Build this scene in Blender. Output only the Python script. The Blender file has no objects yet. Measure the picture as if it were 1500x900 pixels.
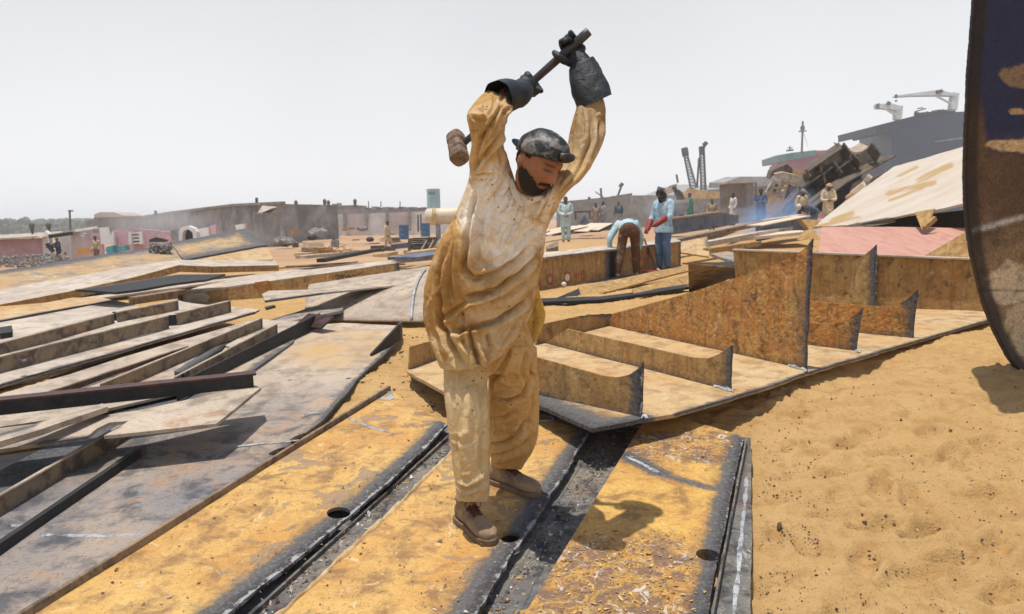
import bpy, bmesh, math, random
import numpy as np
from mathutils import Vector, Matrix
random.seed(7)
rng = np.random.default_rng(7)
scene = bpy.context.scene
COL = scene.collection

# ------------------------------------------------------------------ camera
F = 1100.0
PITCH = math.atan(128 / 1100)
ROLL = math.radians(1.15)
CAM = np.array([0.0, 0.0, 1.6])
FWD = np.array([0, math.cos(PITCH), -math.sin(PITCH)])
_r0 = np.array([1.0, 0, 0])
_u0 = np.array([0, math.sin(PITCH), math.cos(PITCH)])
RIGHT = _r0 * math.cos(ROLL) - _u0 * math.sin(ROLL)
UP = _u0 * math.cos(ROLL) + _r0 * math.sin(ROLL)


def ray(px, py):
    return FWD + RIGHT * ((px - 750) / F) + UP * ((450 - py) / F)


def Q(px, py, d):
    """point seen at a pixel of the photograph, d metres in front of the camera"""
    return CAM + ray(px, py) * d


def G(px, py, plane=(0, 0, 0), off=0.0):
    """point seen at a pixel lying on the plane z = z0 + sx x + sy y"""
    z0, sx, sy = plane
    dr = ray(px, py)
    t = (z0 + off - CAM[2]) / (dr[2] - sx * dr[0] - sy * dr[1])
    return CAM + dr * t


def V(px, py, a, b):
    """point seen at a pixel lying on the vertical plane through a and b"""
    n = np.array([-(b[1] - a[1]), b[0] - a[0], 0.0])
    dr = ray(px, py)
    return CAM + dr * (np.dot(n, a - CAM) / np.dot(n, dr))


def project(P):
    rel = np.asarray(P) - CAM
    d = rel @ FWD
    return 750 + F * (rel @ RIGHT) / d, 450 - F * (rel @ UP) / d, d


def hz(px):
    return 322 - (px - 750) * math.tan(ROLL)


cam_data = bpy.data.cameras.new('camera')
cam = bpy.data.objects.new('camera', cam_data)
COL.objects.link(cam)
m = Matrix(((RIGHT[0], UP[0], -FWD[0], CAM[0]), (RIGHT[1], UP[1], -FWD[1], CAM[1]), (RIGHT[2], UP[2], -FWD[2], CAM[2]), (0, 0, 0, 1)))
cam.matrix_world = m
cam_data.sensor_width = 36
cam_data.lens = F / 1500 * 36
cam_data.clip_start = 0.05
cam_data.clip_end = 20000
cam_data.dof.use_dof = True
cam_data.dof.focus_distance = 3.0
cam_data.dof.aperture_fstop = 7.0
scene.camera = cam

# ------------------------------------------------------------------ noise
def _hash(ix, iy, iz, seed):
    h = (ix * 374761393 + iy * 668265263 + iz * 1274126177 + seed * 974634777) & 0xFFFFFFFF
    h = ((h ^ (h >> 13)) * 1274126177) & 0xFFFFFFFF
    h = h ^ (h >> 16)
    return (h & 0xFFFF) / 65535.0


def vnoise(P, seed=0):
    P = np.asarray(P, dtype=np.float64)
    i = np.floor(P).astype(np.int64)
    f = P - i
    f = f * f * (3 - 2 * f)
    out = 0
    for dx in (0, 1):
        for dy in (0, 1):
            for dz in (0, 1):
                w = (f[:, 0] if dx else 1 - f[:, 0]) * (f[:, 1] if dy else 1 - f[:, 1]) * (f[:, 2] if dz else 1 - f[:, 2])
                out = out + w * _hash(i[:, 0] + dx, i[:, 1] + dy, i[:, 2] + dz, seed)
    return out * 2 - 1


def fbm(P, scale, octv=4, seed=0, gain=0.5):
    P = np.atleast_2d(np.asarray(P, dtype=np.float64)) * scale
    a, s, out = 1.0, 0.0, 0
    for k in range(octv):
        out = out + a * vnoise(P * (2.03 ** k) + 17.3 * k, seed + k)
        s += a
        a *= gain
    return out / s


def smooth(a, b, x):
    t = np.clip((np.asarray(x, dtype=float) - a) / (b - a), 0, 1)
    return t * t * (3 - 2 * t)


# ------------------------------------------------------------------ object helpers
ORG = {}


def link(name, mesh, mat=None, parent=None, label=None, cat=None, group=None, kind=None, origin=None, shade=False):
    """link a mesh whose vertices are in world space; children stay in their parent's frame"""
    o = bpy.data.objects.new(name, mesh)
    COL.objects.link(o)
    if parent is None:
        if origin is None:
            n = len(mesh.vertices)
            co = np.empty(n * 3)
            mesh.vertices.foreach_get('co', co)
            co = co.reshape(-1, 3)
            origin = np.array([(co[:, 0].min() + co[:, 0].max()) / 2, (co[:, 1].min() + co[:, 1].max()) / 2, co[:, 2].min()])
        ORG[o.name] = np.array(origin, dtype=float)
        o.location = origin
    else:
        o.parent = parent
        ORG[o.name] = ORG[parent.name]
    mesh.transform(Matrix.Translation(Vector(-ORG[o.name])))
    if mat is not None:
        if not mesh.materials:
            mesh.materials.append(mat)
        else:
            mesh.materials[0] = mat
    if shade:
        mesh.polygons.foreach_set('use_smooth', [True] * len(mesh.polygons))
    tag(o, label, cat, group, kind)
    return o


def tag(o, label=None, cat=None, group=None, kind=None):
    for k, v in (('label', label), ('category', cat), ('group', group), ('kind', kind)):
        if v:
            o[k] = v
    return o


def empty(name, origin, label=None, cat=None, group=None, kind=None):
    o = bpy.data.objects.new(name, None)
    COL.objects.link(o)
    o.empty_display_size = 0.1
    o.location = origin
    ORG[o.name] = np.array(origin, dtype=float)
    return tag(o, label, cat, group, kind)


class MB:
    """collects primitive shapes and builds them into one mesh"""

    def __init__(self):
        self.v, self.f = [], []

    def add(self, verts, faces):
        b = len(self.v)
        self.v.extend([tuple(map(float, p)) for p in verts])
        self.f.extend([tuple(i + b for i in f) for f in faces])
        return self

    def box(self, c, size, rz=0.0, R=None):
        sx, sy, sz = [s / 2 for s in size]
        pts = np.array([(x, y, z) for x in (-sx, sx) for y in (-sy, sy) for z in (-sz, sz)])
        if R is None:
            cs, sn = math.cos(rz), math.sin(rz)
            R = np.array([[cs, -sn, 0], [sn, cs, 0], [0, 0, 1]])
        pts = pts @ np.asarray(R).T + np.asarray(c)
        return self.add(pts, [(0, 1, 3, 2), (4, 6, 7, 5), (0, 4, 5, 1), (2, 3, 7, 6), (0, 2, 6, 4), (1, 5, 7, 3)])

    def bar(self, a, b, w, h, up=(0, 0, 1)):
        a, b = np.asarray(a, float), np.asarray(b, float)
        d = b - a
        L = np.linalg.norm(d)
        d = d / L
        up = np.asarray(up, float)
        s = np.cross(d, up)
        if np.linalg.norm(s) < 1e-6:
            s = np.cross(d, (1, 0, 0))
        s /= np.linalg.norm(s)
        u = np.cross(s, d)
        return self.box((a + b) / 2, (L, w, h), R=np.array([d, s, u]).T)

    def tube(self, pts, radii, n=10, cap=True):
        pts = [np.asarray(p, float) for p in pts]
        if np.isscalar(radii):
            radii = [radii] * len(pts)
        vs, fs = [], []
        ref = None
        for i, p in enumerate(pts):
            t = pts[min(i + 1, len(pts) - 1)] - pts[max(i - 1, 0)]
            t = t / (np.linalg.norm(t) + 1e-12)
            if ref is None:
                ref = np.cross(t, (0, 0, 1))
                if np.linalg.norm(ref) < 1e-3:
                    ref = np.cross(t, (1, 0, 0))
            ref = ref - t * np.dot(ref, t)
            ref /= np.linalg.norm(ref)
            b = np.cross(t, ref)
            for k in range(n):
                a = 2 * math.pi * k / n
                vs.append(p + radii[i] * (math.cos(a) * ref + math.sin(a) * b))
        for i in range(len(pts) - 1):
            for k in range(n):
                k2 = (k + 1) % n
                fs.append((i * n + k, i * n + k2, (i + 1) * n + k2, (i + 1) * n + k))
        if cap:
            fs.append(tuple(range(n - 1, -1, -1)))
            fs.append(tuple((len(pts) - 1) * n + k for k in range(n)))
        return self.add(vs, fs)

    def prism(self, pts, ext):
        """closed polygon pts extruded by the vector ext"""
        pts = [np.asarray(p, float) for p in pts]
        n = len(pts)
        ext = np.asarray(ext, float)
        vs = pts + [p + ext for p in pts]
        fs = [tuple(range(n)), tuple(range(2 * n - 1, n - 1, -1))]
        fs += [(i, i + n, (i + 1) % n + n, (i + 1) % n) for i in range(n)]
        return self.add(vs, fs)

    def ellipsoid(self, c, r, R=None, n=14, mseg=9):
        vs, fs = [], []
        for i in range(mseg + 1):
            th = math.pi * i / mseg
            for k in range(n):
                ph = 2 * math.pi * k / n
                vs.append((math.sin(th) * math.cos(ph) * r[0], math.sin(th) * math.sin(ph) * r[1], math.cos(th) * r[2]))
        vs = np.array(vs)
        if R is not None:
            vs = vs @ np.asarray(R).T
        vs = vs + np.asarray(c)
        for i in range(mseg):
            for k in range(n):
                k2 = (k + 1) % n
                fs.append((i * n + k, (i + 1) * n + k, (i + 1) * n + k2, i * n + k2))
        return self.add(vs, fs)

    def loft(self, rings, n=24, cap=True, expo=2.0):
        """rings: (centre, u half vector, v half vector)"""
        vs, fs = [], []
        for c, u, v in rings:
            c, u, v = map(lambda q: np.asarray(q, float), (c, u, v))
            for k in range(n):
                a = 2 * math.pi * k / n
                ca, sa = math.cos(a), math.sin(a)
                ca = math.copysign(abs(ca) ** (2 / expo), ca)
                sa = math.copysign(abs(sa) ** (2 / expo), sa)
                vs.append(c + u * ca + v * sa)
        for i in range(len(rings) - 1):
            for k in range(n):
                k2 = (k + 1) % n
                fs.append((i * n + k, i * n + k2, (i + 1) * n + k2, (i + 1) * n + k))
        if cap:
            fs.append(tuple(range(n - 1, -1, -1)))
            fs.append(tuple((len(rings) - 1) * n + k for k in range(n)))
        return self.add(vs, fs)

    def mesh(self, name='mesh', recalc=True):
        me = bpy.data.meshes.new(name)
        me.from_pydata(self.v, [], self.f)
        if recalc:
            bm = bmesh.new()
            bm.from_mesh(me)
            bmesh.ops.remove_doubles(bm, verts=bm.verts, dist=1e-6)
            bmesh.ops.recalc_face_normals(bm, faces=bm.faces)
            bm.to_mesh(me)
            bm.free()
        me.update()
        return me

    def build(self, name, mat, parent=None, label=None, cat=None, group=None, kind=None, origin=None, shade=False):
        return link(name, self.mesh(name), mat, parent, label, cat, group, kind, origin, shade)


def apply_mods(me, mods):
    """run modifiers given as (type, {settings}) on a mesh and return the result"""
    o = bpy.data.objects.new('tmp', me)
    COL.objects.link(o)
    for t, st in mods:
        md = o.modifiers.new(t, t)
        for k, v in st.items():
            setattr(md, k, v)
    dg = bpy.context.evaluated_depsgraph_get()
    dg.update()
    out = bpy.data.meshes.new_from_object(o.evaluated_get(dg))
    bpy.data.objects.remove(o)
    return out


def fuse(mb, voxel, iters=4, fac=0.5):
    me = mb.mesh('fuse')
    out = apply_mods(me, [('REMESH', {'mode': 'VOXEL', 'voxel_size': voxel}), ('SMOOTH', {'factor': fac, 'iterations': iters})])
    bpy.data.meshes.remove(me)
    return out


def get_co(me):
    co = np.empty(len(me.vertices) * 3)
    me.vertices.foreach_get('co', co)
    return co.reshape(-1, 3)


def set_co(me, co):
    me.vertices.foreach_set('co', np.asarray(co, dtype=np.float32).ravel())
    me.update()


def get_no(me):
    no = np.empty(len(me.vertices) * 3)
    me.vertices.foreach_get('normal', no)
    return no.reshape(-1, 3)


def set_attr(me, name, val):
    a = me.attributes.get(name) or me.attributes.new(name, 'FLOAT', 'POINT')
    a.data.foreach_set('value', np.asarray(val, dtype=np.float32))


def set_col(me, rgb, name='col'):
    a = me.attributes.get(name) or me.attributes.new(name, 'FLOAT_COLOR', 'POINT')
    rgba = np.ones((len(me.vertices), 4), dtype=np.float32)
    rgba[:, :3] = rgb
    a.data.foreach_set('color', rgba.ravel())


def seg_dist(P, a, b):
    a, b = np.asarray(a, float), np.asarray(b, float)
    d = b - a
    t = np.clip(((P - a) @ d) / (d @ d + 1e-12), 0, 1)
    return np.linalg.norm(P - (a + t[:, None] * d), axis=1)


def plate_mesh(poly, thick, cell=0.08, burn=(), holes=(), rag=0.0, wob=0.0, ragged=None, seed=1, bscale=1.0):
    """a real plate: polygon (world points, roughly planar) with thickness below it.
    burn: list of (a, b, width, strength) world segments of torch burnt edge."""
    P = np.array(poly, dtype=float)
    n = np.zeros(3)
    for i in range(len(P)):
        n += np.cross(P[i], P[(i + 1) % len(P)])
    n /= np.linalg.norm(n)
    if abs(n[2]) > 0.25:
        flip = n[2] < 0
    else:
        flip = np.dot(n, P.mean(0) - CAM) > 0
    if flip:
        n = -n
    org = P.mean(0)
    u = P[1] - P[0]
    u -= n * np.dot(u, n)
    u /= np.linalg.norm(u)
    v = np.cross(n, u)
    P2 = [((p - org) @ u, (p - org) @ v) for p in P]
    pts = []
    for i in range(len(P2)):
        a, b = np.array(P2[i]), np.array(P2[(i + 1) % len(P2)])
        L = np.linalg.norm(b - a)
        k = max(1, int(L / cell))
        r = rag if (ragged is None or i in ragged) else 0
        nrm = np.array([-(b - a)[1], (b - a)[0]]) / (L + 1e-9)
        for j in range(k):
            p = a + (b - a) * j / k
            if j and r:
                q = np.array([[p[0], p[1], seed * 3.1]])
                p = p + nrm * r * (fbm(q, 6, 2, seed)[0] + 0.6 * fbm(q, 30, 2, seed + 5)[0])
            pts.append(p)
    bm = bmesh.new()
    vs = [bm.verts.new((p[0], p[1], 0)) for p in pts]
    bm.faces.new(vs)
    arr = np.array(pts)
    for ax in (0, 1):
        lo, hi = arr[:, ax].min(), arr[:, ax].max()
        k = int((hi - lo) / cell)
        for j in range(1, k + 1):
            c = lo + (hi - lo) * j / (k + 1)
            co = (c, 0, 0) if ax == 0 else (0, c, 0)
            no = (1, 0, 0) if ax == 0 else (0, 1, 0)
            bmesh.ops.bisect_plane(bm, geom=bm.verts[:] + bm.edges[:] + bm.faces[:], plane_co=co, plane_no=no, dist=1e-5)
    bmesh.ops.recalc_face_normals(bm, faces=bm.faces)
    if bm.faces and sum(f.normal.z for f in bm.faces) < 0:
        bmesh.ops.reverse_faces(bm, faces=bm.faces)
    ret = bmesh.ops.extrude_face_region(bm, geom=bm.faces[:])
    nv = [g for g in ret['geom'] if isinstance(g, bmesh.types.BMVert)]
    for w in nv:
        w.co.z += 0.0
    others = set(bm.verts) - set(nv)
    for w in others:
        w.co.z -= thick
    bmesh.ops.recalc_face_normals(bm, faces=bm.faces)
    me = bpy.data.meshes.new('plate')
    bm.to_mesh(me)
    bm.free()
    for (c, rx, ry, ang) in holes:
        c = np.asarray(c) - org
        cx, cy = c @ u, c @ v
        cut = MB()
        ring = []
        for k in range(28):
            a = 2 * math.pi * k / 28
            x, y = rx * math.cos(a), ry * math.sin(a)
            ring.append((cx + x * math.cos(ang) - y * math.sin(ang), cy + x * math.sin(ang) + y * math.cos(ang), 0.2))
        cut.prism(ring, (0, 0, -0.6))
        cm = cut.mesh('cut')
        co = bpy.data.objects.new('cut', cm)
        COL.objects.link(co)
        me2 = apply_mods(me, [('BOOLEAN', {'operation': 'DIFFERENCE', 'solver': 'EXACT', 'object': co})])
        bpy.data.objects.remove(co)
        me = me2
    co = get_co(me)
    W = org + co[:, :1] * u + co[:, 1:2] * v + co[:, 2:3] * n
    if wob:
        W = W + n * (wob * fbm(W * 1.0, 1.3, 2, seed + 11))[:, None]
    set_co(me, W)
    b = np.zeros(len(W))
    for (a, e, w, s) in burn:
        b = np.maximum(b, s * np.exp(-(seg_dist(W, a, e) / w) ** 1.5))
    set_attr(me, 'burn', b)
    return me
# ------------------------------------------------------------------ materials
class NT:
    def __init__(self, name):
        self.m = bpy.data.materials.new(name)
        self.m.use_nodes = True
        self.nt = self.m.node_tree
        self.b = self.nt.nodes['Principled BSDF']
        self.tc = self.nt.nodes.new('ShaderNodeTexCoord')
        self.vec = self.tc.outputs['Object']

    def node(self, t, **kw):
        n = self.nt.nodes.new(t)
        for k, v in kw.items():
            if hasattr(n, k) and not k[0].isupper():
                setattr(n, k, v)
        return n

    def set(self, sock, v):
        if isinstance(v, bpy.types.NodeSocket):
            self.nt.links.new(v, sock)
        else:
            if hasattr(v, '__len__') and len(v) == 3 and sock.type == 'RGBA':
                v = (*v, 1)
            sock.default_value = v

    def noise(self, scale, detail=6, rough=0.6, dist=0.0, vec=None, stretch=None):
        n = self.node('ShaderNodeTexNoise')
        v = vec or self.vec
        if stretch:
            mp = self.node('ShaderNodeMapping')
            self.set(mp.inputs['Vector'], v)
            mp.inputs['Scale'].default_value = stretch[:3]
            if len(stretch) > 3:
                mp.inputs['Rotation'].default_value = (0, 0, stretch[3])
            v = mp.outputs[0]
        self.set(n.inputs['Vector'], v)
        n.inputs['Scale'].default_value = scale
        n.inputs['Detail'].default_value = detail
        n.inputs['Roughness'].default_value = rough
        n.inputs['Distortion'].default_value = dist
        return n.outputs['Fac']

    def voro(self, scale, feature='F1', out='Distance', vec=None, rnd=1.0):
        n = self.node('ShaderNodeTexVoronoi')
        n.feature = feature
        self.set(n.inputs['Vector'], vec or self.vec)
        n.inputs['Scale'].default_value = scale
        if 'Randomness' in n.inputs:
            n.inputs['Randomness'].default_value = rnd
        return n.outputs[out]

    def ramp(self, fac, stops, interp='LINEAR'):
        n = self.node('ShaderNodeValToRGB')
        n.color_ramp.interpolation = interp
        el = n.color_ramp.elements
        while len(el) > 1:
            el.remove(el[-1])
        for i, (p, c) in enumerate(stops):
            e = el[0] if i == 0 else el.new(p)
            e.position = p
            if not hasattr(c, '__len__'):
                c = (c, c, c)
            e.color = (*c[:3], 1)
        self.set(n.inputs['Fac'], fac)
        return n.outputs['Color']

    def mix(self, fac, a, b, blend='MIX'):
        n = self.node('ShaderNodeMix')
        n.data_type = 'RGBA'
        n.blend_type = blend
        self.set(n.inputs[0], fac)
        self.set(n.inputs[6], a)
        self.set(n.inputs[7], b)
        return n.outputs[2]

    def math(self, op, a, b=0.0, c=None, clamp=False):
        n = self.node('ShaderNodeMath')
        n.operation = op
        n.use_clamp = clamp
        self.set(n.inputs[0], a)
        self.set(n.inputs[1], b)
        if c is not None:
            self.set(n.inputs[2], c)
        return n.outputs[0]

    def attr(self, name, out='Fac'):
        n = self.node('ShaderNodeAttribute')
        n.attribute_name = name
        return n.outputs[out]

    def bump(self, h, strength=0.4, dist=0.02, prev=None):
        n = self.node('ShaderNodeBump')
        n.inputs['Strength'].default_value = strength
        n.inputs['Distance'].default_value = dist
        self.set(n.inputs['Height'], h)
        if prev is not None:
            self.set(n.inputs['Normal'], prev)
        return n.outputs[0]

    def done(self, color, rough=0.8, normal=None, metal=0.0, spec=0.3):
        self.set(self.b.inputs['Base Color'], color)
        self.set(self.b.inputs['Roughness'], rough)
        self.set(self.b.inputs['Metallic'], metal)
        self.set(self.b.inputs['Specular IOR Level'], spec)
        if normal is not None:
            self.set(self.b.inputs['Normal'], normal)
        return self.m


def steel(name, base, alt, dark, rust=(.22, .075, .02), scale=2.5, alt_amt=.5, rust_amt=.45, speck=.5, bump=.35, rough=.75, flake=0.0, streak=None, spec=.35, pale=None, blist=0.0, isl=None, runs=0.0, dusty=False, blot=1.0):
    """scaled, dusty, rusting plate; attribute burn = torch soot and a painted highlight along cut edges"""
    n = NT(name)
    big = n.noise(scale * .45, 5, .6, .6, stretch=streak)
    med = n.noise(scale * 2.2, 8, .65, .3, stretch=streak)
    fine = n.noise(scale * 14, 6, .7)
    c = n.mix(n.ramp(big, [(.5 - .22 * alt_amt - .05, 0.0), (.62, 1.0)]), base, alt)
    c = n.mix(n.ramp(med, [(.38, blot), (.52, 0.0)]), c, dark)
    rmask = n.math('MULTIPLY', n.ramp(n.noise(scale * 1.1, 9, .7, .8), [(.60 - .2 * rust_amt, 0.0), (.74 - .1 * rust_amt, 1.0)]), n.ramp(med, [(.3, .4), (.6, 1.0)]))
    c = n.mix(rmask, c, rust)
    c = n.mix(n.ramp(fine, [(.3, .55), (.5, 0.0)]), c, dark)
    if pale is not None:
        c = n.mix(n.ramp(n.noise(scale * 3.1, 8, .7, 1.2), [(.58, 0.0), (.68, .85)]), c, pale)
    sp = n.math('MULTIPLY', n.ramp(n.voro(scale * 22), [(.10, 1.0), (.2, 0.0)]), n.ramp(n.noise(scale * 5, 3, .5), [(.48, 0.0), (.6, 1.0)]))
    c = n.mix(n.math('MULTIPLY', sp, speck), c, (.035, .022, .015))
    h = n.math('ADD', n.math('MULTIPLY', med, .6), n.math('MULTIPLY', fine, .35))
    h = n.math('ADD', h, n.math('MULTIPLY', sp, -.35))
    if blist:
        vb = n.voro(scale * 7, 'SMOOTH_F1')
        bm_ = n.ramp(n.noise(scale * 1.4, 5, .6), [(.42, 0.0), (.6, 1.0)])
        h = n.math('ADD', h, n.math('MULTIPLY', n.math('MULTIPLY', vb, bm_), -blist))
    if flake:
        vec = n.node('ShaderNodeMix')
        vec.data_type = 'VECTOR'
        vec.inputs[0].default_value = .22
        n.set(vec.inputs[4], n.vec)
        nn = n.node('ShaderNodeTexNoise')
        n.set(nn.inputs['Vector'], n.vec)
        nn.inputs['Scale'].default_value = 9
        n.set(vec.inputs[5], nn.outputs['Color'])
        cell = n.voro(46, 'F1', 'Color', vec.outputs[1])
        edge = n.voro(46, 'DISTANCE_TO_EDGE', 'Distance', vec.outputs[1])
        fm = n.math('MULTIPLY', n.ramp(n.attr('flake'), [(.3, 0.0), (.6, 1.0)]), n.ramp(n.noise(11, 6, .7, .6), [(.40, .12), (.56, 1.0)]))
        tone = n.ramp(cell, [(0, (.20, .10, .045)), (.25, (.46, .24, .06)), (.5, (.58, .36, .10)), (.72, (.55, .30, .08)), (.86, (.62, .52, .38)), (1, (.25, .17, .14))])
        tone = n.mix(n.ramp(fine, [(.35, .7), (.55, 0.0)]), tone, (.24, .10, .03))
        c = n.mix(n.math('MULTIPLY', fm, .7), c, tone)
        c = n.mix(n.math('MULTIPLY', fm, n.ramp(edge, [(.02, .75), (.10, 0.0)])), c, (.09, .05, .025))
        c = n.mix(n.math('MULTIPLY', n.ramp(n.attr('flake'), [(.4, 0.0), (.7, 1.0)]), n.ramp(n.noise(8, 8, .72, .8), [(.49, 0.0), (.55, .85)])), c, (.17, .105, .08))
        c = n.mix(n.math('MULTIPLY', n.ramp(n.attr('flake'), [(.35, 0.0), (.6, 1.0)]), n.ramp(n.noise(13, 8, .75, 1.0), [(.57, 0.0), (.62, .85)])), c, (.62, .55, .47))
        c = n.mix(n.math('MULTIPLY', n.ramp(n.attr('flake'), [(.25, 0.0), (.6, 1.0)]), n.ramp(n.noise(10, 7, .7, 1.4), [(.60, 0.0), (.66, .8)])), c, (.50, .21, .04))
        h = n.math('ADD', h, n.math('MULTIPLY', n.math('MULTIPLY', cell, fm), 1.3 * flake))
    grain = n.noise(95, 4, .85)
    gmul = n.ramp(grain, [(.28, (.34, .32, .31)), (.41, (.86, .85, .84)), (.58, (1.0, 1.0, 1.0)), (.74, (1.25, 1.23, 1.2))])
    if dusty:
        c = n.mix(n.math('MULTIPLY', n.attr('dust'), .85), c, n.mix(n.ramp(med, [(.38, 0.0), (.56, 1.0)]), (.36, .28, .20), (.54, .43, .32)))
        c = n.mix(n.attr('sandy'), c, (.50, .31, .12))
    if runs:
        rv = n.noise(scale * 1.2, 8, .72, .3, stretch=(2.2, 2.2, .35))
        c = n.mix(n.ramp(rv, [(.50, 0.0), (.66, runs)]), c, rust)
        rv2 = n.noise(scale * 2.0, 8, .75, .3, stretch=(2.0, 2.0, .22))
        c = n.mix(n.ramp(rv2, [(.50, 0.0), (.64, runs)]), c, dark)
        wv = n.noise(scale * 3.4, 8, .75, .6)
        c = n.mix(n.ramp(wv, [(.655, 0.0), (.685, .8)]), c, (.60, .52, .42))
    if runs:
        g2 = n.noise(scale * 2.0, 12, .74, .7)
        c = n.mix(n.ramp(g2, [(.37, .85), (.45, 0.0)]), c, (.13, .07, .032))
        c = n.mix(n.ramp(g2, [(.57, 0.0), (.64, .75)]), c, (.60, .40, .15))
    if isl:
        im = n.noise(scale * 1.5, 9, .62, .7)
        c = n.mix(n.ramp(im, [(.605, 0.0), (.613, .8)]), c, isl)
        c = n.mix(n.ramp(im, [(.592, 0.0), (.602, .6), (.612, 0.0)]), c, (.10, .06, .035))
    scr = n.noise(scale * 5, 4, .6, 0, stretch=(1, .07, 1, .6))
    c = n.mix(n.ramp(scr, [(.66, 0.0), (.74, .35)]), c, dark)
    c = n.mix(.4 if runs else .8, c, gmul, 'MULTIPLY')
    bn = n.math('MULTIPLY', n.math('SUBTRACT', n.noise(scale * 4.5, 10, .82), .5), n.math('MULTIPLY', n.math('GREATER_THAN', n.attr('burn'), .004), 1.0))
    b = n.math('ADD', n.attr('burn'), bn)
    bc = n.ramp(b, [(.25, (.10, .06, .03)), (.42, (.085, .075, .065)), (.60, (.075, .078, .084)), (.80, (.038, .040, .046)), (.95, (.018, .018, .021)), (1.02, (.30, .31, .32))])  # last stop paints a bright highlight on the cut arris
    bc = n.mix(n.ramp(n.noise(60, 6, .75), [(.50, 0.0), (.66, .55)]), bc, (.22, .225, .235))
    c = n.mix(n.ramp(b, [(.17, 0.0), (.32, .4), (.46, .96)]), c, bc)
    h = n.math('ADD', h, n.math('MULTIPLY', grain, .22))
    nb = n.bump(h, bump, .014)
    r = n.math('ADD', rough - .1, n.math('MULTIPLY', med, .25))
    return n.done(c, r, nb, 0.0, spec)


def paint(name, rgb, var=.25, scale=6, rough=.7, spec=.3, bump=.1, dirt=(.2, .13, .08), dirt_amt=.4):
    n = NT(name)
    a = n.noise(scale, 6, .65, .3)
    d = n.noise(scale * .4, 6, .7, .8)
    lo = tuple(x * (1 - var) for x in rgb)
    hi = tuple(min(1, x * (1 + var * .6)) for x in rgb)
    c = n.mix(n.ramp(a, [(.3, 0.0), (.7, 1.0)]), lo, hi)
    c = n.mix(n.ramp(d, [(.5, 0.0), (.72, dirt_amt)]), c, dirt)
    return n.done(c, rough, n.bump(a, bump, .02), 0, spec)


def cloth(name, weave=420, specks=True, rough=.92, fine=.25):
    """vertex colour cloth with dust, grime specks and a woven bump"""
    n = NT(name)
    c = n.attr('col', 'Color')
    a = n.noise(9, 7, .7, .4)
    f = n.noise(60, 4, .6)
    c = n.mix(n.ramp(a, [(.32, .45), (.50, 0.0)]), c, (.62, .40, .18), 'MULTIPLY')
    c = n.mix(n.ramp(n.noise(4.0, 5, .6, .5), [(.54, 0.0), (.70, .3)]), c, (.74, .66, .52))
    c = n.mix(n.ramp(f, [(.3, .3), (.5, 0.0)]), c, (.7, .55, .4), 'MULTIPLY')
    if specks:
        sp = n.math('MULTIPLY', n.ramp(n.voro(38), [(.13, 1.0), (.2, 0.0)]), n.ramp(n.noise(7, 3, .5), [(.53, 0.0), (.6, 1.0)]))
        c = n.mix(n.math('MULTIPLY', sp, .75), c, (.04, .022, .012))
    wv = n.noise(weave, 2, .5)
    dv = n.node('ShaderNodeMix')
    dv.data_type = 'VECTOR'
    dv.inputs[0].default_value = .10
    n.set(dv.inputs[4], n.vec)
    dn = n.node('ShaderNodeTexNoise')
    n.set(dn.inputs['Vector'], n.vec)
    dn.inputs['Scale'].default_value = 5
    dn.inputs['Detail'].default_value = 4
    n.set(dv.inputs[5], dn.outputs['Color'])
    k1 = n.ramp(n.voro(11, 'DISTANCE_TO_EDGE', 'Distance', dv.outputs[1]), [(0, 0.0), (.10, .75), (.4, 1.0)])
    k2 = n.ramp(n.voro(30, 'DISTANCE_TO_EDGE', 'Distance', dv.outputs[1]), [(0, 0.0), (.12, .8), (.4, 1.0)])
    cre = n.math('ADD', n.math('MULTIPLY', k1, .55), n.math('MULTIPLY', k2, .28))
    h = n.math('ADD', cre, n.math('MULTIPLY', wv, .16))
    c = n.mix(n.ramp(k1, [(.0, .22), (.5, 0.0)]), c, (.5, .34, .18), 'MULTIPLY')
    return n.done(c, rough, n.bump(h, fine, .012), 0, .15)


M = {}
# ochre primer of the panel the man stands on
M['ochre'] = steel('ochre_primer_steel', (.58, .375, .125), (.50, .265, .075), (.27, .15, .06), rust=(.34, .17, .07), scale=3.2, alt_amt=.35, rust_amt=.22, speck=1.0, bump=.45, pale=(.62, .47, .25), isl=(.27, .19, .13))
M['ochre_flaky'] = steel('flaking_ochre_steel', (.60, .38, .10), (.52, .27, .065), (.28, .15, .05), rust=(.36, .16, .05), scale=3.2, alt_amt=.4, rust_amt=.4, speck=.8, bump=.6, flake=1.0, pale=(.58, .42, .21))
M['soot'] = steel('sooty_channel_steel', (.12, .12, .123), (.24, .21, .165), (.045, .045, .048), rust=(.26, .13, .06), scale=4.5, alt_amt=.3, rust_amt=.25, speck=1.0, bump=.8, rough=.7, pale=(.42, .38, .33))
M['grey'] = steel('blue_grey_dusty_steel', (.27, .255, .25), (.40, .31, .225), (.12, .12, .135), rust=(.40, .22, .11), scale=2.6, alt_amt=.5, rust_amt=.3, speck=1.0, bump=.9, blist=.5)
M['grey_dusty'] = steel('dusty_blue_grey_deck', (.21, .20, .205), (.32, .255, .20), (.075, .077, .088), rust=(.40, .22, .11), scale=2.6, alt_amt=.5, rust_amt=.3, speck=1.0, bump=.9, blist=.5, dusty=True)
M['tan'] = steel('tan_dusty_steel', (.50, .41, .31), (.37, .30, .235), (.25, .20, .155), rust=(.33, .15, .06), scale=2.4, alt_amt=.4, rust_amt=.2, speck=.8, bump=.25)
M['pale'] = steel('pale_dusty_steel', (.57, .49, .40), (.43, .36, .295), (.31, .26, .21), rust=(.40, .19, .06), scale=2.0, alt_amt=.5, rust_amt=.3, speck=1.0, bump=.35)
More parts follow.
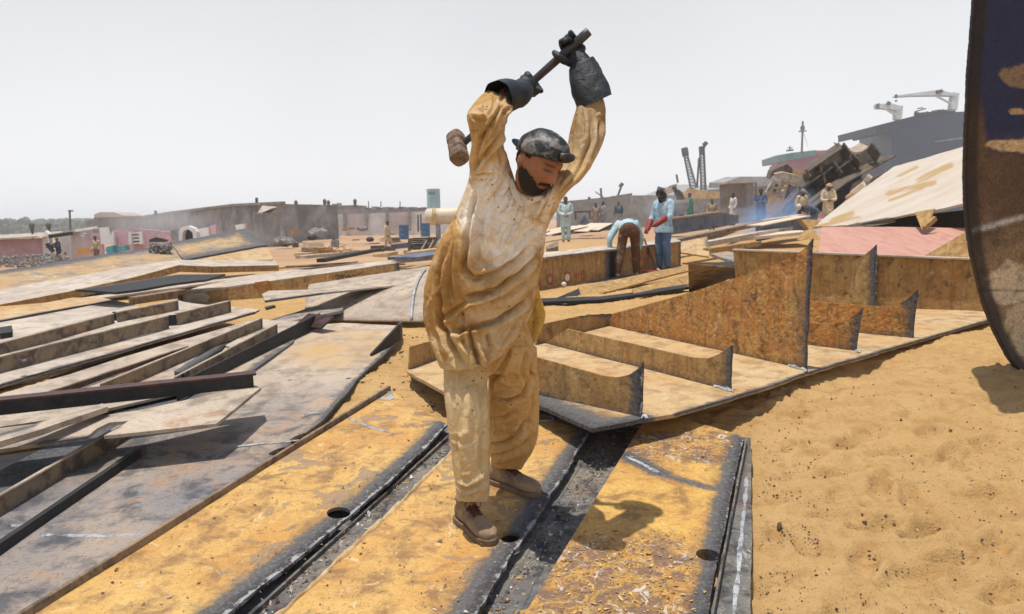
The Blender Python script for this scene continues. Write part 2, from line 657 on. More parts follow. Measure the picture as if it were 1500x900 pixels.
M['brownbar'] = steel('brown_bar_steel', (.24, .18, .12), (.30, .215, .13), (.10, .075, .055), rust=(.22, .085, .035), scale=4, alt_amt=.4, rust_amt=.3, speck=.5, bump=.25)
M['rust'] = steel('orange_rusted_steel', (.52, .31, .10), (.50, .22, .05), (.22, .11, .04), rust=(.47, .17, .035), scale=4.6, alt_amt=.5, rust_amt=.45, speck=.9, bump=1.2, rough=.85, blist=1.3, pale=(.60, .46, .28), runs=.85, blot=.6)
M['rustbrown'] = steel('brown_rusted_steel', (.45, .30, .12), (.38, .22, .075), (.18, .11, .05), rust=(.36, .15, .035), scale=4.0, alt_amt=.5, rust_amt=.3, speck=.8, bump=.8, rough=.85, blist=.7, runs=.75, blot=.55)
M['ledge'] = steel('ledge_steel', (.53, .39, .22), (.50, .32, .14), (.33, .21, .10), rust=(.38, .17, .05), scale=2.6, alt_amt=.4, rust_amt=.35, speck=.7, bump=.35, pale=(.56, .45, .30))
M['darkred'] = steel('dark_red_primer_steel', (.055, .022, .018), (.09, .035, .025), (.02, .014, .013), rust=(.14, .05, .025), scale=6, rust_amt=.3, speck=.3, bump=.2, rough=.5)
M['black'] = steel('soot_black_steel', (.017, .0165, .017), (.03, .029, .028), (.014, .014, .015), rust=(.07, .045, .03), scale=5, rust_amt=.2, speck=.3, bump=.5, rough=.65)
M['red'] = steel('faded_red_primer_steel', (.47, .235, .18), (.50, .28, .21), (.40, .20, .15), rust=(.40, .15, .09), scale=2.0, alt_amt=.5, rust_amt=.15, speck=.25, bump=.1, streak=(3, .4, 1))
M['whiteplate'] = steel('weathered_white_plate', (.66, .56, .45), (.58, .44, .30), (.54, .42, .31), rust=(.42, .25, .09), scale=.9, alt_amt=.3, rust_amt=.25, speck=.2, bump=.06, streak=(.5, 1.8, 1.8, .5))
M['scrap'] = steel('dark_weathered_hull_steel', (.10, .082, .066), (.16, .115, .075), (.04, .034, .03), rust=(.2, .085, .035), scale=1.2, alt_amt=.5, rust_amt=.35, speck=.3, bump=.5)
M['bluesteel'] = steel('blue_grey_hull_steel', (.11, .14, .20), (.16, .18, .22), (.07, .085, .12), rust=(.22, .12, .07), scale=1.2, rust_amt=.2, speck=.2, bump=.2)
M['weld'] = steel('weld_slag_white', (.58, .60, .62), (.36, .37, .39), (.16, .165, .175), scale=12, rust_amt=.0, speck=.5, bump=1.0, rough=.55)
M['wood'] = paint('ash_hammer_handle', (.035, .035, .042), .3, 20, .45, .4)
M['iron'] = steel('hammer_iron', (.30, .20, .13), (.20, .13, .09), (.08, .05, .035), rust=(.2, .09, .04), scale=16, rust_amt=.5, speck=.6, bump=.6, rough=.6)
M['redpaint'] = paint('red_marking_paint', (.42, .05, .025), .35, 40, .8)
M['inkpaint'] = paint('dark_marking_paint', (.04, .03, .028), .3, 40, .8)
M['whitepaint'] = paint('white_marking_paint', (.66, .62, .55), .3, 30, .8)
M['shirt'] = cloth('dusty_cotton_kameez')
M['cloth'] = cloth('plain_cloth', 300, False)
M['skin'] = (lambda n: n.done(n.mix(n.ramp(n.noise(40, 5, .6), [(.35, .35), (.65, 0.0)]), n.attr('col', 'Color'), (.6, .42, .35), 'MULTIPLY'), .5, n.bump(n.noise(160, 3, .6), .12, .004), 0, .4))(NT('skin'))
M['hair'] = (lambda n: n.done((.012, .010, .009), .6, n.bump(n.noise(300, 3, .7, 0, stretch=(1, 1, .2)), .7, .004), 0, .3))(NT('black_hair'))
M['leather'] = (lambda n: n.done(n.mix(n.ramp(n.noise(14, 6, .65, .6), [(.48, 0.0), (.66, 1.0)]), (.007, .010, .016), (.020, .024, .020)), n.math('ADD', .42, n.math('MULTIPLY', n.noise(25, 4, .6), .4)), n.bump(n.noise(30, 5, .6, .3), .6, .012), 0, .5))(NT('black_leather_glove'))
M['cap'] = (lambda n: n.done(n.mix(n.ramp(n.noise(17, 7, .68, .5), [(.50, 0.0), (.66, .85)]), (.012, .013, .016), (.30, .28, .26)), .45, n.bump(n.noise(22, 4, .55, .3), .45, .012), 0, .4))(NT('worn_black_cap'))
M['boot'] = (lambda n: n.done(n.mix(n.ramp(n.noise(12, 6, .65, .4), [(.36, 0.0), (.6, 1.0)]), (.13, .095, .07), (.30, .205, .12)), .85, n.bump(n.noise(50, 6, .6), .4, .006), 0, .2))(NT('dusty_suede_boot'))
M['sole'] = paint('dusty_rubber_sole', (.17, .115, .075), .35, 30, .85, .2)
M['lace'] = paint('dark_red_lace', (.10, .022, .02), .3, 60, .8)
M['concrete'] = paint('weathered_concrete', (.25, .235, .215), .35, 1.2, .9, .2, .3, (.09, .085, .08), .6)
M['concrete_dark'] = paint('dark_weathered_concrete', (.30, .29, .285), .45, .5, .9, .2, .3, (.09, .085, .08), .9)
M['whitewash'] = paint('whitewashed_wall', (.66, .64, .62), .2, .8, .9, .2, .1, (.45, .33, .30), .5)
M['pinkwall'] = paint('peeling_pink_wall', (.55, .36, .39), .3, 1.0, .9, .2, .2, (.30, .27, .26), .8)
M['roofsheet'] = paint('dusty_roof_sheet', (.42, .36, .29), .3, 2, .8, .3, .2, (.2, .15, .1), .6)
M['tankblue'] = paint('pale_blue_tank_paint', (.33, .50, .55), .2, 1.5, .5, .4, .05, (.3, .28, .24), .3)
M['tankcream'] = paint('cream_tank_paint', (.60, .50, .36), .2, 1.5, .5, .4, .05, (.35, .22, .1), .4)
M['drum'] = paint('blue_drum_paint', (.055, .13, .25), .3, 5, .5, .4, .05, (.2, .13, .08), .3)
M['teal'] = paint('teal_paint', (.06, .28, .30), .3, 5, .6, .3)
M['darkthing'] = paint('dark_rubber', (.035, .035, .042), .3, 5, .7, .3)
M['yellowpaint'] = paint('yellow_stained_steel', (.50, .33, .10), .3, 2.0, .8, .2, .2, (.24, .22, .21), .9)
M['shipred'] = paint('red_ship_hull', (.42, .075, .085), .2, .12, .6, .3, .02, (.35, .2, .18), .5)
M['shipblue'] = paint('dark_blue_ship_hull', (.014, .032, .065), .3, .10, .55, .3, .02, (.09, .085, .09), .35)
M['shipgreen'] = paint('green_blue_bulwark', (.10, .21, .20), .3, .3, .6, .3)
M['cranewhite'] = paint('pale_crane_paint', (.50, .55, .55), .15, 1, .5, .3)
M['cranedark'] = paint('dark_lattice_steel', (.06, .06, .065), .2, 1, .6, .3)
M['redglove'] = paint('red_leather', (.26, .03, .022), .35, 25, .6, .3, .3)
M['scrubfoliage'] = paint('dull_scrub_foliage', (.10, .115, .08), .4, 3, .9, .1, .5, (.09, .085, .05), .5)
M['orange'] = paint('orange_cloth', (.55, .25, .04), .3, 8, .9, .1)
# ------------------------------------------------------------------ ground
def base_h(x, y):
    x = np.asarray(x, float)
    y = np.asarray(y, float)
    near = .255 + .087 * (np.clip(y, .5, 5.4) - 3.1)
    k = x / np.maximum(y, .1)
    right = smooth(-.05, .08, k)
    drop_l = 1 - smooth(9, 30, y)
    drop_r = 1 - smooth(60, 110, y)
    rise = .25 * smooth(14, 26, y) + .35 * smooth(.22, .34, k) * smooth(16, 26, y)
    h = near * drop_l * (1 - right) + (near + rise) * drop_r * right
    h = h + .055 * smooth(4.0, 5.0, y) * smooth(.12, .3, k) * (1 - smooth(7, 9, y))
    return h - .05 * smooth(30, 60, y) - .5 * smooth(-.35, -.5, k) * smooth(20, 40, y)


def axis(lo, hi, fine_lo, fine_hi, fine, growth=1.16):
    mid = list(np.arange(fine_lo, fine_hi, fine))
    out, s, p = [], fine, fine_hi
    while p < hi:
        out.append(p)
        s *= growth
        p += s
    out.append(hi)
    pre, s, p = [], fine, fine_lo
    while True:
        s *= growth
        p -= s
        if p <= lo:
            break
        pre.append(p)
    pre.append(lo)
    return np.array(pre[::-1] + mid + out)


def sand_bumps(x, y):
    P = np.stack([x, y, np.zeros_like(x)], 1)
    near = 1 - smooth(7, 16, y)
    b = .030 * fbm(P, 1.6, 3, 3) + .022 * fbm(P * np.array([1, 1.5, 1]), 3.6, 4, 5) + .018 * fbm(P * np.array([1, 1.8, 1]), 11, 3, 8)
    rough = smooth(-.1, .35, fbm(P, 1.1, 3, 21))
    b = b + (.007 + .022 * rough) * fbm(P, 30, 3, 12)
    far = .10 * fbm(P, .12, 4, 9) * smooth(12, 40, y) * (1 - smooth(150, 400, y))
    return b * (.4 + .6 * near) + far


xs = axis(-5000, 5000, -.2, 3.6, .02)
ys = axis(-60, 7000, 1.9, 7.0, .018, 1.1)
XX, YY = np.meshgrid(xs, ys)
gx, gy = XX.ravel(), YY.ravel()
gz = base_h(gx, gy) + sand_bumps(gx, gy)
# scuffed footprints in the sand on the right
for (fx, fy, ang, dep) in [(1285, 772, .3, .03), (1350, 778, .5, .03), (1290, 712, 1.1, .022), (1395, 660, .8, .03), (1210, 690, .2, .02), (1180, 800, 1.3, .02), (1330, 855, .4, .02), (1240, 640, .9, .02), (1440, 720, .1, .028), (1150, 730, .6, .018), (1370, 610, .4, .02), (1120, 860, .5, .02), (1225, 760, .2, .026), (1265, 830, 1.0, .024), (1400, 820, .3, .026), (1460, 800, .9, .022), (1310, 660, .2, .022), (1170, 640, .7, .02), (1450, 640, .3, .024), (1340, 730, 1.4, .02), (1480, 870, .4, .024), (1160, 580, .2, .018)]:
    c = G(fx, fy, (.27, 0, .0))
    zc = base_h(c[0], c[1])
    c = G(fx, fy, (float(zc), 0, 0))
    dx, dy = gx - c[0], gy - c[1]
    a = dx * math.cos(ang) + dy * math.sin(ang)
    b = -dx * math.sin(ang) + dy * math.cos(ang)
    r = np.sqrt((a / .13) ** 2 + (b / .055) ** 2)
    dep *= 1.5
    gz = gz - dep * np.exp(-r ** 4) + dep * .5 * np.exp(-((r - 1.35) / .3) ** 2)
for pts, dep in [([(1110, 700), (1200, 650), (1330, 610), (1480, 590)], .022), ([(1120, 760), (1230, 700), (1370, 655), (1500, 640)], .022), ([(1180, 890), (1290, 800), (1420, 760), (1520, 745)], .018)]:
    R_ = [on for on in (G(x, y, (.30, 0, .02)) for x, y in pts)]
    for a_, b_ in zip(R_[:-1], R_[1:]):
        r = seg_dist(np.stack([gx, gy, np.zeros_like(gx)], 1), [a_[0], a_[1], 0], [b_[0], b_[1], 0])
        r = r + .02 * fbm(np.stack([gx, gy, gx * 0], 1), 7, 2, 77) if False else r
        gz = gz - .6 * dep * np.exp(-(r / .045) ** 2) + .5 * dep * np.exp(-((r - .09) / .035) ** 2)
# the sand is scooped out under the raised edge of the big right hand panel
PB = (.55, 0.0, 0.0)
e0, e1 = G(1130, 570, PB), G(1450, 468, PB)
dd = seg_dist(np.stack([gx, gy, np.zeros_like(gx)], 1), [e0[0], e0[1], 0], [e1[0], e1[1], 0])
pit = G(1275, 520, PB)
gz = gz - (.015 + .085 * np.exp(-(((gx - pit[0]) / .5) ** 2 + ((gy - pit[1]) / .5) ** 2))) * np.exp(-(dd / .2) ** 2)
# hollow under the torn tan plate at left
hol = G(70, 690, (.22, 0, 0))
gz = gz - .34 * np.exp(-(((gx - hol[0]) / 1.1) ** 2 + ((gy - hol[1]) / .75) ** 2) ** 1.5)
nx, ny = len(xs), len(ys)
verts = np.stack([gx, gy, gz], 1)
idx = np.arange(nx * ny).reshape(ny, nx)
quads = np.stack([idx[:-1, :-1], idx[:-1, 1:], idx[1:, 1:], idx[1:, :-1]], -1).reshape(-1, 4)
gm = bpy.data.meshes.new('sand_ground')
gm.vertices.add(len(verts))
gm.vertices.foreach_set('co', verts.ravel())
gm.loops.add(len(quads) * 4)
gm.loops.foreach_set('vertex_index', quads.ravel())
gm.polygons.add(len(quads))
gm.polygons.foreach_set('loop_start', np.arange(0, len(quads) * 4, 4))
gm.polygons.foreach_set('loop_total', np.full(len(quads), 4))
gm.update(calc_edges=True)


def sand_mat():
    n = NT('trodden_sand')
    a = n.noise(1.3, 7, .62, .5)
    b = n.noise(9, 8, .68, .3)
    f = n.noise(90, 5, .7)
    c = n.mix(n.ramp(a, [(.34, 0.0), (.64, 1.0)]), (.46, .28, .115), (.52, .335, .145))
    c = n.mix(n.ramp(b, [(.34, .6), (.5, 0.0)]), c, (.33, .185, .065))
    c = n.mix(n.ramp(n.noise(3.4, 6, .6, .8), [(.55, 0.0), (.72, .55)]), c, (.40, .215, .08))
    c = n.mix(n.ramp(f, [(.3, .4), (.48, 0.0)]), c, (.22, .12, .05))
    c = n.mix(n.ramp(n.noise(2.2, 8, .7, .6, stretch=(1, 2.2, 1)), [(.54, 0.0), (.68, .5)]), c, (.34, .185, .065))
    c = n.mix(n.ramp(n.noise(28, 6, .75, .3), [(.30, .5), (.44, 0.0)]), c, (.24, .125, .045))
    sp = n.math('MULTIPLY', n.ramp(n.voro(34), [(.09, 1.0), (.17, 0.0)]), n.ramp(n.noise(4, 4, .6), [(.5, 0.0), (.62, 1.0)]))
    c = n.mix(n.math('MULTIPLY', sp, .7), c, (.09, .06, .045))
    far = n.ramp(n.math('DIVIDE', n.attr('far'), 1.0), [(0, 0.0), (1, 1.0)])
    fc = n.mix(n.ramp(n.noise(.12, 6, .65, .4), [(.4, 0.0), (.6, 1.0)]), (.36, .215, .125), (.42, .285, .175))
    c = n.mix(far, c, fc)
    h = n.math('ADD', n.math('MULTIPLY', b, .7), n.math('MULTIPLY', f, .5))
    return n.done(c, .95, n.bump(h, .8, .03), 0, .1)


M['sand'] = sand_mat()
set_attr(gm, 'far', smooth(14, 40, gy))
link('ground', gm, M['sand'], kind='structure', origin=(0, 0, 0), shade=True)


def ground_z(x, y):
    a = np.array([float(x)])
    b = np.array([float(y)])
    return float((base_h(a, b) + sand_bumps(a, b))[0])


def on_ground(px, py):
    z = .3
    for _ in range(12):
        p = G(px, py, (z, 0, 0))
        z = .5 * z + .5 * float(base_h(p[0], p[1]))
    return G(px, py, (z, 0, 0))


# pebbles, chips and clods on the sand: countless, one object
peb = MB()
for k in range(2600):
    px = rng.uniform(1020, 1500)
    py = 520 + 400 * rng.random() ** .8
    if px < 1110 and py > 640:
        px += 90
    c = on_ground(px, py)
    z = ground_z(c[0], c[1])
    r = .0015 + .0055 * rng.random() ** 5
    if rng.random() < .012:
        r *= 2.0
    A = rng.normal(size=(3, 3))
    A, _ = np.linalg.qr(A)
    peb.ellipsoid((c[0], c[1], z + r * .2), (r * rng.uniform(.8, 1.6), r, r * rng.uniform(.4, .9)), A, 6, 4)
for k in range(260):
    c = on_ground(rng.uniform(520, 660), rng.uniform(480, 600))
    z = ground_z(c[0], c[1])
    r = .004 + .012 * rng.random() ** 3
    peb.ellipsoid((c[0], c[1], z + r * .3), (r * 1.3, r, r * .7), None, 6, 4)
pm = peb.mesh('pebbles', False)
co = get_co(pm)
set_co(pm, co + .0025 * np.stack([vnoise(co * 90, s) for s in (1, 2, 3)], 1))
tone = rng.random((len(co) // 35 + 1, 1)).repeat(35, 0)[:len(co)]
set_col(pm, np.where(tone > .86, .55, np.where(tone > .4, .22, .09)) * np.array([1, .72, .46]))
M['pebble'] = (lambda n: n.done(n.mix(n.ramp(n.noise(60, 4, .6), [(.35, .5), (.6, 0.0)]), n.attr('col', 'Color'), (.12, .08, .05)), .9, n.bump(n.noise(120, 4, .6), .4, .005), 0, .2))(NT('pebble_stone'))
link('pebbles', pm, M['pebble'], label='small stones, chips and clods strewn over the trodden sand', cat='pebbles', kind='stuff')
# ------------------------------------------------------------------ panel A (the man stands on it)
PA = (.33 - .087 * 3.1, 0.0, .087)
PAc = (PA[0] - .055, 0, PA[2])          # channels lie lower
PAr = (PA[0] + .018, 0, PA[2])


def ext(a, b, py):
    """the point at picture height py on the picture line a-b"""
    t = (py - a[1]) / (b[1] - a[1])
    return (a[0] + (b[0] - a[0]) * t, py)


def gp(pts, plane):
    return [G(x, y, plane) for x, y in pts]


def mk(name, pts, plane, thick, mat, label, cat, group=None, burn=(), holes=(), rag=.0, wob=.004, cell=.06, seed=1, parent=None, ragged=None, kind=None):
    """a plate from a picture outline on a plane; burn: (i, j, width, strength) by outline index"""
    P = gp(pts, plane)
    bs = [(P[i], P[j], w, s) for (i, j, w, s) in burn]
    hs = [(G(x, y, plane), rx, ry, a) for (x, y, rx, ry, a) in holes]
    me = plate_mesh(P, thick, cell, bs, hs, rag, wob, ragged, seed)
    return link(name, me, mat, parent, label, cat, group, kind)


GA = 'torch-cut strips of the ochre deck panel'
Y1 = 1010
L0 = ext((573, 572), (45, 900), Y1)
R0 = ext((380, 860), (330, 900), Y1)
s1 = [(573, 573), (655, 622), (617, 663), (521, 748), (380, 860), R0, L0]
strip1 = mk('steel_strip', s1, PA, .016, M['ochre'], 'yellow ochre deck strip with a raised rail along its left edge and one oval hole', 'steel plate', GA,
            burn=[(1, 2, .085, 1.0), (2, 3, .085, 1.0), (3, 4, .095, 1.0), (4, 5, .10, 1.0), (0, 0, .06, .5)],
            holes=[(496, 751, .060, .048, .2)], rag=.008, cell=.035, seed=3, ragged=(0, 1, 2, 3, 4))


def ribbon(pts, plane, w, off, n, mat, parent, name, label=None, jit=.3, seed=0, hgt=.003):
    """an irregular low bead (weld, slag, paint stroke) lying on a plane"""
    P = np.array(gp(pts, plane))
    P[:, 2] += off
    seg = np.linalg.norm(np.diff(P, axis=0), axis=1)
    s = np.concatenate([[0], np.cumsum(seg)])
    t = np.linspace(0, s[-1], n)
    C = np.stack([np.interp(t, s, P[:, k]) for k in range(3)], 1)
    T = np.gradient(C, axis=0)
    T /= np.linalg.norm(T, axis=1)[:, None]
    S = np.cross(T, [0, 0, 1])
    S /= np.linalg.norm(S, axis=1)[:, None]
    q = np.stack([t, np.full(n, seed * 7.7), np.zeros(n)], 1)
    ww = w * (1 + jit * 1.6 * fbm(q, 14, 2, seed))
    ww[0] *= .3
    ww[-1] *= .3
    C = C + S * (w * jit * 1.5 * fbm(q, 9, 2, seed + 3))[:, None]
    hh = hgt * (1 + .8 * fbm(q, 40, 2, seed + 8))
    mbx = MB()
    vs, fs = [], []
    for i in range(n):
        vs += [C[i] - S[i] * ww[i], C[i] - S[i] * ww[i] * .5 + [0, 0, hh[i]], C[i] + S[i] * ww[i] * .5 + [0, 0, hh[i] * .9], C[i] + S[i] * ww[i]]
    for i in range(n - 1):
        for k in range(3):
            fs.append((i * 4 + k, i * 4 + k + 1, i * 4 + k + 5, i * 4 + k + 4))
    mbx.add(vs, fs)
    me = mbx.mesh(name)
    return link(name, me, mat, parent, label, shade=True)


# rail welded to strip 1
ra = [G(x, y, PA) for x, y in [(571, 571), (430, 659), (300, 741), (150, 835), L0]]
rail = MB()
for a, b in zip(ra[:-1], ra[1:]):
    rail.bar(a + [0, 0, .006], b + [0, 0, .006], .018, .05)
rm = apply_mods(rail.mesh('rail'), [('BEVEL', {'width': .003, 'segments': 1})])
link('edge_rail', rm, M['brownbar'], strip1)
ribbon([(509, 613), (530, 621), (552, 629), (570, 634)], PA, .012, .001, 30, M['weld'], strip1, 'weld_bead', jit=.6, seed=4)
ribbon([(553, 571), (572, 575), (572, 586), (556, 584)], PA, .018, .001, 20, M['weld'], strip1, 'cut_slag', jit=.6, seed=5)

# channel between strip 1 and 2
c1 = [(668, 628), (700, 640), (672, 664), ext((660, 668), (407, 900), Y1), ext((380, 860), (322, 900), Y1), (470, 760), (630, 640)]
ch1 = mk('channel_plate', [(640, 622), (712, 618), ext((690, 640), (407, 900), Y1), ext((380, 860), (315, 900), Y1)], PAc, .012, M['soot'],
         'sooty channel plate in the groove left of the man, littered with slag', 'steel plate', 'sooty channel plates between the strips', rag=.004, wob=.003, cell=.05, seed=9)
cw = MB()
cl = [(655, 645), (560, 732), (440, 840), ext((560, 732), (385, 892), Y1)]
for a, b in zip(cl[:-1], cl[1:]):
    cw.bar(G(*a, PAc) + [0, 0, .01], G(*b, PAc) + [0, 0, .01], .012, .02)
link('channel_web', cw.mesh('w'), M['soot'], ch1)

# strip 2
s2 = [(668, 655), (708, 617), (776, 590), (865, 629), (801, 735), (742, 828), ext((742, 828), (697, 900), Y1), ext((560, 760), (407, 900), Y1), (500, 815), (612, 711)]
strip2 = mk('steel_strip', s2, PA, .016, M['ochre'], 'middle ochre deck strip under the boots of the man swinging the hammer', 'steel plate', GA,
            burn=[(3, 4, .075, 1.0), (4, 5, .085, 1.0), (5, 6, .10, 1.0), (2, 3, .07, .75), (8, 9, .012, .6), (7, 8, .012, .6)],
            holes=[(747, 787, .043, .040, 0)], rag=.012, cell=.035, seed=12, ragged=(3, 4, 5, 7, 8, 9))
ribbon([(664, 662), (612, 712), (560, 762), (500, 817), (407, 902), (330, 980)], PA, .010, .0005, 200, M['ledge'], strip2, 'torn_lip', jit=.6, seed=13, hgt=.010)
rng_pts = []
for k in range(15):
    a = -2.6 + k * .36
    c = G(797, 614, PA)
    rng_pts.append(c + [.055 * math.cos(a), .05 * math.sin(a), .003])
t = MB().tube(rng_pts, .006, 6)
t.build('slag_ring', M['weld'], strip2, shade=True)
# channel 2
ch2 = mk('channel_plate', [(860, 634), (948, 618), ext((935, 640), (775, 900), Y1), ext((801, 735), (690, 900), Y1)], PAc, .012, M['soot'],
         'sooty channel plate between the man and the flaking ochre strip', 'steel plate', 'sooty channel plates between the strips', rag=.004, wob=.003, cell=.05, seed=19)
for off in (0, 26):
    ribbon([(875 + off, 640), (820 + off, 730), (760 + off * 1.3, 830), (712 + off * 1.5, 915)], PAc, .007, .002, 60, M['soot'], ch2, 'slag_line', jit=.3, seed=2 + off)
# strip 3
s3 = [(950, 606), (1010, 617), (1080, 636), (1090, 643), (1070, 730), (1052, 820), ext((1052, 820), (1037, 900), Y1), ext((948, 606), (767, 900), Y1)]
P3 = gp(s3, PAr)
me = plate_mesh(P3, .05, .03, [(P3[3], P3[4], .07, .95), (P3[4], P3[5], .07, .95), (P3[5], P3[6], .06, .9), (G(917, 668, PAr), G(968, 694, PAr), .05, .9), (G(968, 694, PAr), G(1040, 716, PAr), .035, .65)],
                [(G(1037, 813, PAr), .045, .042, 0)], .006, .005, (0, 1, 3, 4, 5), 31)
co = get_co(me)
px, py, _ = project(co)
fl = np.exp(-(((px - 900) / 150) ** 4 + ((py - 880) / 95) ** 4)) + .95 * np.exp(-(((px - 1000) / 110) ** 4 + ((py - 655) / 26) ** 4))
set_attr(me, 'flake', np.clip(fl + .25 * fbm(co, 5, 3, 4), 0, 1))
strip3 = link('steel_strip', me, M['ochre_flaky'], None, 'right hand ochre deck strip with peeling rust flakes and a round hole', 'steel plate', GA)
ribbon([(917, 669), (935, 677), (955, 688), (966, 693)], PAr, .012, .001, 34, M['weld'], strip3, 'weld_bead', jit=.5, seed=8)
# flange strip at the right
PAf = (PA[0] - .012, 0, PA[2])
fs = mk('edge_flange', [(1088, 640), (1100, 641), (1101, 760), (1100, 900), (1099, Y1), ext((1052, 824), (1037, 904), Y1), (1056, 824), (1074, 732)], PAf, .012, M['soot'],
        'narrow sooty flange strip with a white slag line beside the sand', 'steel plate', GA, rag=.005, cell=.04, seed=41, burn=[(0, 7, .05, .7)])
ribbon([(1093, 700), (1089, 760), (1082, 830), (1075, 905)], PAf, .008, .001, 60, M['weld'], fs, 'slag_line', jit=.5, seed=6)
fr = MB()
fpts = [(1090, 644), (1073, 728), (1054, 822), (1038, 905)]
for a, b in zip(fpts[:-1], fpts[1:]):
    fr.bar(G(*a, PAr) + [.012, 0, -.006], G(*b, PAr) + [.012, 0, -.006], .007, .03)
link('flange_lip', fr.mesh('l'), M['soot'], fs)

# peeled flakes and slag chips: countless
def chips(name, n, sampler, plane, size, mat, label, lift=.3, tones=None, curl=.4):
    vs, fs, cols = [], [], []
    for k in range(n):
        px, py = sampler()
        c = G(px, py, plane)
        r = size * (.35 + 1.1 * rng.random() ** 2)
        k_ = rng.integers(4, 7)
        a0 = rng.random() * 6.28
        th = np.sort(rng.random(k_)) * 6.28
        rr = r * rng.uniform(.6, 1.1, k_)
        st = rng.uniform(.5, 1.0)
        x = rr * np.cos(th)
        y = rr * np.sin(th) * st
        X = x * math.cos(a0) - y * math.sin(a0)
        Y = x * math.sin(a0) + y * math.cos(a0)
        tx, ty = rng.normal(size=2) * curl
        z = X * tx + Y * ty
        z = z - z.min() + .001
        tk = rng.uniform(.0008, .002)
        b = len(vs)
        top = [(c[0] + X[i], c[1] + Y[i], c[2] + plane[2] * Y[i] + z[i] + tk) for i in range(k_)]
        bot = [(p[0], p[1], p[2] - tk) for p in top]
        vs += top + bot
        fs.append(tuple(range(b, b + k_)))
        fs.append(tuple(range(b + 2 * k_ - 1, b + k_ - 1, -1)))
        for i in range(k_):
            j = (i + 1) % k_
            fs.append((b + i, b + k_ + i, b + k_ + j, b + j))
        t = tones[rng.integers(len(tones))]
        t = np.array(t) * rng.uniform(.75, 1.2)
        cols += [t] * (2 * k_)
    me = bpy.data.meshes.new(name)
    me.from_pydata(vs, [], fs)
    me.update()
    set_col(me, np.array(cols))
    return link(name, me, mat, label=label, cat='rust flakes', kind='stuff')


M['flake'] = (lambda n: n.done(n.mix(n.ramp(n.noise(70, 5, .65), [(.35, .6), (.58, 0.0)]), n.attr('col', 'Color'), (.12, .06, .03)), .8, n.bump(n.noise(150, 4, .6), .4, .004), 0, .3))(NT('peeled_rust_flake'))
tones_o = [(.58, .36, .11), (.55, .31, .09), (.45, .22, .07), (.56, .37, .14), (.6, .5, .38), (.3, .14, .06), (.56, .40, .2)]


def samp3():
    while True:
        if rng.random() < .72:
            px, py = rng.normal(905, 75), rng.uniform(775, 925)
        else:
            px, py = rng.normal(1000, 55), rng.normal(655, 17)
        le = 948 - (py - 606) * (948 - 767) / (900 - 606)
        re = 1090 - (py - 643) * (1090 - 1037) / (900 - 643)
        if le + 4 < px < re - 10 and py > 612:
            return px, py


chips('rust_flakes', 600, samp3, PAr, .0105, M['flake'], 'peeling rust and paint flakes curling off the right hand ochre strip', tones=tones_o, curl=.15)


def samp_ch():
    t = rng.random()
    if rng.random() < .55:
        y = 640 + 290 * t
        return 905 - 178 * (y - 640) / 260 + rng.normal(0, 14) + 0 * t, y
    if rng.random() < .55:
        y = 650 + 270 * t
        return 655 - 268 * (y - 650) / 250 + rng.normal(0, 7), y
    y = 650 + 260 * t
    return 1086 - 16 * t + rng.normal(0, 5), y


chips('slag_chips', 950, samp_ch, PAc, .0095, M['flake'], 'slag and scale chips lying in the sooty grooves', tones=[(.06, .06, .06), (.12, .11, .1), (.3, .26, .2), (.45, .4, .33), (.6, .58, .55), (.25, .13, .07)])


def samp_all():
    while True:
        px, py = rng.uniform(150, 1060), rng.uniform(585, 900)
        if px > 573 - (py - 573) * 1.6 + 10:
            return px, py


chips('paint_chips', 420, samp_all, PA, .009, M['flake'], 'stray paint chips scattered over the ochre deck strips', tones=[(.14, .08, .05), (.2, .12, .07), (.5, .33, .14), (.55, .48, .4), (.07, .06, .05)])

# ------------------------------------------------------------------ panel B (stiffened, right)
pb = empty('stiffened_plate', G(1050, 560, PB), 'big flat panel with a row of upright rusty stiffeners right of the man', 'ship panel')
base = [(597, 545), (601, 516), (785, 480), (893, 463), (1080, 441), (1430, 430), (1452, 468), (1300, 511), (1180, 546), (1075, 581), (990, 606), (938, 614), (868, 628), (775, 588), (700, 602)]
Pb = gp(base, PB)
me = plate_mesh(Pb, .022, .05, [(Pb[11], Pb[12], .10, .9), (Pb[12], Pb[13], .22, .85), (Pb[13], Pb[14], .22, .85), (Pb[7], Pb[8], .02, .8), (Pb[8], Pb[9], .02, .8), (Pb[6], Pb[7], .02, .8), (Pb[9], Pb[10], .02, .8)], (), .012, .008, (6, 7, 8, 9, 10, 11, 12, 13, 14, 0), 51)
link('base_plate', me, M['ledge'], pb)


def web(name, b0, b1, tops, plane, mat, parent, thick=.014, burn=(), rag=.011, cell=.05, seed=1, label=None, cat=None, group=None, ragged=None):
    """an upright plate: picture base line b0-b1 on a plane, top outline given in the picture"""
    A, B = G(*b0, plane), G(*b1, plane)
    P = [A, B] + [V(x, y, A, B) for x, y in tops]
    bs = [(P[i], P[j], w, s) for (i, j, w, s) in burn]
    if ragged:
        bs.append((P[1], P[2], .20, .40))
        bs.append((P[0], P[1], .05, .42))
    me = plate_mesh(P, thick, cell, bs, (), rag, .004, ragged, seed)
    return link(name, me, mat, parent, label, cat, group)


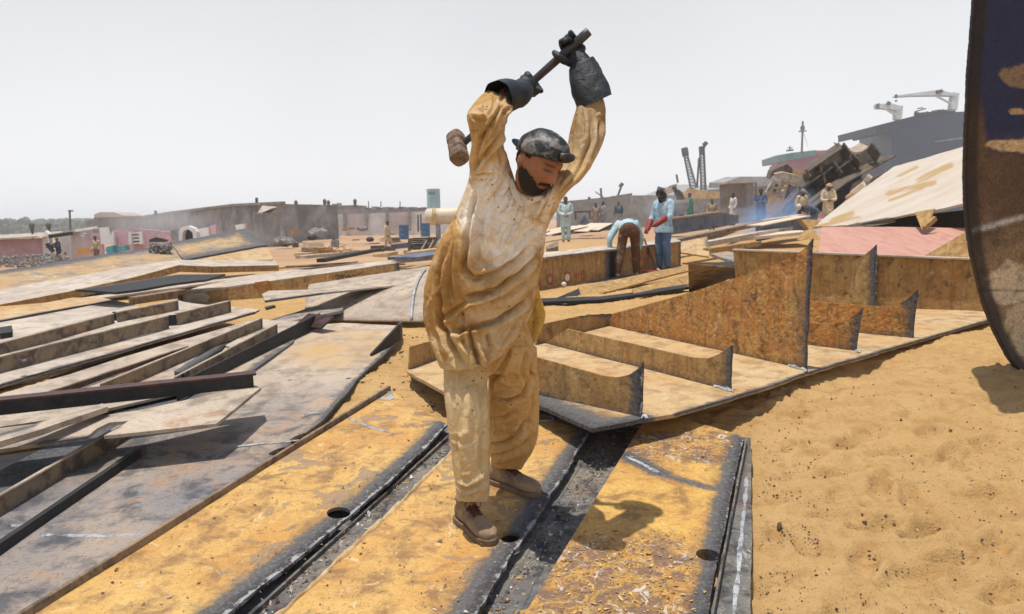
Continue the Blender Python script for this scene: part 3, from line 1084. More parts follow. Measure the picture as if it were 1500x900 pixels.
web('stiffener', (775, 575), (938, 611), [(941, 531), (934, 541), (922, 549), (905, 553), (885, 551), (780, 522)], PB, M['rustbrown'], pb, seed=61, burn=[(1, 2, .05, 1.0), (1, 3, .05, .8)], ragged=(1,))
web('stiffener', (798, 503), (1070, 572), [(1072, 506), (1064, 512), (1053, 519), (1038, 525), (1015, 524), (830, 482)], PB, M['rustbrown'], pb, seed=62, burn=[(1, 2, .035, .8)], ragged=(1,))
web('stiffener', (890, 478), (1180, 541), [(1184, 440), (1190, 350), (1181, 362), (1166, 374), (1140, 386), (1100, 400), (1000, 432), (897, 460)], PB, M['rust'], pb, seed=63, burn=[(1, 2, .02, .9), (2, 3, .03, .9)], rag=.008, ragged=(1, 2), label='tallest orange rusted stiffener')
web('stiffener', (1150, 443), (1283, 452), [(1284, 358), (1278, 364), (1266, 374), (1240, 388), (1190, 406), (1150, 421)], PB, M['rustbrown'], pb, seed=64, burn=[(1, 2, .06, 1.0)], ragged=(1,))
web('stiffener', (1150, 478), (1338, 495), [(1344, 424), (1338, 431), (1326, 441), (1308, 448), (1280, 449), (1150, 438)], PB, M['rust'], pb, seed=65, burn=[(1, 2, .05, .8), (2, 4, .05, .8)], ragged=(1,))
web('stiffener', (1150, 502), (1254, 514), [(1264, 451), (1256, 460), (1244, 468), (1222, 475), (1200, 474), (1150, 468)], PB, M['rust'], pb, seed=66, burn=[(1, 2, .05, .7), (2, 3, .05, .7)], ragged=(1,))
web('stiffener', (600, 542), (690, 508), [(660, 492), (602, 508)], PB, M['rustbrown'], pb, seed=67, ragged=(1,))
web('stiffener', (785, 506), (893, 478), [(897, 460), (850, 463), (790, 476)], PB, M['rustbrown'], pb, seed=68, burn=[(2, 3, .02, .6)], ragged=(2,))
bw = web('back_web', (1080, 443), (1452, 457), [(1436, 381), (1300, 374), (1074, 367)], PB, M['rustbrown'], pb, thick=.02, seed=69, rag=0)
A, B = G(1080, 443, PB), G(1452, 457, PB)
fl = MB()
fl.bar(V(1074, 366, A, B), V(1436, 380, A, B), .10, .022)
link('flange', apply_mods(fl.mesh('f'), [('BEVEL', {'width': .004, 'segments': 1})]), M['pale'], bw)
# slag beads at the feet of the stiffeners
for i, (x, y) in enumerate([(938, 611), (1070, 573), (1178, 543), (1252, 514)]):
    ribbon([(x - 22, y - 8), (x - 8, y - 3), (x + 4, y), (x + 6, y + 3)], PB, .014, .002, 14, M['weld'], pb, 'slag_lump', jit=.8, seed=30 + i, hgt=.012)
# folded trough beyond the stiffeners
tr = empty('folded_trough', G(1000, 415, (.55, 0, 0)), 'brown folded trough lying behind the tall rusted stiffener', 'steel trough')
PT = (.52, 0, 0)
me = plate_mesh([G(1006, 416, PT), G(1075, 425, PT), Q(1077, 371, 10.5), Q(1012, 407, 9.8)], .02, .1, [(G(1075, 425, PT), Q(1077, 371, 10.5), .3, .8)], (), .004, .01)
link('sloping_side', me, M['brownbar'], tr)
me = plate_mesh([G(1075, 428, PT), G(1200, 440, PT), Q(1200, 380, 9.8), Q(1077, 371, 10.4)], .02, .1, [(G(1075, 425, PT), Q(1077, 371, 10.4), .25, .9)], (), .004, .01)
link('end_wall', me, M['rustbrown'], tr)

# ------------------------------------------------------------------ curved hull plate at the right edge
def hull_plate():
    edge = [(1440, -70, 4.05), (1429, 0, 4.25), (1423, 90, 4.5), (1418, 180, 4.75), (1416, 240, 4.9), (1418, 310, 5.05), (1425, 370, 5.15), (1437, 425, 5.22), (1455, 478, 5.27), (1478, 522, 5.3), (1504, 558, 5.3), (1540, 600, 5.27)]
    E = np.array([Q(*e) for e in edge])
    s = np.concatenate([[0], np.cumsum(np.linalg.norm(np.diff(E, axis=0), axis=1))])
    t = np.linspace(0, s[-1], 240)
    C = np.stack([np.interp(t, s, E[:, k]) for k in range(3)], 1)
    for _ in range(90):
        C[1:-1] = .25 * C[:-2] + .5 * C[1:-1] + .25 * C[2:]
    q = np.stack([t, np.zeros_like(t), np.zeros_like(t)], 1)
    sweep = np.array([1.0, .12, .0])
    sweep /= np.linalg.norm(sweep)
    T = np.gradient(C, axis=0)
    T /= np.linalg.norm(T, axis=1)[:, None]
    N = np.cross(T, sweep)
    N /= np.linalg.norm(N, axis=1)[:, None]
    if (N @ np.array([0, -1, 0])).mean() < 0:
        N = -N
    rag = .010 * fbm(q, 5, 3, 5) + .003 * fbm(q, 60, 2, 6)
    k = 62
    vs, col, fs = [], [], []
    w = np.concatenate([[0, .008, .02], np.linspace(.03, .62, 52), np.linspace(.8, 2.4, 7)])
    for side in (0, 1):
        for i in range(len(C)):
            for j in range(k):
                p = C[i] + sweep * (w[j] + rag[i] * math.exp(-w[j] / .1)) - N[i] * (.045 * side) - N[i] * .06 * math.sin(w[j] * .5)
                vs.append(p)
    n1 = len(C) * k
    for side in (0, 1):
        for i in range(len(C) - 1):
            for j in range(k - 1):
                a = side * n1 + i * k + j
                f = (a, a + 1, a + k + 1, a + k)
                fs.append(f if side == 0 else f[::-1])
    def bridge(loop):
        for a, b in zip(loop[:-1], loop[1:]):
            fs.append((a, b, b + n1, a + n1))
    bridge([i * k for i in range(len(C))])
    bridge([i * k + k - 1 for i in range(len(C))])
    bridge(list(range(k)))
    bridge([(len(C) - 1) * k + j for j in range(k)])
    me = bpy.data.meshes.new('hull')
    me.from_pydata([tuple(v) for v in vs], [], fs)
    bm = bmesh.new()
    bm.from_mesh(me)
    bmesh.ops.recalc_face_normals(bm, faces=bm.faces)
    bm.to_mesh(me)
    bm.free()
    co = np.array(vs)
    px, py, _ = project(co)
    nn = fbm(co, 5, 4, 3)
    n2 = fbm(co, 16, 4, 9)
    navy = np.array((.012, .026, .105))
    brown = np.array((.105, .066, .042))
    pale = np.array((.55, .42, .27))
    lim = 215 + 22 * nn - 60 * smooth(16, 0, px - 1434)
    f = smooth(-30, 26, py - lim + 14 * n2)[:, None]
    c = navy * (1 - f) + brown * (1 + .35 * nn[:, None]) * f
    f2 = smooth(300, 380, py + 60 * nn)[:, None]
    c = c * (1 - f2) + (np.array((.25, .165, .09)) * (1 + .3 * n2[:, None])) * f2

    def patch(cx, cy, rx, ry, edge=.6):
        d = ((px - cx) / rx) ** 2 + ((py - cy) / ry) ** 2
        return smooth(1.15, .8, d + edge * n2 + .4 * nn)
    for (cx, cy, rx, ry, colr) in [(1500, 112, 34, 17, (.22, .17, .13)), (1492, 164, 13, 4.5, (.40, .28, .17)), (1490, 213, 48, 10, pale), (1482, 415, 40, 32, (.58, .46, .31)), (1500, 480, 30, 40, (.50, .38, .22))]:
        g = patch(cx, cy, rx, ry)[:, None]
        c = c * (1 - g) + np.array(colr) * g
    # paint line
    ln = np.exp(-((py - (337 - (px - 1430) * .27) - 2 * n2) / 4.0) ** 2)[:, None] * (px > 1424)[:, None]
    c = c * (1 - ln) + np.array((.55, .55, .56)) * ln
    seam = np.exp(-((py - (425 + (px - 1440) * .02)) / 1.5) ** 2)[:, None]
    c = c * (1 - .6 * seam)
    ed = np.exp(-((px - np.interp(py, [e[1] for e in edge], [e[0] for e in edge])) / 7) ** 2)[:, None]
    ed = np.maximum(ed, smooth(17, 9, np.abs(px - np.interp(py, [e[1] for e in edge], [e[0] for e in edge]) - 3))[:, None] * .9)
    c = c * (1 - .9 * ed) + np.array((.013, .011, .012)) * .9 * ed * (1 + .8 * n2[:, None])
    set_col(me, np.clip(c, 0, 1))
    n = NT('curved_hull_plate_steel')
    a = n.noise(14, 8, .7, .4)
    b = n.noise(60, 5, .7)
    colr = n.mix(n.ramp(a, [(.34, .5), (.5, 0.0)]), n.attr('col', 'Color'), (.02, .016, .016))
    colr = n.mix(1.0, colr, n.ramp(b, [(.3, (.6, .6, .6)), (.5, (1, 1, 1)), (.7, (1.5, 1.4, 1.3))]), 'MULTIPLY')
    h = n.math('ADD', a, n.math('MULTIPLY', b, .5))
    mt = n.done(colr, .7, n.bump(h, .6, .02), 0, .4)
    return link('hull_plate', me, mt, None, 'tall curved hull plate with blue and brown paint standing on the sand at right', 'hull plate', shade=True)


hull_plate()
# ------------------------------------------------------------------ left foreground plates
PD = (.1265, 0.0, .065)


def pl(z, sy=0.0, sx=0.0):
    return (z, sx, sy)


def fbar(name, b0, b1, plane, h, t, mat, parent, tops=None, lip=0.0, label=None, cat=None, group=None, seed=0, lipmat=None):
    """a flat bar standing on edge along a picture base line, optionally with a top lip"""
    A, B = G(*b0, plane), G(*b1, plane)
    h0, h1 = h if hasattr(h, '__len__') else (h, h)
    P = [A, B, B + [0, 0, h1], A + [0, 0, h0]]
    me = plate_mesh(P, t, .08, [(B, B + np.array([0, 0, h1]), .05, .7)], (), .002, .003, None, seed)
    o = link(name, me, mat, parent, label, cat, group)
    if lip:
        f = MB()
        d = (B - A) / np.linalg.norm(B - A)
        s = np.cross(d, [0, 0, 1])
        if s[1] > 0:
            s = -s
        off = -s * (lip / 2 - t / 2)
        f.bar(A + [0, 0, h0 + .006] + off, B + [0, 0, h1 + .006] + off, lip, .012)
        link('lip', apply_mods(f.mesh('l'), [('BEVEL', {'width': .003, 'segments': 1})]), lipmat or M['tan'], o)
    return o


GL = 'dusty hull plates heaped on the left'
# the big blue-grey plate D1, with stiffeners
d1 = [(420, 480), (500, 474), (588, 477), (586, 492), (560, 522), (520, 562), (484, 603), (474, 614), (362, 700), (128, 845), (28, 907), (-200, 1045), (-260, 870), (-200, 790), (0, 690), (225, 575)]
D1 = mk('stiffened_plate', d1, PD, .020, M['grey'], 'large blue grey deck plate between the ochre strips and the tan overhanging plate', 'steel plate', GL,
        burn=[(4, 5, .03, .8), (5, 6, .04, .8), (6, 7, .04, .8), (3, 4, .03, .8), (0, 15, .16, .8), (7, 8, .05, .4), (14, 15, .5, .8)],  # wide last segment paints overhang shade along with soot
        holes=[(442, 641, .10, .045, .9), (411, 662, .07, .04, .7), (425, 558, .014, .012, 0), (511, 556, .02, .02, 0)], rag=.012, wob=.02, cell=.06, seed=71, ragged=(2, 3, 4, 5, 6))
co = get_co(D1.data) + ORG[D1.name]
px, py, _ = project(co)
nn_ = fbm(co, 3, 4, 5)
du = np.clip(smooth(640, 520, py + 40 * nn_) * .8 + .25 * smooth(-.1, .4, nn_), 0, 1)
set_attr(D1.data, 'dust', du)
set_attr(D1.data, 'sandy', np.exp(-(((px - 500 + (py - 510) * 1.0) / 75) ** 2 + ((py - 512) / 26) ** 2) ** 2) * (.8 + 1.2 * nn_))
D1.data.materials[0] = M['grey_dusty']
ribbon([(345, 656), (380, 652), (420, 649), (438, 646)], PD, .010, .006, 40, M['weld'], D1, 'weld_line', jit=.5, seed=3, hgt=.005)
ribbon([(62, 786), (110, 787), (160, 788), (222, 785)], PD, .010, .006, 60, M['weld'], D1, 'weld_line', jit=.8, seed=5, hgt=.005)
ribbon([(16, 774), (30, 772), (45, 771), (62, 768)], PD, .014, .006, 20, M['weld'], D1, 'weld_line', jit=.5, seed=7, hgt=.006)
ribbon([(440, 612), (455, 607), (470, 606)], PD, .008, .006, 16, M['weld'], D1, 'weld_line', jit=.5, seed=9, hgt=.005)
fbar('stiffener', (-110, 892), (215, 665), PD, .05, .028, M['black'], D1, seed=72)
fbar('stiffener', (-160, 856), (190, 640), PD, .085, .014, M['brownbar'], D1, lip=.02, seed=73)
fbar('stiffener', (262, 588), (470, 478), PD, (.12, .13), .014, M['black'], D1, seed=74)
fbar('edge_upturn', (545, 522), (590, 497), PD, (.02, .16), .018, M['black'], D1, seed=75)
# curled end
cur = MB()
cur.prism([G(430, 481, PD) + [0, 0, .02], Q(452, 459, 7.3), Q(489, 463, 7.1), Q(470, 480, 7.0)], (0, .02, -.02))
link('curled_end', cur.mesh('c'), M['darkred'], D1)

# plate lying lower at the bottom left
mk('steel_plate', [(-200, 862), (60, 857), (102, 858), (140, 900), (0, 1000), (-240, 1000)], pl(.1, .05), .02, M['grey'], 'lower grey plate whose straight cut edge shows at the bottom left corner', 'steel plate', GL, cell=.1, wob=.01, seed=77, rag=.004)
# plate blackened to paint the deep shade beneath the overhang
mk('steel_plate', [(-200, 700), (170, 640), (240, 640), (60, 742), (-200, 860)], (.03, 0, .055), .02, M['black'], 'plate coloured black for the deep shade beneath the tan overhanging plate', 'steel plate', GL, cell=.12, seed=78, wob=.01)

# P4, tan overhanging plate with torn edge
PP4 = (.30, 0, .072)
p4 = [(-160, 642), (0, 626), (200, 600), (374, 566), (382, 569), (317, 621), (230, 630), (152, 637), (172, 626), (188, 615), (160, 617), (143, 625), (128, 638), (60, 648), (0, 657), (-160, 676)]
P4 = mk('steel_plate', p4, PP4, .018, M['tan'], 'tan plate with a torn tongue overhanging the dark gap at left', 'steel plate', GL, burn=[(12, 13, .025, .7), (8, 12, .03, .5)], rag=.005, wob=.012, cell=.06, seed=79)
# K dark angle bar lying on P4
kb = empty('angle_bar', G(190, 600, PP4), 'long dark red angle bar lying across the tan torn plate', 'angle bar')
Ka, Kb = G(-120, 628, PP4) + np.array([0, 0, .03]), G(372, 569, PP4) + np.array([0, 0, .03])
mbk = MB()
mbk.bar(Ka + [0, 0, .03], Kb + [0, 0, .015], .012, .075)
link('web', mbk.mesh('k'), M['black'], kb)
mbk = MB()
mbk.bar(Ka + [0, .05, .070], Kb + [0, .05, .055], .11, .012)
link('flange', mbk.mesh('k'), M['darkred'], kb)

# stiffened panel with two long beams (B1, B2, P2)
PL2 = (.28, 0, .045)
lp = empty('stiffened_plate', G(180, 500, PL2), 'pale panel at left carrying two long upright beams with burnt notches', 'ship panel', GL)
me = plate_mesh(gp([(-200, 612), (0, 563), (180, 512), (373, 457), (380, 453), (300, 446), (262, 440), (0, 498), (-200, 545)], PL2), .022, .09, [(G(0, 563, PL2), G(373, 457, PL2), .02, .9)], (), .01, .015, (0, 1, 2), 81)
link('plate', me, M['pale'], lp)
fbar('stiffener', (-170, 592), (248, 481), PL2, .115, .014, M['brownbar'], lp, lip=.045, seed=82)
fbar('stiffener', (261, 477), (339, 457), PL2, .115, .014, M['brownbar'], lp, lip=.045, seed=83)
fbar('stiffener', (-150, 563), (168, 474), PL2, .095, .014, M['brownbar'], lp, lip=.045, seed=84)
fbar('stiffener', (173, 473), (262, 454), PL2, .10, .014, M['brownbar'], lp, lip=.045, seed=85)
tk = MB()
for (x, y, z) in [(172, 470, .06), (254, 477, .07)]:
    c = G(x, y, PL2)
    tk.box(c + [0, .01, z - .02], (.09, .04, .11), .5)
link('burnt_notch', tk.mesh('n'), M['black'], lp)
ribbon([(27, 531), (32, 532), (40, 531), (45, 529)], (PL2[0] + .1, 0, PL2[2]), .016, .004, 12, M['darkred'], lp, 'rust_blotch', jit=.6, seed=12, hgt=.02)

# P3 sandy tan plate + bars
PL3 = (.17, 0, .062)
P3p = empty('stiffened_plate', G(220, 545, PL3), 'sandy tan panel at left with three thin upright bars in a fan', 'ship panel', GL)
me = plate_mesh(gp([(-220, 640), (0, 578), (373, 467), (440, 470), (430, 500), (352, 556), (100, 612), (-200, 652)], PL3), .018, .09, [(G(330, 570, PL3), G(440, 490, PL3), .05, .7)], (), .008, .012, None, 86)
link('plate', me, M['tan'], P3p)
fbar('stiffener', (55, 592), (276, 510), PL3, (.05, .012), .012, M['darkred'], P3p, lip=.02, seed=87, lipmat=M['tan'])
fbar('stiffener', (150, 582), (385, 480), PL3, .085, .012, M['brownbar'], P3p, lip=.018, seed=88)
fbar('stiffener', (258, 572), (407, 489), PL3, .085, .012, M['brownbar'], P3p, lip=.016, seed=89)

# P1 pinkish plate with rounded corner, P0 above it
mk('steel_plate', [(-200, 556), (18, 497), (203, 453), (203, 449), (195, 445), (170, 441), (0, 473), (-200, 512)], pl(.42, .025), .025, M['pale'], 'pinkish plate with rounded end corner at the left edge', 'steel plate', GL, burn=[(1, 2, .02, .8)], wob=.012, cell=.12, seed=91, rag=.004)
mk('steel_plate', [(-200, 500), (0, 470), (165, 440), (150, 436), (105, 436), (0, 456), (-200, 492)], pl(.40, .02), .025, M['ledge'], 'narrow yellowish plate with a small hole behind the pinkish plate', 'steel plate', GL, wob=.01, cell=.12, seed=92, holes=[(36, 449, .05, .04, 0)], burn=[(1, 2, .05, .9)])
# long bent plate with a brown edge (apex near x=265)
bent = empty('bent_plate', G(150, 430, (.6, 0, 0)), 'long dusty plate bent upward in the middle with a brown edge over a dark hollow', 'bent plate')
PBt = (.55, 0, 0)
near = [Q(-200, 483, 10.0), Q(0, 447, 11.5), Q(100, 428, 12.5), Q(200, 406, 13.6), Q(262, 389, 14.4), Q(310, 391, 15), Q(408, 389, 17)]
far = [Q(-200, 452, 11.8), Q(0, 424, 13.5), Q(100, 407, 14.6), Q(200, 389, 15.6), Q(264, 381, 16.6), Q(330, 382, 17.3), Q(402, 381, 19)]
mbt = MB()
for i in range(len(near) - 1):
    mbt.prism([near[i], near[i + 1], far[i + 1], far[i]], (0, 0, -.03))
me = mbt.mesh('bt')
set_attr(me, 'burn', np.zeros(len(me.vertices)))
link('top_sheet', me, M['pale'], bent)
mbt = MB()
for i in range(len(near) - 1):
    mbt.bar(near[i] + [0, -.012, -.06], near[i + 1] + [0, -.012, -.06], .02, .13)
me = mbt.mesh('bt')
link('edge_flange', me, M['rustbrown'], bent)
fl2 = MB()
fl2.prism([Q(150, 432, 13.2), Q(330, 400, 15.0), Q(330, 412, 15.0), Q(200, 436, 13.2)], (0, .3, 0))
# light bar in front of it
GB2 = 'long narrow beams at left'
PLb = (.46, 0, .012)
lb = empty('steel_beam', G(270, 420, PLb), 'slender light topped beam lying before the bent dusty plate', 'beam')
lbm = MB()
a, b = Q(95, 443, 11.5), Q(440, 396, 16.5)
lbm.bar(a, b, .35, .03)
link('top_flange', lbm.mesh('b'), M['pale'], lb)
lbm = MB()
lbm.bar(a + [0, -.14, -.10], b + [0, -.14, -.10], .02, .17)
link('web', lbm.mesh('b'), M['brownbar'], lb)
# small angle under it and small lengths of plate
b_ = MB()
b_.bar(Q(190, 446, 11.3), Q(262, 434, 12.4), .03, .16)
b_.bar(Q(190, 443, 11.4) + [0, .1, .06], Q(262, 431, 12.5) + [0, .1, .06], .2, .02)
b_.build('angle_bar', M['brownbar'], None, 'short brown angle bar between the pinkish plate and the big written beam', 'angle bar')

# beam with the dark scribble
ib = empty('steel_beam', Q(420, 430, 12.5), 'big box beam with rust patches and a dark handwritten scribble at left of the man', 'beam')
A, B = Q(263, 455, 11.2), Q(588, 409, 14.0)
At, Bt = Q(262, 430, 11.2), Q(584, 386, 14.0)
me = plate_mesh([A, B, Bt, At], .03, .08, [(B, Bt, .10, .9), (At, Q(290, 427, 11.5), .2, .5)], (), .008, .01, (1, 3), 95)
link('web', me, M['scrapbeam'] if 'scrapbeam' in M else M['rustbrown'], ib)
me = plate_mesh([At, Bt, Q(578, 380, 14.9), Q(400, 402, 13.6), Q(350, 408, 13.2), Q(290, 421, 12.1)], .025, .12, [(Bt, Q(578, 380, 14.9), .1, .6)], (), .006, .01, None, 96)
link('top_flange', me, M['pale'], ib)
sc = MB()


def scrawl(strokes, A, B, r, off=.006):
    """painted strokes on the vertical plane through A and B"""
    mbx = MB()
    n = np.array([(B - A)[1], -(B - A)[0], 0])
    n /= np.linalg.norm(n)
    if np.dot(n, CAM - A) < 0:
        n = -n
    for st in strokes:
        P = [V(x, y, A, B) + n * off for x, y in st]
        if len(P) > 2:
            P = list(np.array([(1 - t) * P[i] + t * P[i + 1] for i in range(len(P) - 1) for t in (0, .5)] + [P[-1]]))
        w = Vector(n)
        vs, fs = [], []
        for i, p in enumerate(P):
            d = np.array(P[min(i + 1, len(P) - 1)]) - np.array(P[max(i - 1, 0)])
            s = np.cross(d, n)
            s /= np.linalg.norm(s) + 1e-9
            k = r * (1 + .35 * math.sin(i * 2.1))
            vs += [p - s * k, p + s * k, p + s * k + n * .002, p - s * k + n * .002]
        for i in range(len(P) - 1):
            for k in range(4):
                fs.append((i * 4 + k, i * 4 + (k + 1) % 4, i * 4 + 4 + (k + 1) % 4, i * 4 + 4 + k))
        fs += [(0, 1, 2, 3), (len(vs) - 1, len(vs) - 2, len(vs) - 3, len(vs) - 4)]
        mbx.add(vs, fs)
    return mbx


scr = [[(491, 405), (494, 402), (496, 406), (499, 403), (501, 406), (504, 402.5), (507, 406), (510, 404), (513, 406), (517, 403), (521, 404.5), (525, 401.5), (529, 400)], [(494, 408), (497, 411), (501, 410), (503, 407)], [(505, 400), (507, 399)], [(514, 399), (516, 398.3)], [(519, 408), (523, 408), (525, 405)], [(509, 409), (511, 409.5)]]
scrawl(scr, A, B, .009).build('painted_scribble', M['inkpaint'], ib)
# white patch on the near end of the beam
wp = MB()
n_ = np.array([0, -.008, 0])
wp.prism([V(x, y, A, B) + n_ for x, y in [(268, 432), (300, 428), (308, 436), (300, 447), (288, 451), (270, 452)]], (0, .004, 0))
wp.build('bare_patch', M['pale'], ib)
rp = MB()
rp.prism([V(x, y, A, B) + n_ for x, y in [(373, 414), (392, 411), (405, 416), (398, 424), (384, 428), (376, 423)]], (0, .004, 0))
rp.build('rust_patch', M['rust'], ib)
# thin tan plates over the barrel
mk('steel_plate', [(384, 431), (394, 426), (460, 424), (618, 409), (626, 414), (560, 420), (470, 430), (388, 441)], pl(.72, .012), .02, M['tan'], 'thin tan plate lying just in front of the big written beam', 'steel plate', GL, burn=[(6, 7, .05, .7)], wob=.01, cell=.15, seed=97)
# half barrel plate
hb = MB()
n1, n2 = 20, 16
aL, aR = np.array(Q(445, 468, 8.6)), np.array(Q(640, 470, 8.0))
bL, bR = np.array(Q(455, 440, 10.4)), np.array(Q(640, 420, 10.4))
vs, fs = [], []
for i in range(n2 + 1):
    t = i / n2
    for j in range(n1 + 1):
        s = j / n1
        p = (1 - t) * ((1 - s) * aL + s * aR) + t * ((1 - s) * bL + s * bR)
        p = p + np.array([0, 0, .32 * math.sin(math.pi * min(1, t * .62)) * (.75 + .25 * s)])
        vs.append(p)
for i in range(n2):
    for j in range(n1):
        a = i * (n1 + 1) + j
        fs.append((a, a + 1, a + n1 + 2, a + n1 + 1))
hb.add(vs, fs)
hm = apply_mods(hb.mesh('hb'), [('SOLIDIFY', {'thickness': .02})])
hbo = link('curved_plate', hm, M['tan'], None, 'smooth barrel shaped plate with a bright white streak left of the man', 'curved plate', shade=True)
st = []
for k in range(16):
    t = k / 15 * .75
    i = t * n2
    i0 = min(int(i), n2 - 1)
    f = i - i0
    s = .86 + .10 * (t / .75) ** 2 - .04
    row = lambda q: np.array(vs[q * (n1 + 1) + int(s * n1)]) * (1 - (s * n1 - int(s * n1))) + np.array(vs[q * (n1 + 1) + min(n1, int(s * n1) + 1)]) * (s * n1 - int(s * n1))
    st.append(row(i0) * (1 - f) + row(i0 + 1) * f + [0, -.012, .016])
MB().tube(st, .016, 6).build('white_streak', M['weld'], hbo, shade=True)
for i, (pts, z, mt, lab, bn) in enumerate([
        ([(-200, 600), (60, 541), (230, 494), (236, 497), (70, 549), (-200, 612)], .47, 'grey', 'long grey strip lying between the two long upright beams at left', (1, 2)),
        ([(-200, 690), (40, 625), (150, 590), (158, 595), (60, 630), (-200, 705)], .62, 'tan', 'dusty narrow plate sticking out behind the dark red angle bar', (0, 1)),
        ([(255, 545), (345, 487), (352, 489), (270, 549)], .56, 'black', 'sooty thin strip between the fan of upright bars', (0, 1)),
        ([(330, 505), (430, 459), (446, 461), (352, 512)], .56, 'pale', 'pale offcut plate at the upper end of the sooty upturned bar', (1, 2)),
        ([(110, 425), (260, 403), (330, 402), (300, 410), (170, 428)], .80, 'black', 'black sheet painting the shade of the hollow under the bent dusty plate', (0, 1)),  # black sheet added as the shade of the hollow
        ([(395, 470), (450, 452), (505, 447), (500, 455), (430, 470)], .60, 'grey', 'small grey sheet lying flat in front of the barrel shaped plate', (0, 1)),
        ([(590, 404), (640, 396), (645, 402), (596, 411)], .75, 'scrap', 'dark offcut just left of the shirt behind the barrel shaped plate', (0, 1))]):
    mk('steel_plate', pts, pl(z, .004), .03, M[mt], lab, 'steel plate', GL, burn=[(bn[0], bn[1], .05, .8)], rag=.006, wob=.015, cell=.1, seed=140 + i)
# loose small bits on the sand left of the man
for i, (pts, lab) in enumerate([([(388, 452), (402, 449), (404, 451), (390, 455)], 'small dark flat scrap on the sand below the written beam'), ([(0, 487), (18, 484), (18, 494), (0, 497)], 'small dark block at the very left edge on the pinkish plate')]):
    P = gp(pts, pl(.62 if i == 0 else .6, .0))
    mb_ = MB().prism(P, (0, 0, .05 if i else .02))
    mb_.build('scrap_piece', M['black'], None, lab, 'scrap')
# ------------------------------------------------------------------ the man with the sledgehammer
VDIR = FWD.copy()


def rp(pL, pR, d, th, lean=0.0):
    """a body section seen between two picture points, d metres away, th = half depth"""
    A, B = Q(*pL, d), Q(*pR, d)
    c = (A + B) / 2
    u = (B - A) / 2
    v = ray((pL[0] + pR[0]) / 2, (pL[1] + pR[1]) / 2)
    v = v / np.linalg.norm(v)
    v = v - u * np.dot(u, v) / (np.dot(u, u) + 1e-9)
    v = v / np.linalg.norm(v) * th + np.array([0, 0, lean])
    return c, u, v


def dense(rings, k=4):
    """smooth interpolation of a list of sections"""
    R = np.array([[*c, *u, *v] for c, u, v in rings])
    n = len(R)
    out = []
    for i in range(n - 1):
        p0, p1, p2, p3 = R[max(i - 1, 0)], R[i], R[i + 1], R[min(i + 2, n - 1)]
        for j in range(k):
            t = j / k
            out.append(.5 * ((2 * p1) + (-p0 + p2) * t + (2 * p0 - 5 * p1 + 4 * p2 - p3) * t * t + (-p0 + 3 * p1 - 3 * p2 + p3) * t ** 3))
    out.append(R[-1])
    return [(r[:3], r[3:6], r[6:9]) for r in out]


def polyd(px, py, pts):
    P = np.array(pts, float)
    X = np.stack([px, py], 1)
    best = np.full(len(px), 1e9)
    side = np.zeros(len(px))
    tt = np.zeros(len(px))
    L = 0
    for a, b in zip(P[:-1], P[1:]):
        d = b - a
        l = np.linalg.norm(d)
        t = np.clip(((X - a) @ d) / (d @ d), 0, 1)
        w = X - (a + t[:, None] * d)
        r = np.linalg.norm(w, axis=1)
        sd = np.sign(w[:, 0] * d[1] - w[:, 1] * d[0])
        mk_ = r < best
        best = np.where(mk_, r, best)
        side = np.where(mk_, sd, side)
        tt = np.where(mk_, L + t * l, tt)
        L += l
    return best, side, tt / L


def fold(me, folds, seed=0, crease=.0035, gain=1.0, wid=1.0, sec=.0):
    """press folds (picture polylines, amplitude in metres, width in picture px) into the viewer's side of a cloth mesh"""
    co = get_co(me)
    no = get_no(me)
    px, py, d = project(co)
    view = co - CAM
    view /= np.linalg.norm(view, axis=1)[:, None]
    facing = smooth(-.05, .45, -(no * view).sum(1))
    disp = np.zeros(len(co))
    wx = 3.2 * fbm(co, 14, 2, seed + 31)
    wy = 3.2 * fbm(co, 14, 2, seed + 37)
    best = np.full(len(co), 1e9)
    bt = np.zeros(len(co))
    for fi, (pts, amp, w) in enumerate(folds):
        r, sd, t = polyd(px + wx, py + wy, pts)
        taper = smooth(0, .22, t + .03) * smooth(0, .22, 1.03 - t)
        wv = w * wid * (.7 + .6 * t)
        core = np.exp(-(r / wv) ** 2)
        # a sharp valley with a rounder ridge on one side of it
        sharp = np.exp(-(r / (.34 * wv)))
        ridge = np.exp(-((r - 1.8 * wv) / (1.1 * wv)) ** 2) * (sd > 0)
        ridge2 = np.exp(-((r - 1.9 * wv) / (1.0 * wv)) ** 2) * (sd < 0)
        disp += gain * taper * amp * (.50 * core + .55 * sharp - .62 * ridge - .28 * ridge2)
        near = r * (1 + .6 * (1 - taper))
        m_ = near < best
        best = np.where(m_, near, best)
        bt = np.where(m_, r * sd + 9 * fi, bt)
    if sec:
        lam = 9.5
        wob = 2.2 * fbm(co, 9, 2, seed + 51)
        wave = 1 - 2 * np.abs(np.sin(bt / lam * math.pi * .5 + wob))
        disp += sec * wave * np.exp(-(best / 26) ** 2) * smooth(3, 9, best)
    disp *= facing
    r1 = 1 - np.abs(fbm(co * np.array([1, 1, .55]), 13, 3, seed)) * 2.6
    disp += crease * np.clip(r1, -1, 1) + crease * .5 * fbm(co, 30, 3, seed + 4)
    set_co(me, co + no * disp[:, None])
    return me


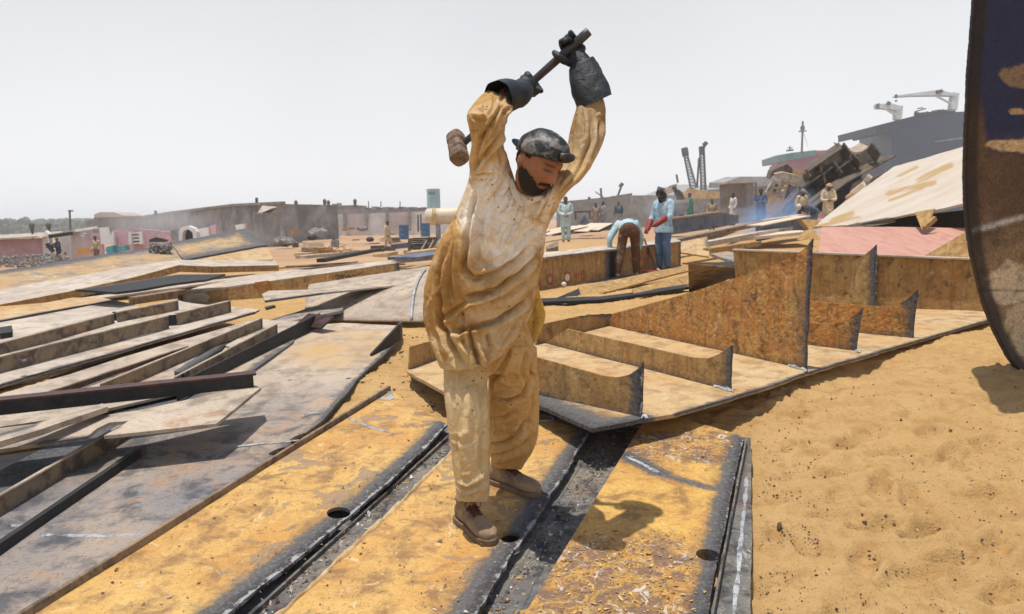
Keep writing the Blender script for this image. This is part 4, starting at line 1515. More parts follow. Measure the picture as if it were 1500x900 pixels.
# ---- kameez (long shirt with sleeves)
kz = MB()
torso = [rp((752, 268), (806, 272), 2.92, .06), rp((722, 276), (820, 279), 2.95, .10), rp((700, 294), (818, 302), 2.97, .13),
         rp((668, 318), (806, 324), 3.0, .15), rp((648, 348), (799, 347), 3.02, .165), rp((634, 380), (796, 374), 3.05, .17),
         rp((624, 412), (790, 407), 3.08, .175), rp((621, 442), (785, 434), 3.10, .175), rp((624, 474), (777, 462), 3.12, .165),
         rp((630, 498), (764, 486), 3.11, .17, .02), rp((638, 516), (752, 499), 3.10, .17, .045), rp((644, 530), (742, 508), 3.09, .165, .06)]
kz.loft(dense(torso), 40, expo=2.3)
slL = [rp((664, 322), (756, 305), 2.98, .11), rp((676, 292), (757, 282), 2.94, .10), rp((687, 262), (752, 258), 2.90, .085), rp((687, 240), (746, 238), 2.86, .078), rp((691, 215), (738, 213), 2.80, .07),
       rp((688, 190), (739, 192), 2.76, .072), rp((684, 169), (743, 174), 2.75, .075), rp((696, 150), (752, 158), 2.78, .062), rp((714, 131), (749, 146), 2.84, .042)]
kz.loft(dense(slL), 28)
slR = [rp((770, 330), (803, 328), 2.98, .10), rp((782, 306), (816, 304), 2.88, .09), rp((796, 286), (832, 281), 2.83, .085), rp((812, 265), (855, 259), 2.84, .08), rp((823, 245), (868, 240), 2.87, .075),
       rp((830, 222), (877, 222), 2.89, .072), rp((834, 200), (885, 200), 2.90, .07), rp((838, 180), (887, 182), 2.92, .066), rp((844, 160), (887, 158), 2.93, .055), rp((846, 140), (880, 134), 2.935, .042)]
kz.loft(dense(slR), 28)
kme = fuse(kz, .0052, 6)
KF = [
    ([(699, 268), (690, 320), (682, 362), (680, 392), (694, 407), (716, 402), (752, 384), (790, 352)], -.030, 6),
    ([(713, 300), (702, 350), (700, 378), (712, 388), (740, 376), (768, 350)], -.012, 6),
    ([(806, 316), (770, 346), (738, 362)], -.012, 5),
    ([(792, 370), (760, 401), (727, 424), (690, 434), (668, 436)], -.028, 6),
    ([(780, 432), (752, 455), (727, 470), (690, 480), (652, 486)], -.034, 6),
    ([(778, 408), (748, 432), (716, 446)], -.014, 5),
    ([(690, 481), (693, 505), (704, 542)], -.036, 5),
    ([(712, 486), (716, 505), (722, 520)], -.014, 5),
    ([(649, 365), (644, 425), (648, 478), (668, 512), (686, 545)], -.024, 6),
    ([(664, 345), (658, 400), (660, 440)], -.012, 5),
    ([(686, 437), (668, 452), (648, 468)], -.016, 5),
    ([(676, 448), (682, 470), (676, 490), (684, 515)], -.014, 5),
    ([(640, 455), (646, 490), (660, 520)], .012, 6),
    ([(756, 470), (748, 488), (734, 510)], -.014, 5),
    ([(735, 478), (722, 490), (716, 500)], .010, 5),
    ([(664, 330), (650, 380), (636, 430)], -.012, 6),
    ([(738, 190), (722, 215), (702, 238), (688, 254)], -.018, 4),
    ([(712, 186), (704, 215), (696, 246)], -.014, 4),
    ([(736, 154), (722, 176), (704, 210)], -.016, 4),
    ([(748, 158), (734, 168), (730, 182)], -.012, 4),
    ([(726, 140), (720, 160), (712, 172)], -.010, 3.5),
    ([(738, 138), (732, 150)], -.010, 3),
    ([(690, 172), (700, 178), (712, 176)], -.010, 4),
    ([(742, 196), (734, 225), (738, 245)], -.012, 4),
    ([(694, 257), (710, 254), (728, 256)], -.010, 3),
    ([(728, 256), (716, 268), (704, 282)], -.012, 4),
    ([(742, 262), (728, 284), (712, 302)], -.014, 5),
    ([(752, 275), (744, 300), (728, 318)], -.010, 4),
    ([(820, 250), (812, 272), (801, 294), (787, 328)], -.016, 3.5),
    ([(816, 258), (804, 276), (797, 292)], -.012, 3),
    ([(812, 300), (800, 330), (786, 360)], -.016, 5),
    ([(844, 172), (838, 200), (834, 226), (826, 250)], -.010, 4),
    ([(868, 164), (866, 205), (852, 240), (836, 266), (818, 296)], -.014, 5),
    ([(880, 176), (876, 210), (864, 240)], -.010, 4),
    ([(856, 162), (856, 185), (850, 210)], -.008, 4),
    ([(764, 296), (757, 330), (738, 360)], -.010, 2.2),
]
fold(kme, KF, 2, .0017, 1.3, .74, .0062)
co = get_co(kme)
px, py, dd = project(co)
n1 = fbm(co, 4, 4, 51)
n2 = fbm(co, 11, 4, 57)
chest_pale = np.array((.79, .75, .67))
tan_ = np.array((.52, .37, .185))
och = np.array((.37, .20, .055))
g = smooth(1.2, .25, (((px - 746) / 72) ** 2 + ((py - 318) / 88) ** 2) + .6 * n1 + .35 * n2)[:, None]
c = tan_ * (1 - g) + chest_pale * g  # less stained cloth on the chest, with the light on it painted in
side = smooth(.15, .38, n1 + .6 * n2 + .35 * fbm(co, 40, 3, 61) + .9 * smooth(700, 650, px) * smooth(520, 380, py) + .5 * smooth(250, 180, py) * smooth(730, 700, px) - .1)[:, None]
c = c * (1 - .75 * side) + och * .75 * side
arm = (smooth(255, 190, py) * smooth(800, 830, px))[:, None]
c = c * (1 - .6 * arm) + np.array((.22, .135, .065)) * .6 * arm  # right sleeve painted darker for the shade it lies in
# grime collected along worn creases and blotches of rust dust
gr = smooth(.16, .30, fbm(co, 7.5, 7, 71, .62))[:, None] * .55 * smooth(320, 430, py)[:, None]
c = c * (1 - gr) + np.array((.27, .145, .045)) * gr
gr = (smooth(.2, .5, fbm(co, 16, 4, 77)) * .35)[:, None]
c = c * (1 - gr) + np.array((.60, .47, .28)) * gr
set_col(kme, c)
# the man's body: one continuous figure under the clothes, built from joints
J = dict(pelvis=Q(708, 478, 3.14), waist=Q(708, 420, 3.08), chest=Q(742, 330, 3.01), neck0=Q(778, 284, 2.93))
HC = Q(790, 239, 2.78)
hf = np.array([.55, -.66, -.50])
hf /= np.linalg.norm(hf)
hu = np.array([.36, -.26, .9])
hu -= hf * np.dot(hf, hu)
hu /= np.linalg.norm(hu)
hl = np.cross(hu, hf)            # towards picture right
HR = np.stack([hl, hf, hu], 1)   # columns: lateral, forward, up


def head_mesh_pts(nu=88, nv=64):
    vs, fs = [], []
    for i in range(nv + 1):
        th = math.pi * i / nv
        for k in range(nu):
            ph = 2 * math.pi * k / nu
            vs.append((math.sin(th) * math.cos(ph), math.sin(th) * math.sin(ph), math.cos(th)))
    for i in range(nv):
        for k in range(nu):
            k2 = (k + 1) % nu
            fs.append((i * nu + k, (i + 1) * nu + k, (i + 1) * nu + k2, i * nu + k2))
    return np.array(vs), fs


def head_shape(D):
    """unit directions -> head surface in local metres (x lateral, y forward, z up)"""
    x, y, z = D[:, 0] * .074, D[:, 1] * .094, D[:, 2] * .118
    low = smooth(.0, -.118, z)
    front = smooth(-.2, .6, D[:, 1])
    x = x * (1 - .30 * low * (.4 + .6 * front))
    y = np.where(y > 0, y * (1 - .10 * low), y * (1 - .35 * low))
    z = z - .006 * low * front

    def bump(cx, cz, rx, rz, amp):
        return amp * np.exp(-((x - cx) / rx) ** 2 - ((z - cz) / rz) ** 2) * smooth(.2, .5, D[:, 1])
    f = np.zeros(len(x))
    f += bump(0, .029, .044, .009, .008)          # brow
    for s in (-1, 1):
        f += bump(s * .030, .010, .016, .011, -.014)   # socket
        f += bump(s * .030, .008, .011, .006, .008)   # lid
        f += bump(s * .040, -.018, .018, .014, .005)   # cheekbone
        f += bump(s * .011, -.030, .007, .007, .006)   # nostril wing
        f += bump(s * .030, -.050, .014, .018, -.004)
    nz = np.clip((.022 - z) / .054, 0, 1)
    f += (.006 + .024 * nz ** 1.2) * np.exp(-(x / (.008 + .005 * nz)) ** 2) * smooth(.026, .016, z) * smooth(-.040, -.030, z) * smooth(.2, .5, D[:, 1])
    f += bump(0, -.052, .020, .005, .0055)        # upper lip
    f += bump(0, -.0575, .022, .0022, -.004)      # mouth line
    f += bump(0, -.064, .017, .005, .0055)        # lower lip
    f += bump(0, -.076, .016, .006, -.003)
    f += bump(0, -.098, .024, .014, .009)         # chin
    y = y + f
    return np.stack([x, y, z], 1)


HD, HF = head_mesh_pts()
HL = head_shape(HD)
HW = HC + HL @ HR.T


def limb(mb, pts, rad, n=14, k=4):
    """rounded tapering limb along a smooth path"""
    P = np.array([[*p, r] for p, r in zip(pts, rad)])
    m_ = len(P)
    out = []
    for i in range(m_ - 1):
        p0, p1, p2, p3 = P[max(i - 1, 0)], P[i], P[i + 1], P[min(i + 2, m_ - 1)]
        for j in range(k):
            t = j / k
            out.append(.5 * ((2 * p1) + (-p0 + p2) * t + (2 * p0 - 5 * p1 + 4 * p2 - p3) * t * t + (-p0 + 3 * p1 - 3 * p2 + p3) * t ** 3))
    out.append(P[-1])
    out = np.array(out)
    mb.tube(list(out[:, :3]), list(out[:, 3]), n)
    for q in (out[0], out[-1]):
        mb.ellipsoid(q[:3], (q[3] * .98,) * 3, None, n, 8)
    return mb


bd = MB()
limb(bd, [J['pelvis'], J['waist'], J['chest'], J['neck0']], [.125, .115, .12, .065])
limb(bd, [J['neck0'], HC - hu * .06 - hf * .02], [.062, .055])
shL, shR = Q(716, 285, 2.95), Q(812, 290, 2.97)
limb(bd, [J['chest'], Q(718, 290, 2.95), Q(716, 240, 2.87), Q(714, 180, 2.77), Q(742, 137, 2.88)], [.06, .045, .04, .034, .025])
limb(bd, [J['chest'], Q(793, 316, 2.93), Q(806, 292, 2.85), Q(834, 259, 2.85), Q(859, 205, 2.90), Q(862, 120, 2.935)], [.05, .028, .026, .027, .028, .026])
footF_h, footF_t = G(673, 760, PA), G(722, 799, PA)
footB_h, footB_t = G(718, 704, PA), G(791, 729, PA)
ankF = footF_h + (footF_t - footF_h) * .22 + np.array([0, 0, .09])
ankB = footB_h + (footB_t - footB_h) * .22 + np.array([0, 0, .09])
limb(bd, [J['pelvis'], Q(688, 510, 3.12), Q(686, 610, 3.05), Q(690, 690, 3.06), ankF], [.085, .07, .05, .042, .034])
limb(bd, [J['pelvis'], Q(742, 505, 3.18), Q(752, 590, 3.30), Q(748, 660, 3.40), ankB], [.085, .07, .05, .042, .034])
bd.add(HW, HF)
for s in (-1, 1):
    bd.ellipsoid(HC + HR @ np.array([s * .075, -.018, -.004]), (.010, .020, .032), HR, 12, 8)
bme = fuse(bd, .0032, 2, .4)
co = get_co(bme)
L = (co - HC) @ HR
x, y, z = L[:, 0], L[:, 1], L[:, 2]
skin = np.array((.30, .135, .072))
c = np.repeat(skin[None], len(co), 0)
nn = fbm(co, 60, 3, 3)


def blend(c, m, col):
    m = np.clip(m, 0, 1)[:, None]
    return c * (1 - m) + np.array(col) * m


inhead = (np.abs(x) < .1) & (np.abs(y) < .15) & (np.abs(z) < .14)
fr = smooth(-.01, .03, y) * inhead
c = blend(c, .35 * np.exp(-(x / .03) ** 2 - ((z + .02) / .03) ** 2) * fr, (.36, .14, .075))
for s in (-1, 1):
    c = blend(c, .85 * np.exp(-((x - s * .030) / .020) ** 4 - ((z - .027 + .12 * abs(0)) / .0055) ** 2) * fr, (.015, .010, .009))
    c = blend(c, .95 * np.exp(-((x - s * .030) / .016) ** 4 - ((z - .005) / .0038) ** 2) * fr, (.012, .008, .008))
    c = blend(c, .4 * np.exp(-((x - s * .030) / .016) ** 2 - ((z - .010) / .010) ** 2) * fr, (.12, .05, .03))
c = blend(c, .8 * np.exp(-(x / .019) ** 4 - ((z + .062) / .0065) ** 2) * fr, (.25, .075, .06))
c = blend(c, .9 * np.exp(-(x / .021) ** 4 - ((z + .0575) / .0016) ** 2) * fr, (.05, .015, .012))
jaw = smooth(-.046, -.068, z + .005 - .85 * np.clip(np.abs(x) - .024, 0, 1)) * smooth(-.03, .0, y) * inhead
mou = np.exp(-(x / .026) ** 4 - ((z + .045) / .0055) ** 2) * fr
c = blend(c, np.clip(.75 * jaw * (1 - np.exp(-(x / .022) ** 4 - ((z + .06) / .011) ** 2)) + .85 * mou, 0, 1) * (.85 + .3 * nn), (.028, .02, .017))
set_col(bme, c)
gman = ankF * .5 + ankB * .5
gman[2] = PA[0] + PA[2] * gman[1] + .001
man = link('person', bme, M['skin'], None, 'bearded man in dusty tan tunic and trousers swinging a long hammer over his head', 'person', origin=gman, shade=True)
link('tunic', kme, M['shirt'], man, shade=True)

# back tail of the tunic, flared out behind
tl = MB()
tail = [rp((640, 400), (782, 395), 3.20, .05), rp((622, 432), (792, 430), 3.24, .03), rp((619, 462), (799, 462), 3.27, .02), rp((627, 495), (788, 496), 3.28, .014), rp((640, 524), (771, 514), 3.28, .010)]
tl.loft(dense(tail), 36, expo=2.6)
tme = fuse(tl, .008, 3)
fold(tme, [([(776, 430), (782, 470), (772, 506)], -.008, 4), ([(792, 440), (797, 462), (786, 492)], .006, 4)], 8, .003)
set_col(tme, np.array((.52, .34, .09)) * (1 + .25 * fbm(get_co(tme), 7, 4, 3))[:, None])  # tail painted yellower, as sun glowing through the cloth
link('tunic_tail', tme, M['shirt'], man, shade=True)

# collar and placket
col_ = MB()
neckpts = [(752, 262), (755, 276), (760, 288), (765, 297)]
neckpts2 = [(765, 297), (778, 290), (792, 286), (806, 276)]


def flap(pts, w, d, push):
    vs = []
    for (x, y), (wx, wy) in zip(pts, w):
        vs.append((Q(x, y, d), Q(x + wx, y + wy, d + .01)))
    return vs


def strip_mesh(mb, rows, t=.004):
    vs, fs = [], []
    for a, b in rows:
        n = -VDIR * t
        vs += [a, b, b + n, a + n]
    for i in range(len(rows) - 1):
        for k in range(4):
            fs.append((i * 4 + k, i * 4 + (k + 1) % 4, i * 4 + 4 + (k + 1) % 4, i * 4 + 4 + k))
    fs += [(0, 1, 2, 3), (len(vs) - 1, len(vs) - 2, len(vs) - 3, len(vs) - 4)]
    mb.add(vs, fs)


strip_mesh(col_, [(Q(750, 258, 2.86), Q(744, 262, 2.87)), (Q(755, 272, 2.83), Q(746, 276, 2.83)), (Q(760, 284, 2.81), Q(752, 290, 2.81)), (Q(766, 294, 2.80), Q(760, 300, 2.80)), (Q(768, 300, 2.80), Q(763, 305, 2.80))])
strip_mesh(col_, [(Q(767, 298, 2.80), Q(772, 303, 2.80)), (Q(775, 292, 2.79), Q(780, 299, 2.79)), (Q(786, 288, 2.78), Q(790, 295, 2.78)), (Q(796, 286, 2.79), Q(800, 291, 2.80))])
cme = apply_mods(col_.mesh('c'), [('SUBSURF', {'levels': 2})])
set_col(cme, np.repeat(np.array([(.66, .58, .45)]), len(cme.vertices), 0))
link('collar', cme, M['shirt'], man, shade=True)

co_k = get_co(kme) + ORG[man.name]
pxk, pyk, dk_ = project(co_k)


def front_pt(x, y):
    m_ = (np.abs(pxk - x) < 5) & (np.abs(pyk - y) < 5)
    return Q(x, y, dk_[m_].min()) if m_.any() else Q(x, y, 2.85)


pl_pts = [(766, 300), (763, 312), (759, 324), (754, 336), (748, 348), (741, 358)]
pk = MB()
strip_mesh(pk, [(front_pt(x - 5, y) - VDIR * .002, front_pt(x + 3, y + 2) - VDIR * .002) for x, y in pl_pts], .0025)
pkm = apply_mods(pk.mesh('p'), [('SUBSURF', {'levels': 2})])
set_col(pkm, np.repeat(np.array([(.70, .63, .52)]), len(pkm.vertices), 0))
plk = link('placket', pkm, M['shirt'], man, shade=True)
for x, y in [(763, 309), (757, 328), (747, 347)]:
    MB().ellipsoid(front_pt(x, y) - VDIR * .007, (.0042, .003, .0042), None, 12, 6).build('button', M['whitepaint'], plk, shade=True)

# ---- shalwar trousers
sh = MB()
sh.loft(dense([rp((650, 470), (768, 462), 3.14, .10), rp((650, 500), (780, 498), 3.16, .11), rp((652, 530), (786, 528), 3.17, .11), rp((654, 548), (786, 548), 3.17, .08)]), 40, expo=2.4)
sh.loft(dense([rp((650, 515), (724, 515), 3.13, .085), rp((650, 550), (714, 556), 3.10, .095), rp((651, 580), (715, 585), 3.06, .105), rp((656, 620), (718, 622), 3.05, .098), rp((661, 660), (717, 662), 3.05, .090),
               rp((665, 695), (717, 698), 3.05, .082), rp((668, 718), (717, 720), 3.06, .074), rp((669, 734), (714, 736), 3.07, .064)]), 32)
sh.loft(dense([rp((716, 510), (786, 508), 3.18, .13), rp((716, 545), (788, 545), 3.23, .125), rp((715, 580), (789, 582), 3.28, .125), rp((714, 615), (789, 616), 3.33, .122), rp((714, 640), (787, 642), 3.37, .115),
               rp((716, 660), (780, 662), 3.40, .10), rp((721, 676), (770, 677), 3.43, .082), rp((725, 686), (764, 688), 3.45, .066)]), 32)
sme = fuse(sh, .0055, 6)
SF = [
    ([(718, 652), (738, 648), (754, 640), (776, 612)], -.022, 5),
    ([(716, 668), (736, 668), (758, 660), (780, 640)], -.014, 5),
    ([(717, 584), (742, 586), (766, 580), (778, 556), (780, 530)], -.022, 5),
    ([(718, 610), (738, 612), (758, 600)], -.012, 5),
    ([(752, 510), (738, 534), (722, 560)], -.020, 5),
    ([(772, 512), (766, 540), (770, 565)], -.014, 4),
    ([(784, 560), (782, 600), (770, 640)], -.012, 5),
    ([(724, 540), (718, 580), (717, 640)], -.020, 5),
    ([(730, 626), (744, 630), (762, 622)], .010, 4),
    ([(735, 560), (748, 566), (764, 560)], .010, 5),
    ([(668, 545), (664, 590), (668, 640), (672, 700)], -.008, 6),
    ([(702, 560), (708, 610), (704, 660), (708, 700)], -.010, 5),
    ([(684, 560), (688, 600), (682, 650)], .007, 7),
    ([(668, 708), (684, 716), (698, 712), (716, 704)], -.014, 4),
    ([(670, 724), (686, 728), (704, 722)], -.012, 3.5),
    ([(676, 700), (690, 702)], -.008, 4),
    ([(660, 640), (676, 646), (690, 642)], -.006, 5),
]
fold(sme, SF, 6, .0014, 1.3, .8, .0026)
co = get_co(sme)
px, py, _ = project(co)
n1 = fbm(co, 5, 4, 41)
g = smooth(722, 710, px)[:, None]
c = np.array((.53, .345, .14)) * (1 - g) + np.array((.58, .44, .235)) * g  # left leg painted lighter than the right, as the sun falls on it
m_ = smooth(.1, .5, n1)[:, None]
c = c * (1 - .5 * m_) + np.array((.47, .29, .11)) * .5 * m_
d_ = smooth(690, 735, py)[:, None] * .5
c = c * (1 - d_) + np.array((.50, .38, .22)) * d_
set_col(sme, c)
link('trousers', sme, M['shirt'], man, shade=True)


# ---- boots
def boot(heel, toe, name_label=None, shaft=.135):
    heel, toe = np.array(heel), np.array(toe)
    ax = toe - heel
    Lb = np.linalg.norm(ax)
    ax /= Lb
    upv = np.array([0, -PA[2], 1.0])
    upv /= np.linalg.norm(upv)
    upv -= ax * np.dot(ax, upv)
    upv /= np.linalg.norm(upv)
    sd = np.cross(ax, upv)
    sec = [(0.0, .024, .060), (.03, .036, .080), (.08, .038, .088), (.13, .038, .080), (.17, .043, .062), (.21, .047, .052), (.25, .045, .047), (.28, .034, .040), (.30, .016, .028)]
    k = Lb / .30
    b = MB()
    rings = [(heel + ax * s * k + upv * (.018 + h / 2), sd * w_, upv * (h / 2)) for s, w_, h in sec]
    b.loft(dense(rings, 3), 24, expo=2.6)
    an = heel + ax * .072 * k
    b.loft(dense([(an + upv * .05 + ax * .012, sd * .040, ax * .058), (an + upv * .09, sd * .040, ax * .052), (an + upv * shaft, sd * .043, ax * .050)], 3), 24)
    me = fuse(b, .0045, 3)
    o = link('boot', me, M['boot'], man, None, shade=True)
    out = []
    for s, w_ in [(-.006, .022), (.0, .032), (.02, .041), (.06, .044), (.11, .041), (.15, .044), (.19, .050), (.23, .052), (.265, .046), (.29, .032), (.308, .012)]:
        out.append((s, w_))
    poly = [heel + ax * s * k + sd * w_ for s, w_ in out] + [heel + ax * s * k - sd * w_ for s, w_ in out[::-1]]
    s_ = MB().prism([p + upv * .001 for p in poly], upv * .026)
    sm = apply_mods(s_.mesh('s'), [('BEVEL', {'width': .005, 'segments': 2})])
    link('sole', sm, M['sole'], o)
    lc = MB()
    for i in range(5):
        s = .108 + .014 * i
        hh = .018 + np.interp(s, [q[0] for q in sec], [q[2] for q in sec]) + .004
        for sg in (-1, 1):
            lc.tube([heel + ax * s * k + sd * .022 * sg + upv * (hh - .008), heel + ax * (s + .006) * k + upv * (hh + .003), heel + ax * (s + .012) * k - sd * .020 * sg + upv * (hh - .008)], .0028, 6)
    ct = heel + ax * .105 * k + upv * .115
    for sg in (-1, 1):
        lc.tube([ct, ct + sd * .02 * sg + upv * .022 + ax * .02, ct + sd * .04 * sg + upv * .012 + ax * .03, ct + sd * .03 * sg - upv * .02 + ax * .03, ct + ax * .01], .0028, 6)
        lc.tube([ct, ct + sd * .015 * sg - upv * .01 + ax * .03, ct + sd * .03 * sg - upv * .05 + ax * .05, ct + sd * .028 * sg - upv * .07 + ax * .055], .0026, 6)
    lc.build('laces', M['lace'], o, shade=True)
    return o


boot(footF_h, footF_t)
boot(footB_h, footB_t)

# ---- cap worn backwards, hair, beard
cp = MB()
cv, cf = head_mesh_pts(56, 36)
cs = []
for D in cv:
    cs.append(D)
cs = np.array(cs)
CL = np.stack([cs[:, 0] * .086, cs[:, 1] * .107, cs[:, 2] * .086 + .040], 1)
lowm = CL[:, 2] < .030
CL[:, 2] = np.where(lowm, .030 - (.030 - CL[:, 2]) * .15, CL[:, 2])
CL[:, :2] *= 1 + .06 * smooth(.10, .055, CL[:, 2:3])
CL[:, 2] += .012 * smooth(.0, .09, CL[:, 1]) * smooth(.05, .10, CL[:, 2])
CL[:, 2] += .028 * (CL[:, 1] / .107) * smooth(.06, .03, CL[:, 2])
cr = fbm(CL, 26, 3, 5)[:, None] * .004 + fbm(CL, 9, 2, 8)[:, None] * .006
CL = CL + cs * cr
cp.add(HC + CL @ HR.T, cf)
band = []
for k in range(41):
    a = 2 * math.pi * k / 40
    band.append(HC + HR @ np.array([.087 * math.cos(a), .108 * math.sin(a), .034 + .028 * math.sin(a)]))
cp.tube(band, .0045, 8, cap=False)
bul = [HC + HR @ np.array([.088 * math.cos(a), .114 * math.sin(a), .078]) for a in np.linspace(1.0, 1.9, 12)]
cp.tube(bul, list(.010 + .007 * np.sin(np.linspace(0, math.pi, 12))), 8)
cme = cp.mesh('cap')
capo = link('cap', cme, M['cap'], man, shade=True)
br = MB()
vs, fs = [], []
for i in range(9):
    a = math.pi * (1.12 + .76 * i / 8)
    for j in range(4):
        r = 1 + .62 * j / 3 * math.sin(math.pi * (i + .6) / 9.2)
        vs.append(HC + HR @ np.array([.086 * math.cos(a) * (1 + .2 * (r - 1)), .105 * math.sin(a) * r, .034 - .010 * (r - 1) - .02 * (math.cos(a) ** 2) * (r - 1) - .006]))
for i in range(8):
    for j in range(3):
        a = i * 4 + j
        fs.append((a, a + 1, a + 5, a + 4))
br.add(vs, fs)
link('brim', apply_mods(br.mesh('b'), [('SOLIDIFY', {'thickness': .004}), ('SUBSURF', {'levels': 2})]), M['cap'], capo, shade=True)


HD2, HF2 = head_mesh_pts(260, 190)


def shell(name, sel, off, mat, jitter=.001):
    """a thin hair layer grown from part of the head surface"""
    HLo = head_shape(HD2)
    keep = sel(HLo, HD2)
    ids = {}
    JN = vnoise(HLo * np.array([420, 420, 160]), 4)
    vs, fs = [], []
    for f in HF2:
        if all(keep[i] for i in f):
            q = []
            for i in f:
                if i not in ids:
                    ids[i] = len(vs)
                    nrm = HD2[i] / np.array([.074, .094, .118])
                    nrm = nrm / np.linalg.norm(nrm)
                    vs.append(HC + HR @ (HLo[i] + nrm * (off + jitter * (JN[i]))))
                q.append(ids[i])
            if len(set(q)) == 4:
                fs.append(tuple(q))
    me = bpy.data.meshes.new(name)
    me.from_pydata(vs, [], fs)
    me.update()
    me = apply_mods(me, [('SOLIDIFY', {'thickness': .0022})])
    return link(name, me, mat, man, shade=True)


def bsel(P, D):
    x, y, z = P.T
    ax_ = np.abs(x)
    line = -.066 + np.clip(ax_ - .024, 0, 1) * .85 + .0045 * vnoise(P * 190, 6) + .003 * vnoise(P * 500, 9)
    lips = (ax_ < .022) & (z > -.072) & (z < -.049)
    jawm = (z < np.minimum(line, .012)) & (y > -.020) & (z > -.128)
    mous = (ax_ < .029) & (z < -.039 - .25 * ax_ + .002 * vnoise(P * 400, 2)) & (z > -.0505 - .35 * ax_ + .002 * vnoise(P * 500, 3)) & (y > .05)
    soul = (ax_ > .016) | (z < -.073) | mous
    return ((jawm & soul & ~lips) | mous)


shell('beard', bsel, .0005, M['hair'], .0010)
shell('hair', lambda P, D: (P[:, 2] > -.030) & (P[:, 1] < np.where(P[:, 2] > .0, .02, -.018)) & ~((np.abs(P[:, 0]) > .058) & (P[:, 2] < .015) & (P[:, 1] > -.03)), .003, M['hair'], .002)

# ---- hammer
HB, HH = Q(863, 46, 2.93), Q(676, 213, 3.10)
ham = empty('sledgehammer', (HB + HH) / 2, 'long black handled sledgehammer with a rusty head raised in both gloved hands', 'sledgehammer')
ha = (HB - HH) / np.linalg.norm(HB - HH)
hm_ = MB()
L_ = np.linalg.norm(HB - HH)
hm_.tube([HH + ha * L_ * t for t in (0, .1, .3, .6, .85, .96, 1.0)], [.014, .0135, .0145, .0155, .0175, .019, .0175], 16)
link('handle', apply_mods(hm_.mesh('h'), [('BEVEL', {'width': .002, 'segments': 1})]), M['wood'], ham, shade=True)
hd = MB()
h0, h1 = Q(667, 199, 3.15), Q(673.5, 234, 3.05)
hax = (h1 - h0) / np.linalg.norm(h1 - h0)
hl_ = np.linalg.norm(h1 - h0)
ref = np.cross(hax, ha)
ref /= np.linalg.norm(ref)
rf2 = np.cross(hax, ref)
rings = [(h0 + hax * hl_ * t, ref * r, rf2 * r) for t, r in [(0, .031), (.03, .036), (.26, .037), (.34, .031), (.42, .036), (.60, .036), (.68, .031), (.74, .037), (.96, .038), (1.0, .033)]]
hd.loft(rings, 16, expo=2.9)
link('hammer_head', apply_mods(hd.mesh('h'), [('BEVEL', {'width': .0025, 'segments': 1})]), M['iron'], ham)


# ---- gloves: hollow gauntlet, palm, four fingers and a thumb closed on the handle
def glove(c, e1, e2, angles, spread, cuff, wrist, thumb, palm_ang, fr=.0125):
    g = MB()
    R0 = .0165

    def at(s, ang, r):
        return c + ha * s + (e1 * math.cos(ang) + e2 * math.sin(ang)) * r
    for i, s in enumerate(spread):
        ln = (1.0, 1.08, 1.03, .86)[i]
        a0, a1 = angles
        arc = [a0 + (a1 - a0) * t * ln for t in (0, .25, .5, .75, 1.0)]
        rad = [R0 + fr + .010, R0 + fr + .006, R0 + fr + .005, R0 + fr + .009, R0 + fr + .014 + .010 * (i == 0)]
        limb(g, [at(s + .002 * i * t, a, r) for a, r, t in zip(arc, rad, range(5))], [fr * 1.08, fr * 1.05, fr * 1.02, fr, fr * .86], 12, 4)
    ta, ts, tr_ = thumb
    limb(g, [at(s, math.radians(a), r) for s, a, r in zip(ts, ta, tr_)], [.017, .0155, .0145, .012], 12, 4)
    # palm
    pa = math.radians(palm_ang)
    ps = (spread[0] + spread[-1]) / 2
    pc = at(ps, pa, R0 + .016)
    pd = (e1 * math.cos(pa) + e2 * math.sin(pa))
    tang = (-e1 * math.sin(pa) + e2 * math.cos(pa))
    g.ellipsoid(pc, (.050, .040, .020), np.stack([ha, tang, pd], 1), 16, 10)
    limb(g, [pc + pd * .004, pc * .45 + wrist * .55, wrist], [.034, .038, .040], 16, 4)
    me = fuse(g, .0032, 2, .4)
    co = get_co(me)
    no = get_no(me)
    set_co(me, co + no * (.0022 * fbm(co, 40, 3, 7))[:, None])
    o = link('glove', me, M['leather'], man, shade=True)
    cu = MB()
    rings = cuff
    dn = dense(rings, 4)
    inner = [(cc, u * .93, v * .93) for cc, u, v in dn[::-1]]
    cu.loft(dn + inner, 30, cap=False)
    cme = cu.mesh('cuff')
    co = get_co(cme)
    no = get_no(cme)
    set_co(cme, co + no * (.010 * fbm(co, 11, 3, 3) + .004 * fbm(co, 34, 2, 9))[:, None])
    link('gauntlet_cuff', cme, M['leather'], o, shade=True)
    return o


def perp(a, toward):
    v = np.asarray(toward, float)
    v = v - a * np.dot(a, v)
    return v / np.linalg.norm(v)


def nearest_on_handle(px, py):
    best = min(np.linspace(0, 1, 400), key=lambda t: (np.subtract(project((HH + (HB - HH) * t)[None])[0][0], px) ** 2 + np.subtract(project((HH + (HB - HH) * t)[None])[1][0], py) ** 2))
    return HH + (HB - HH) * best


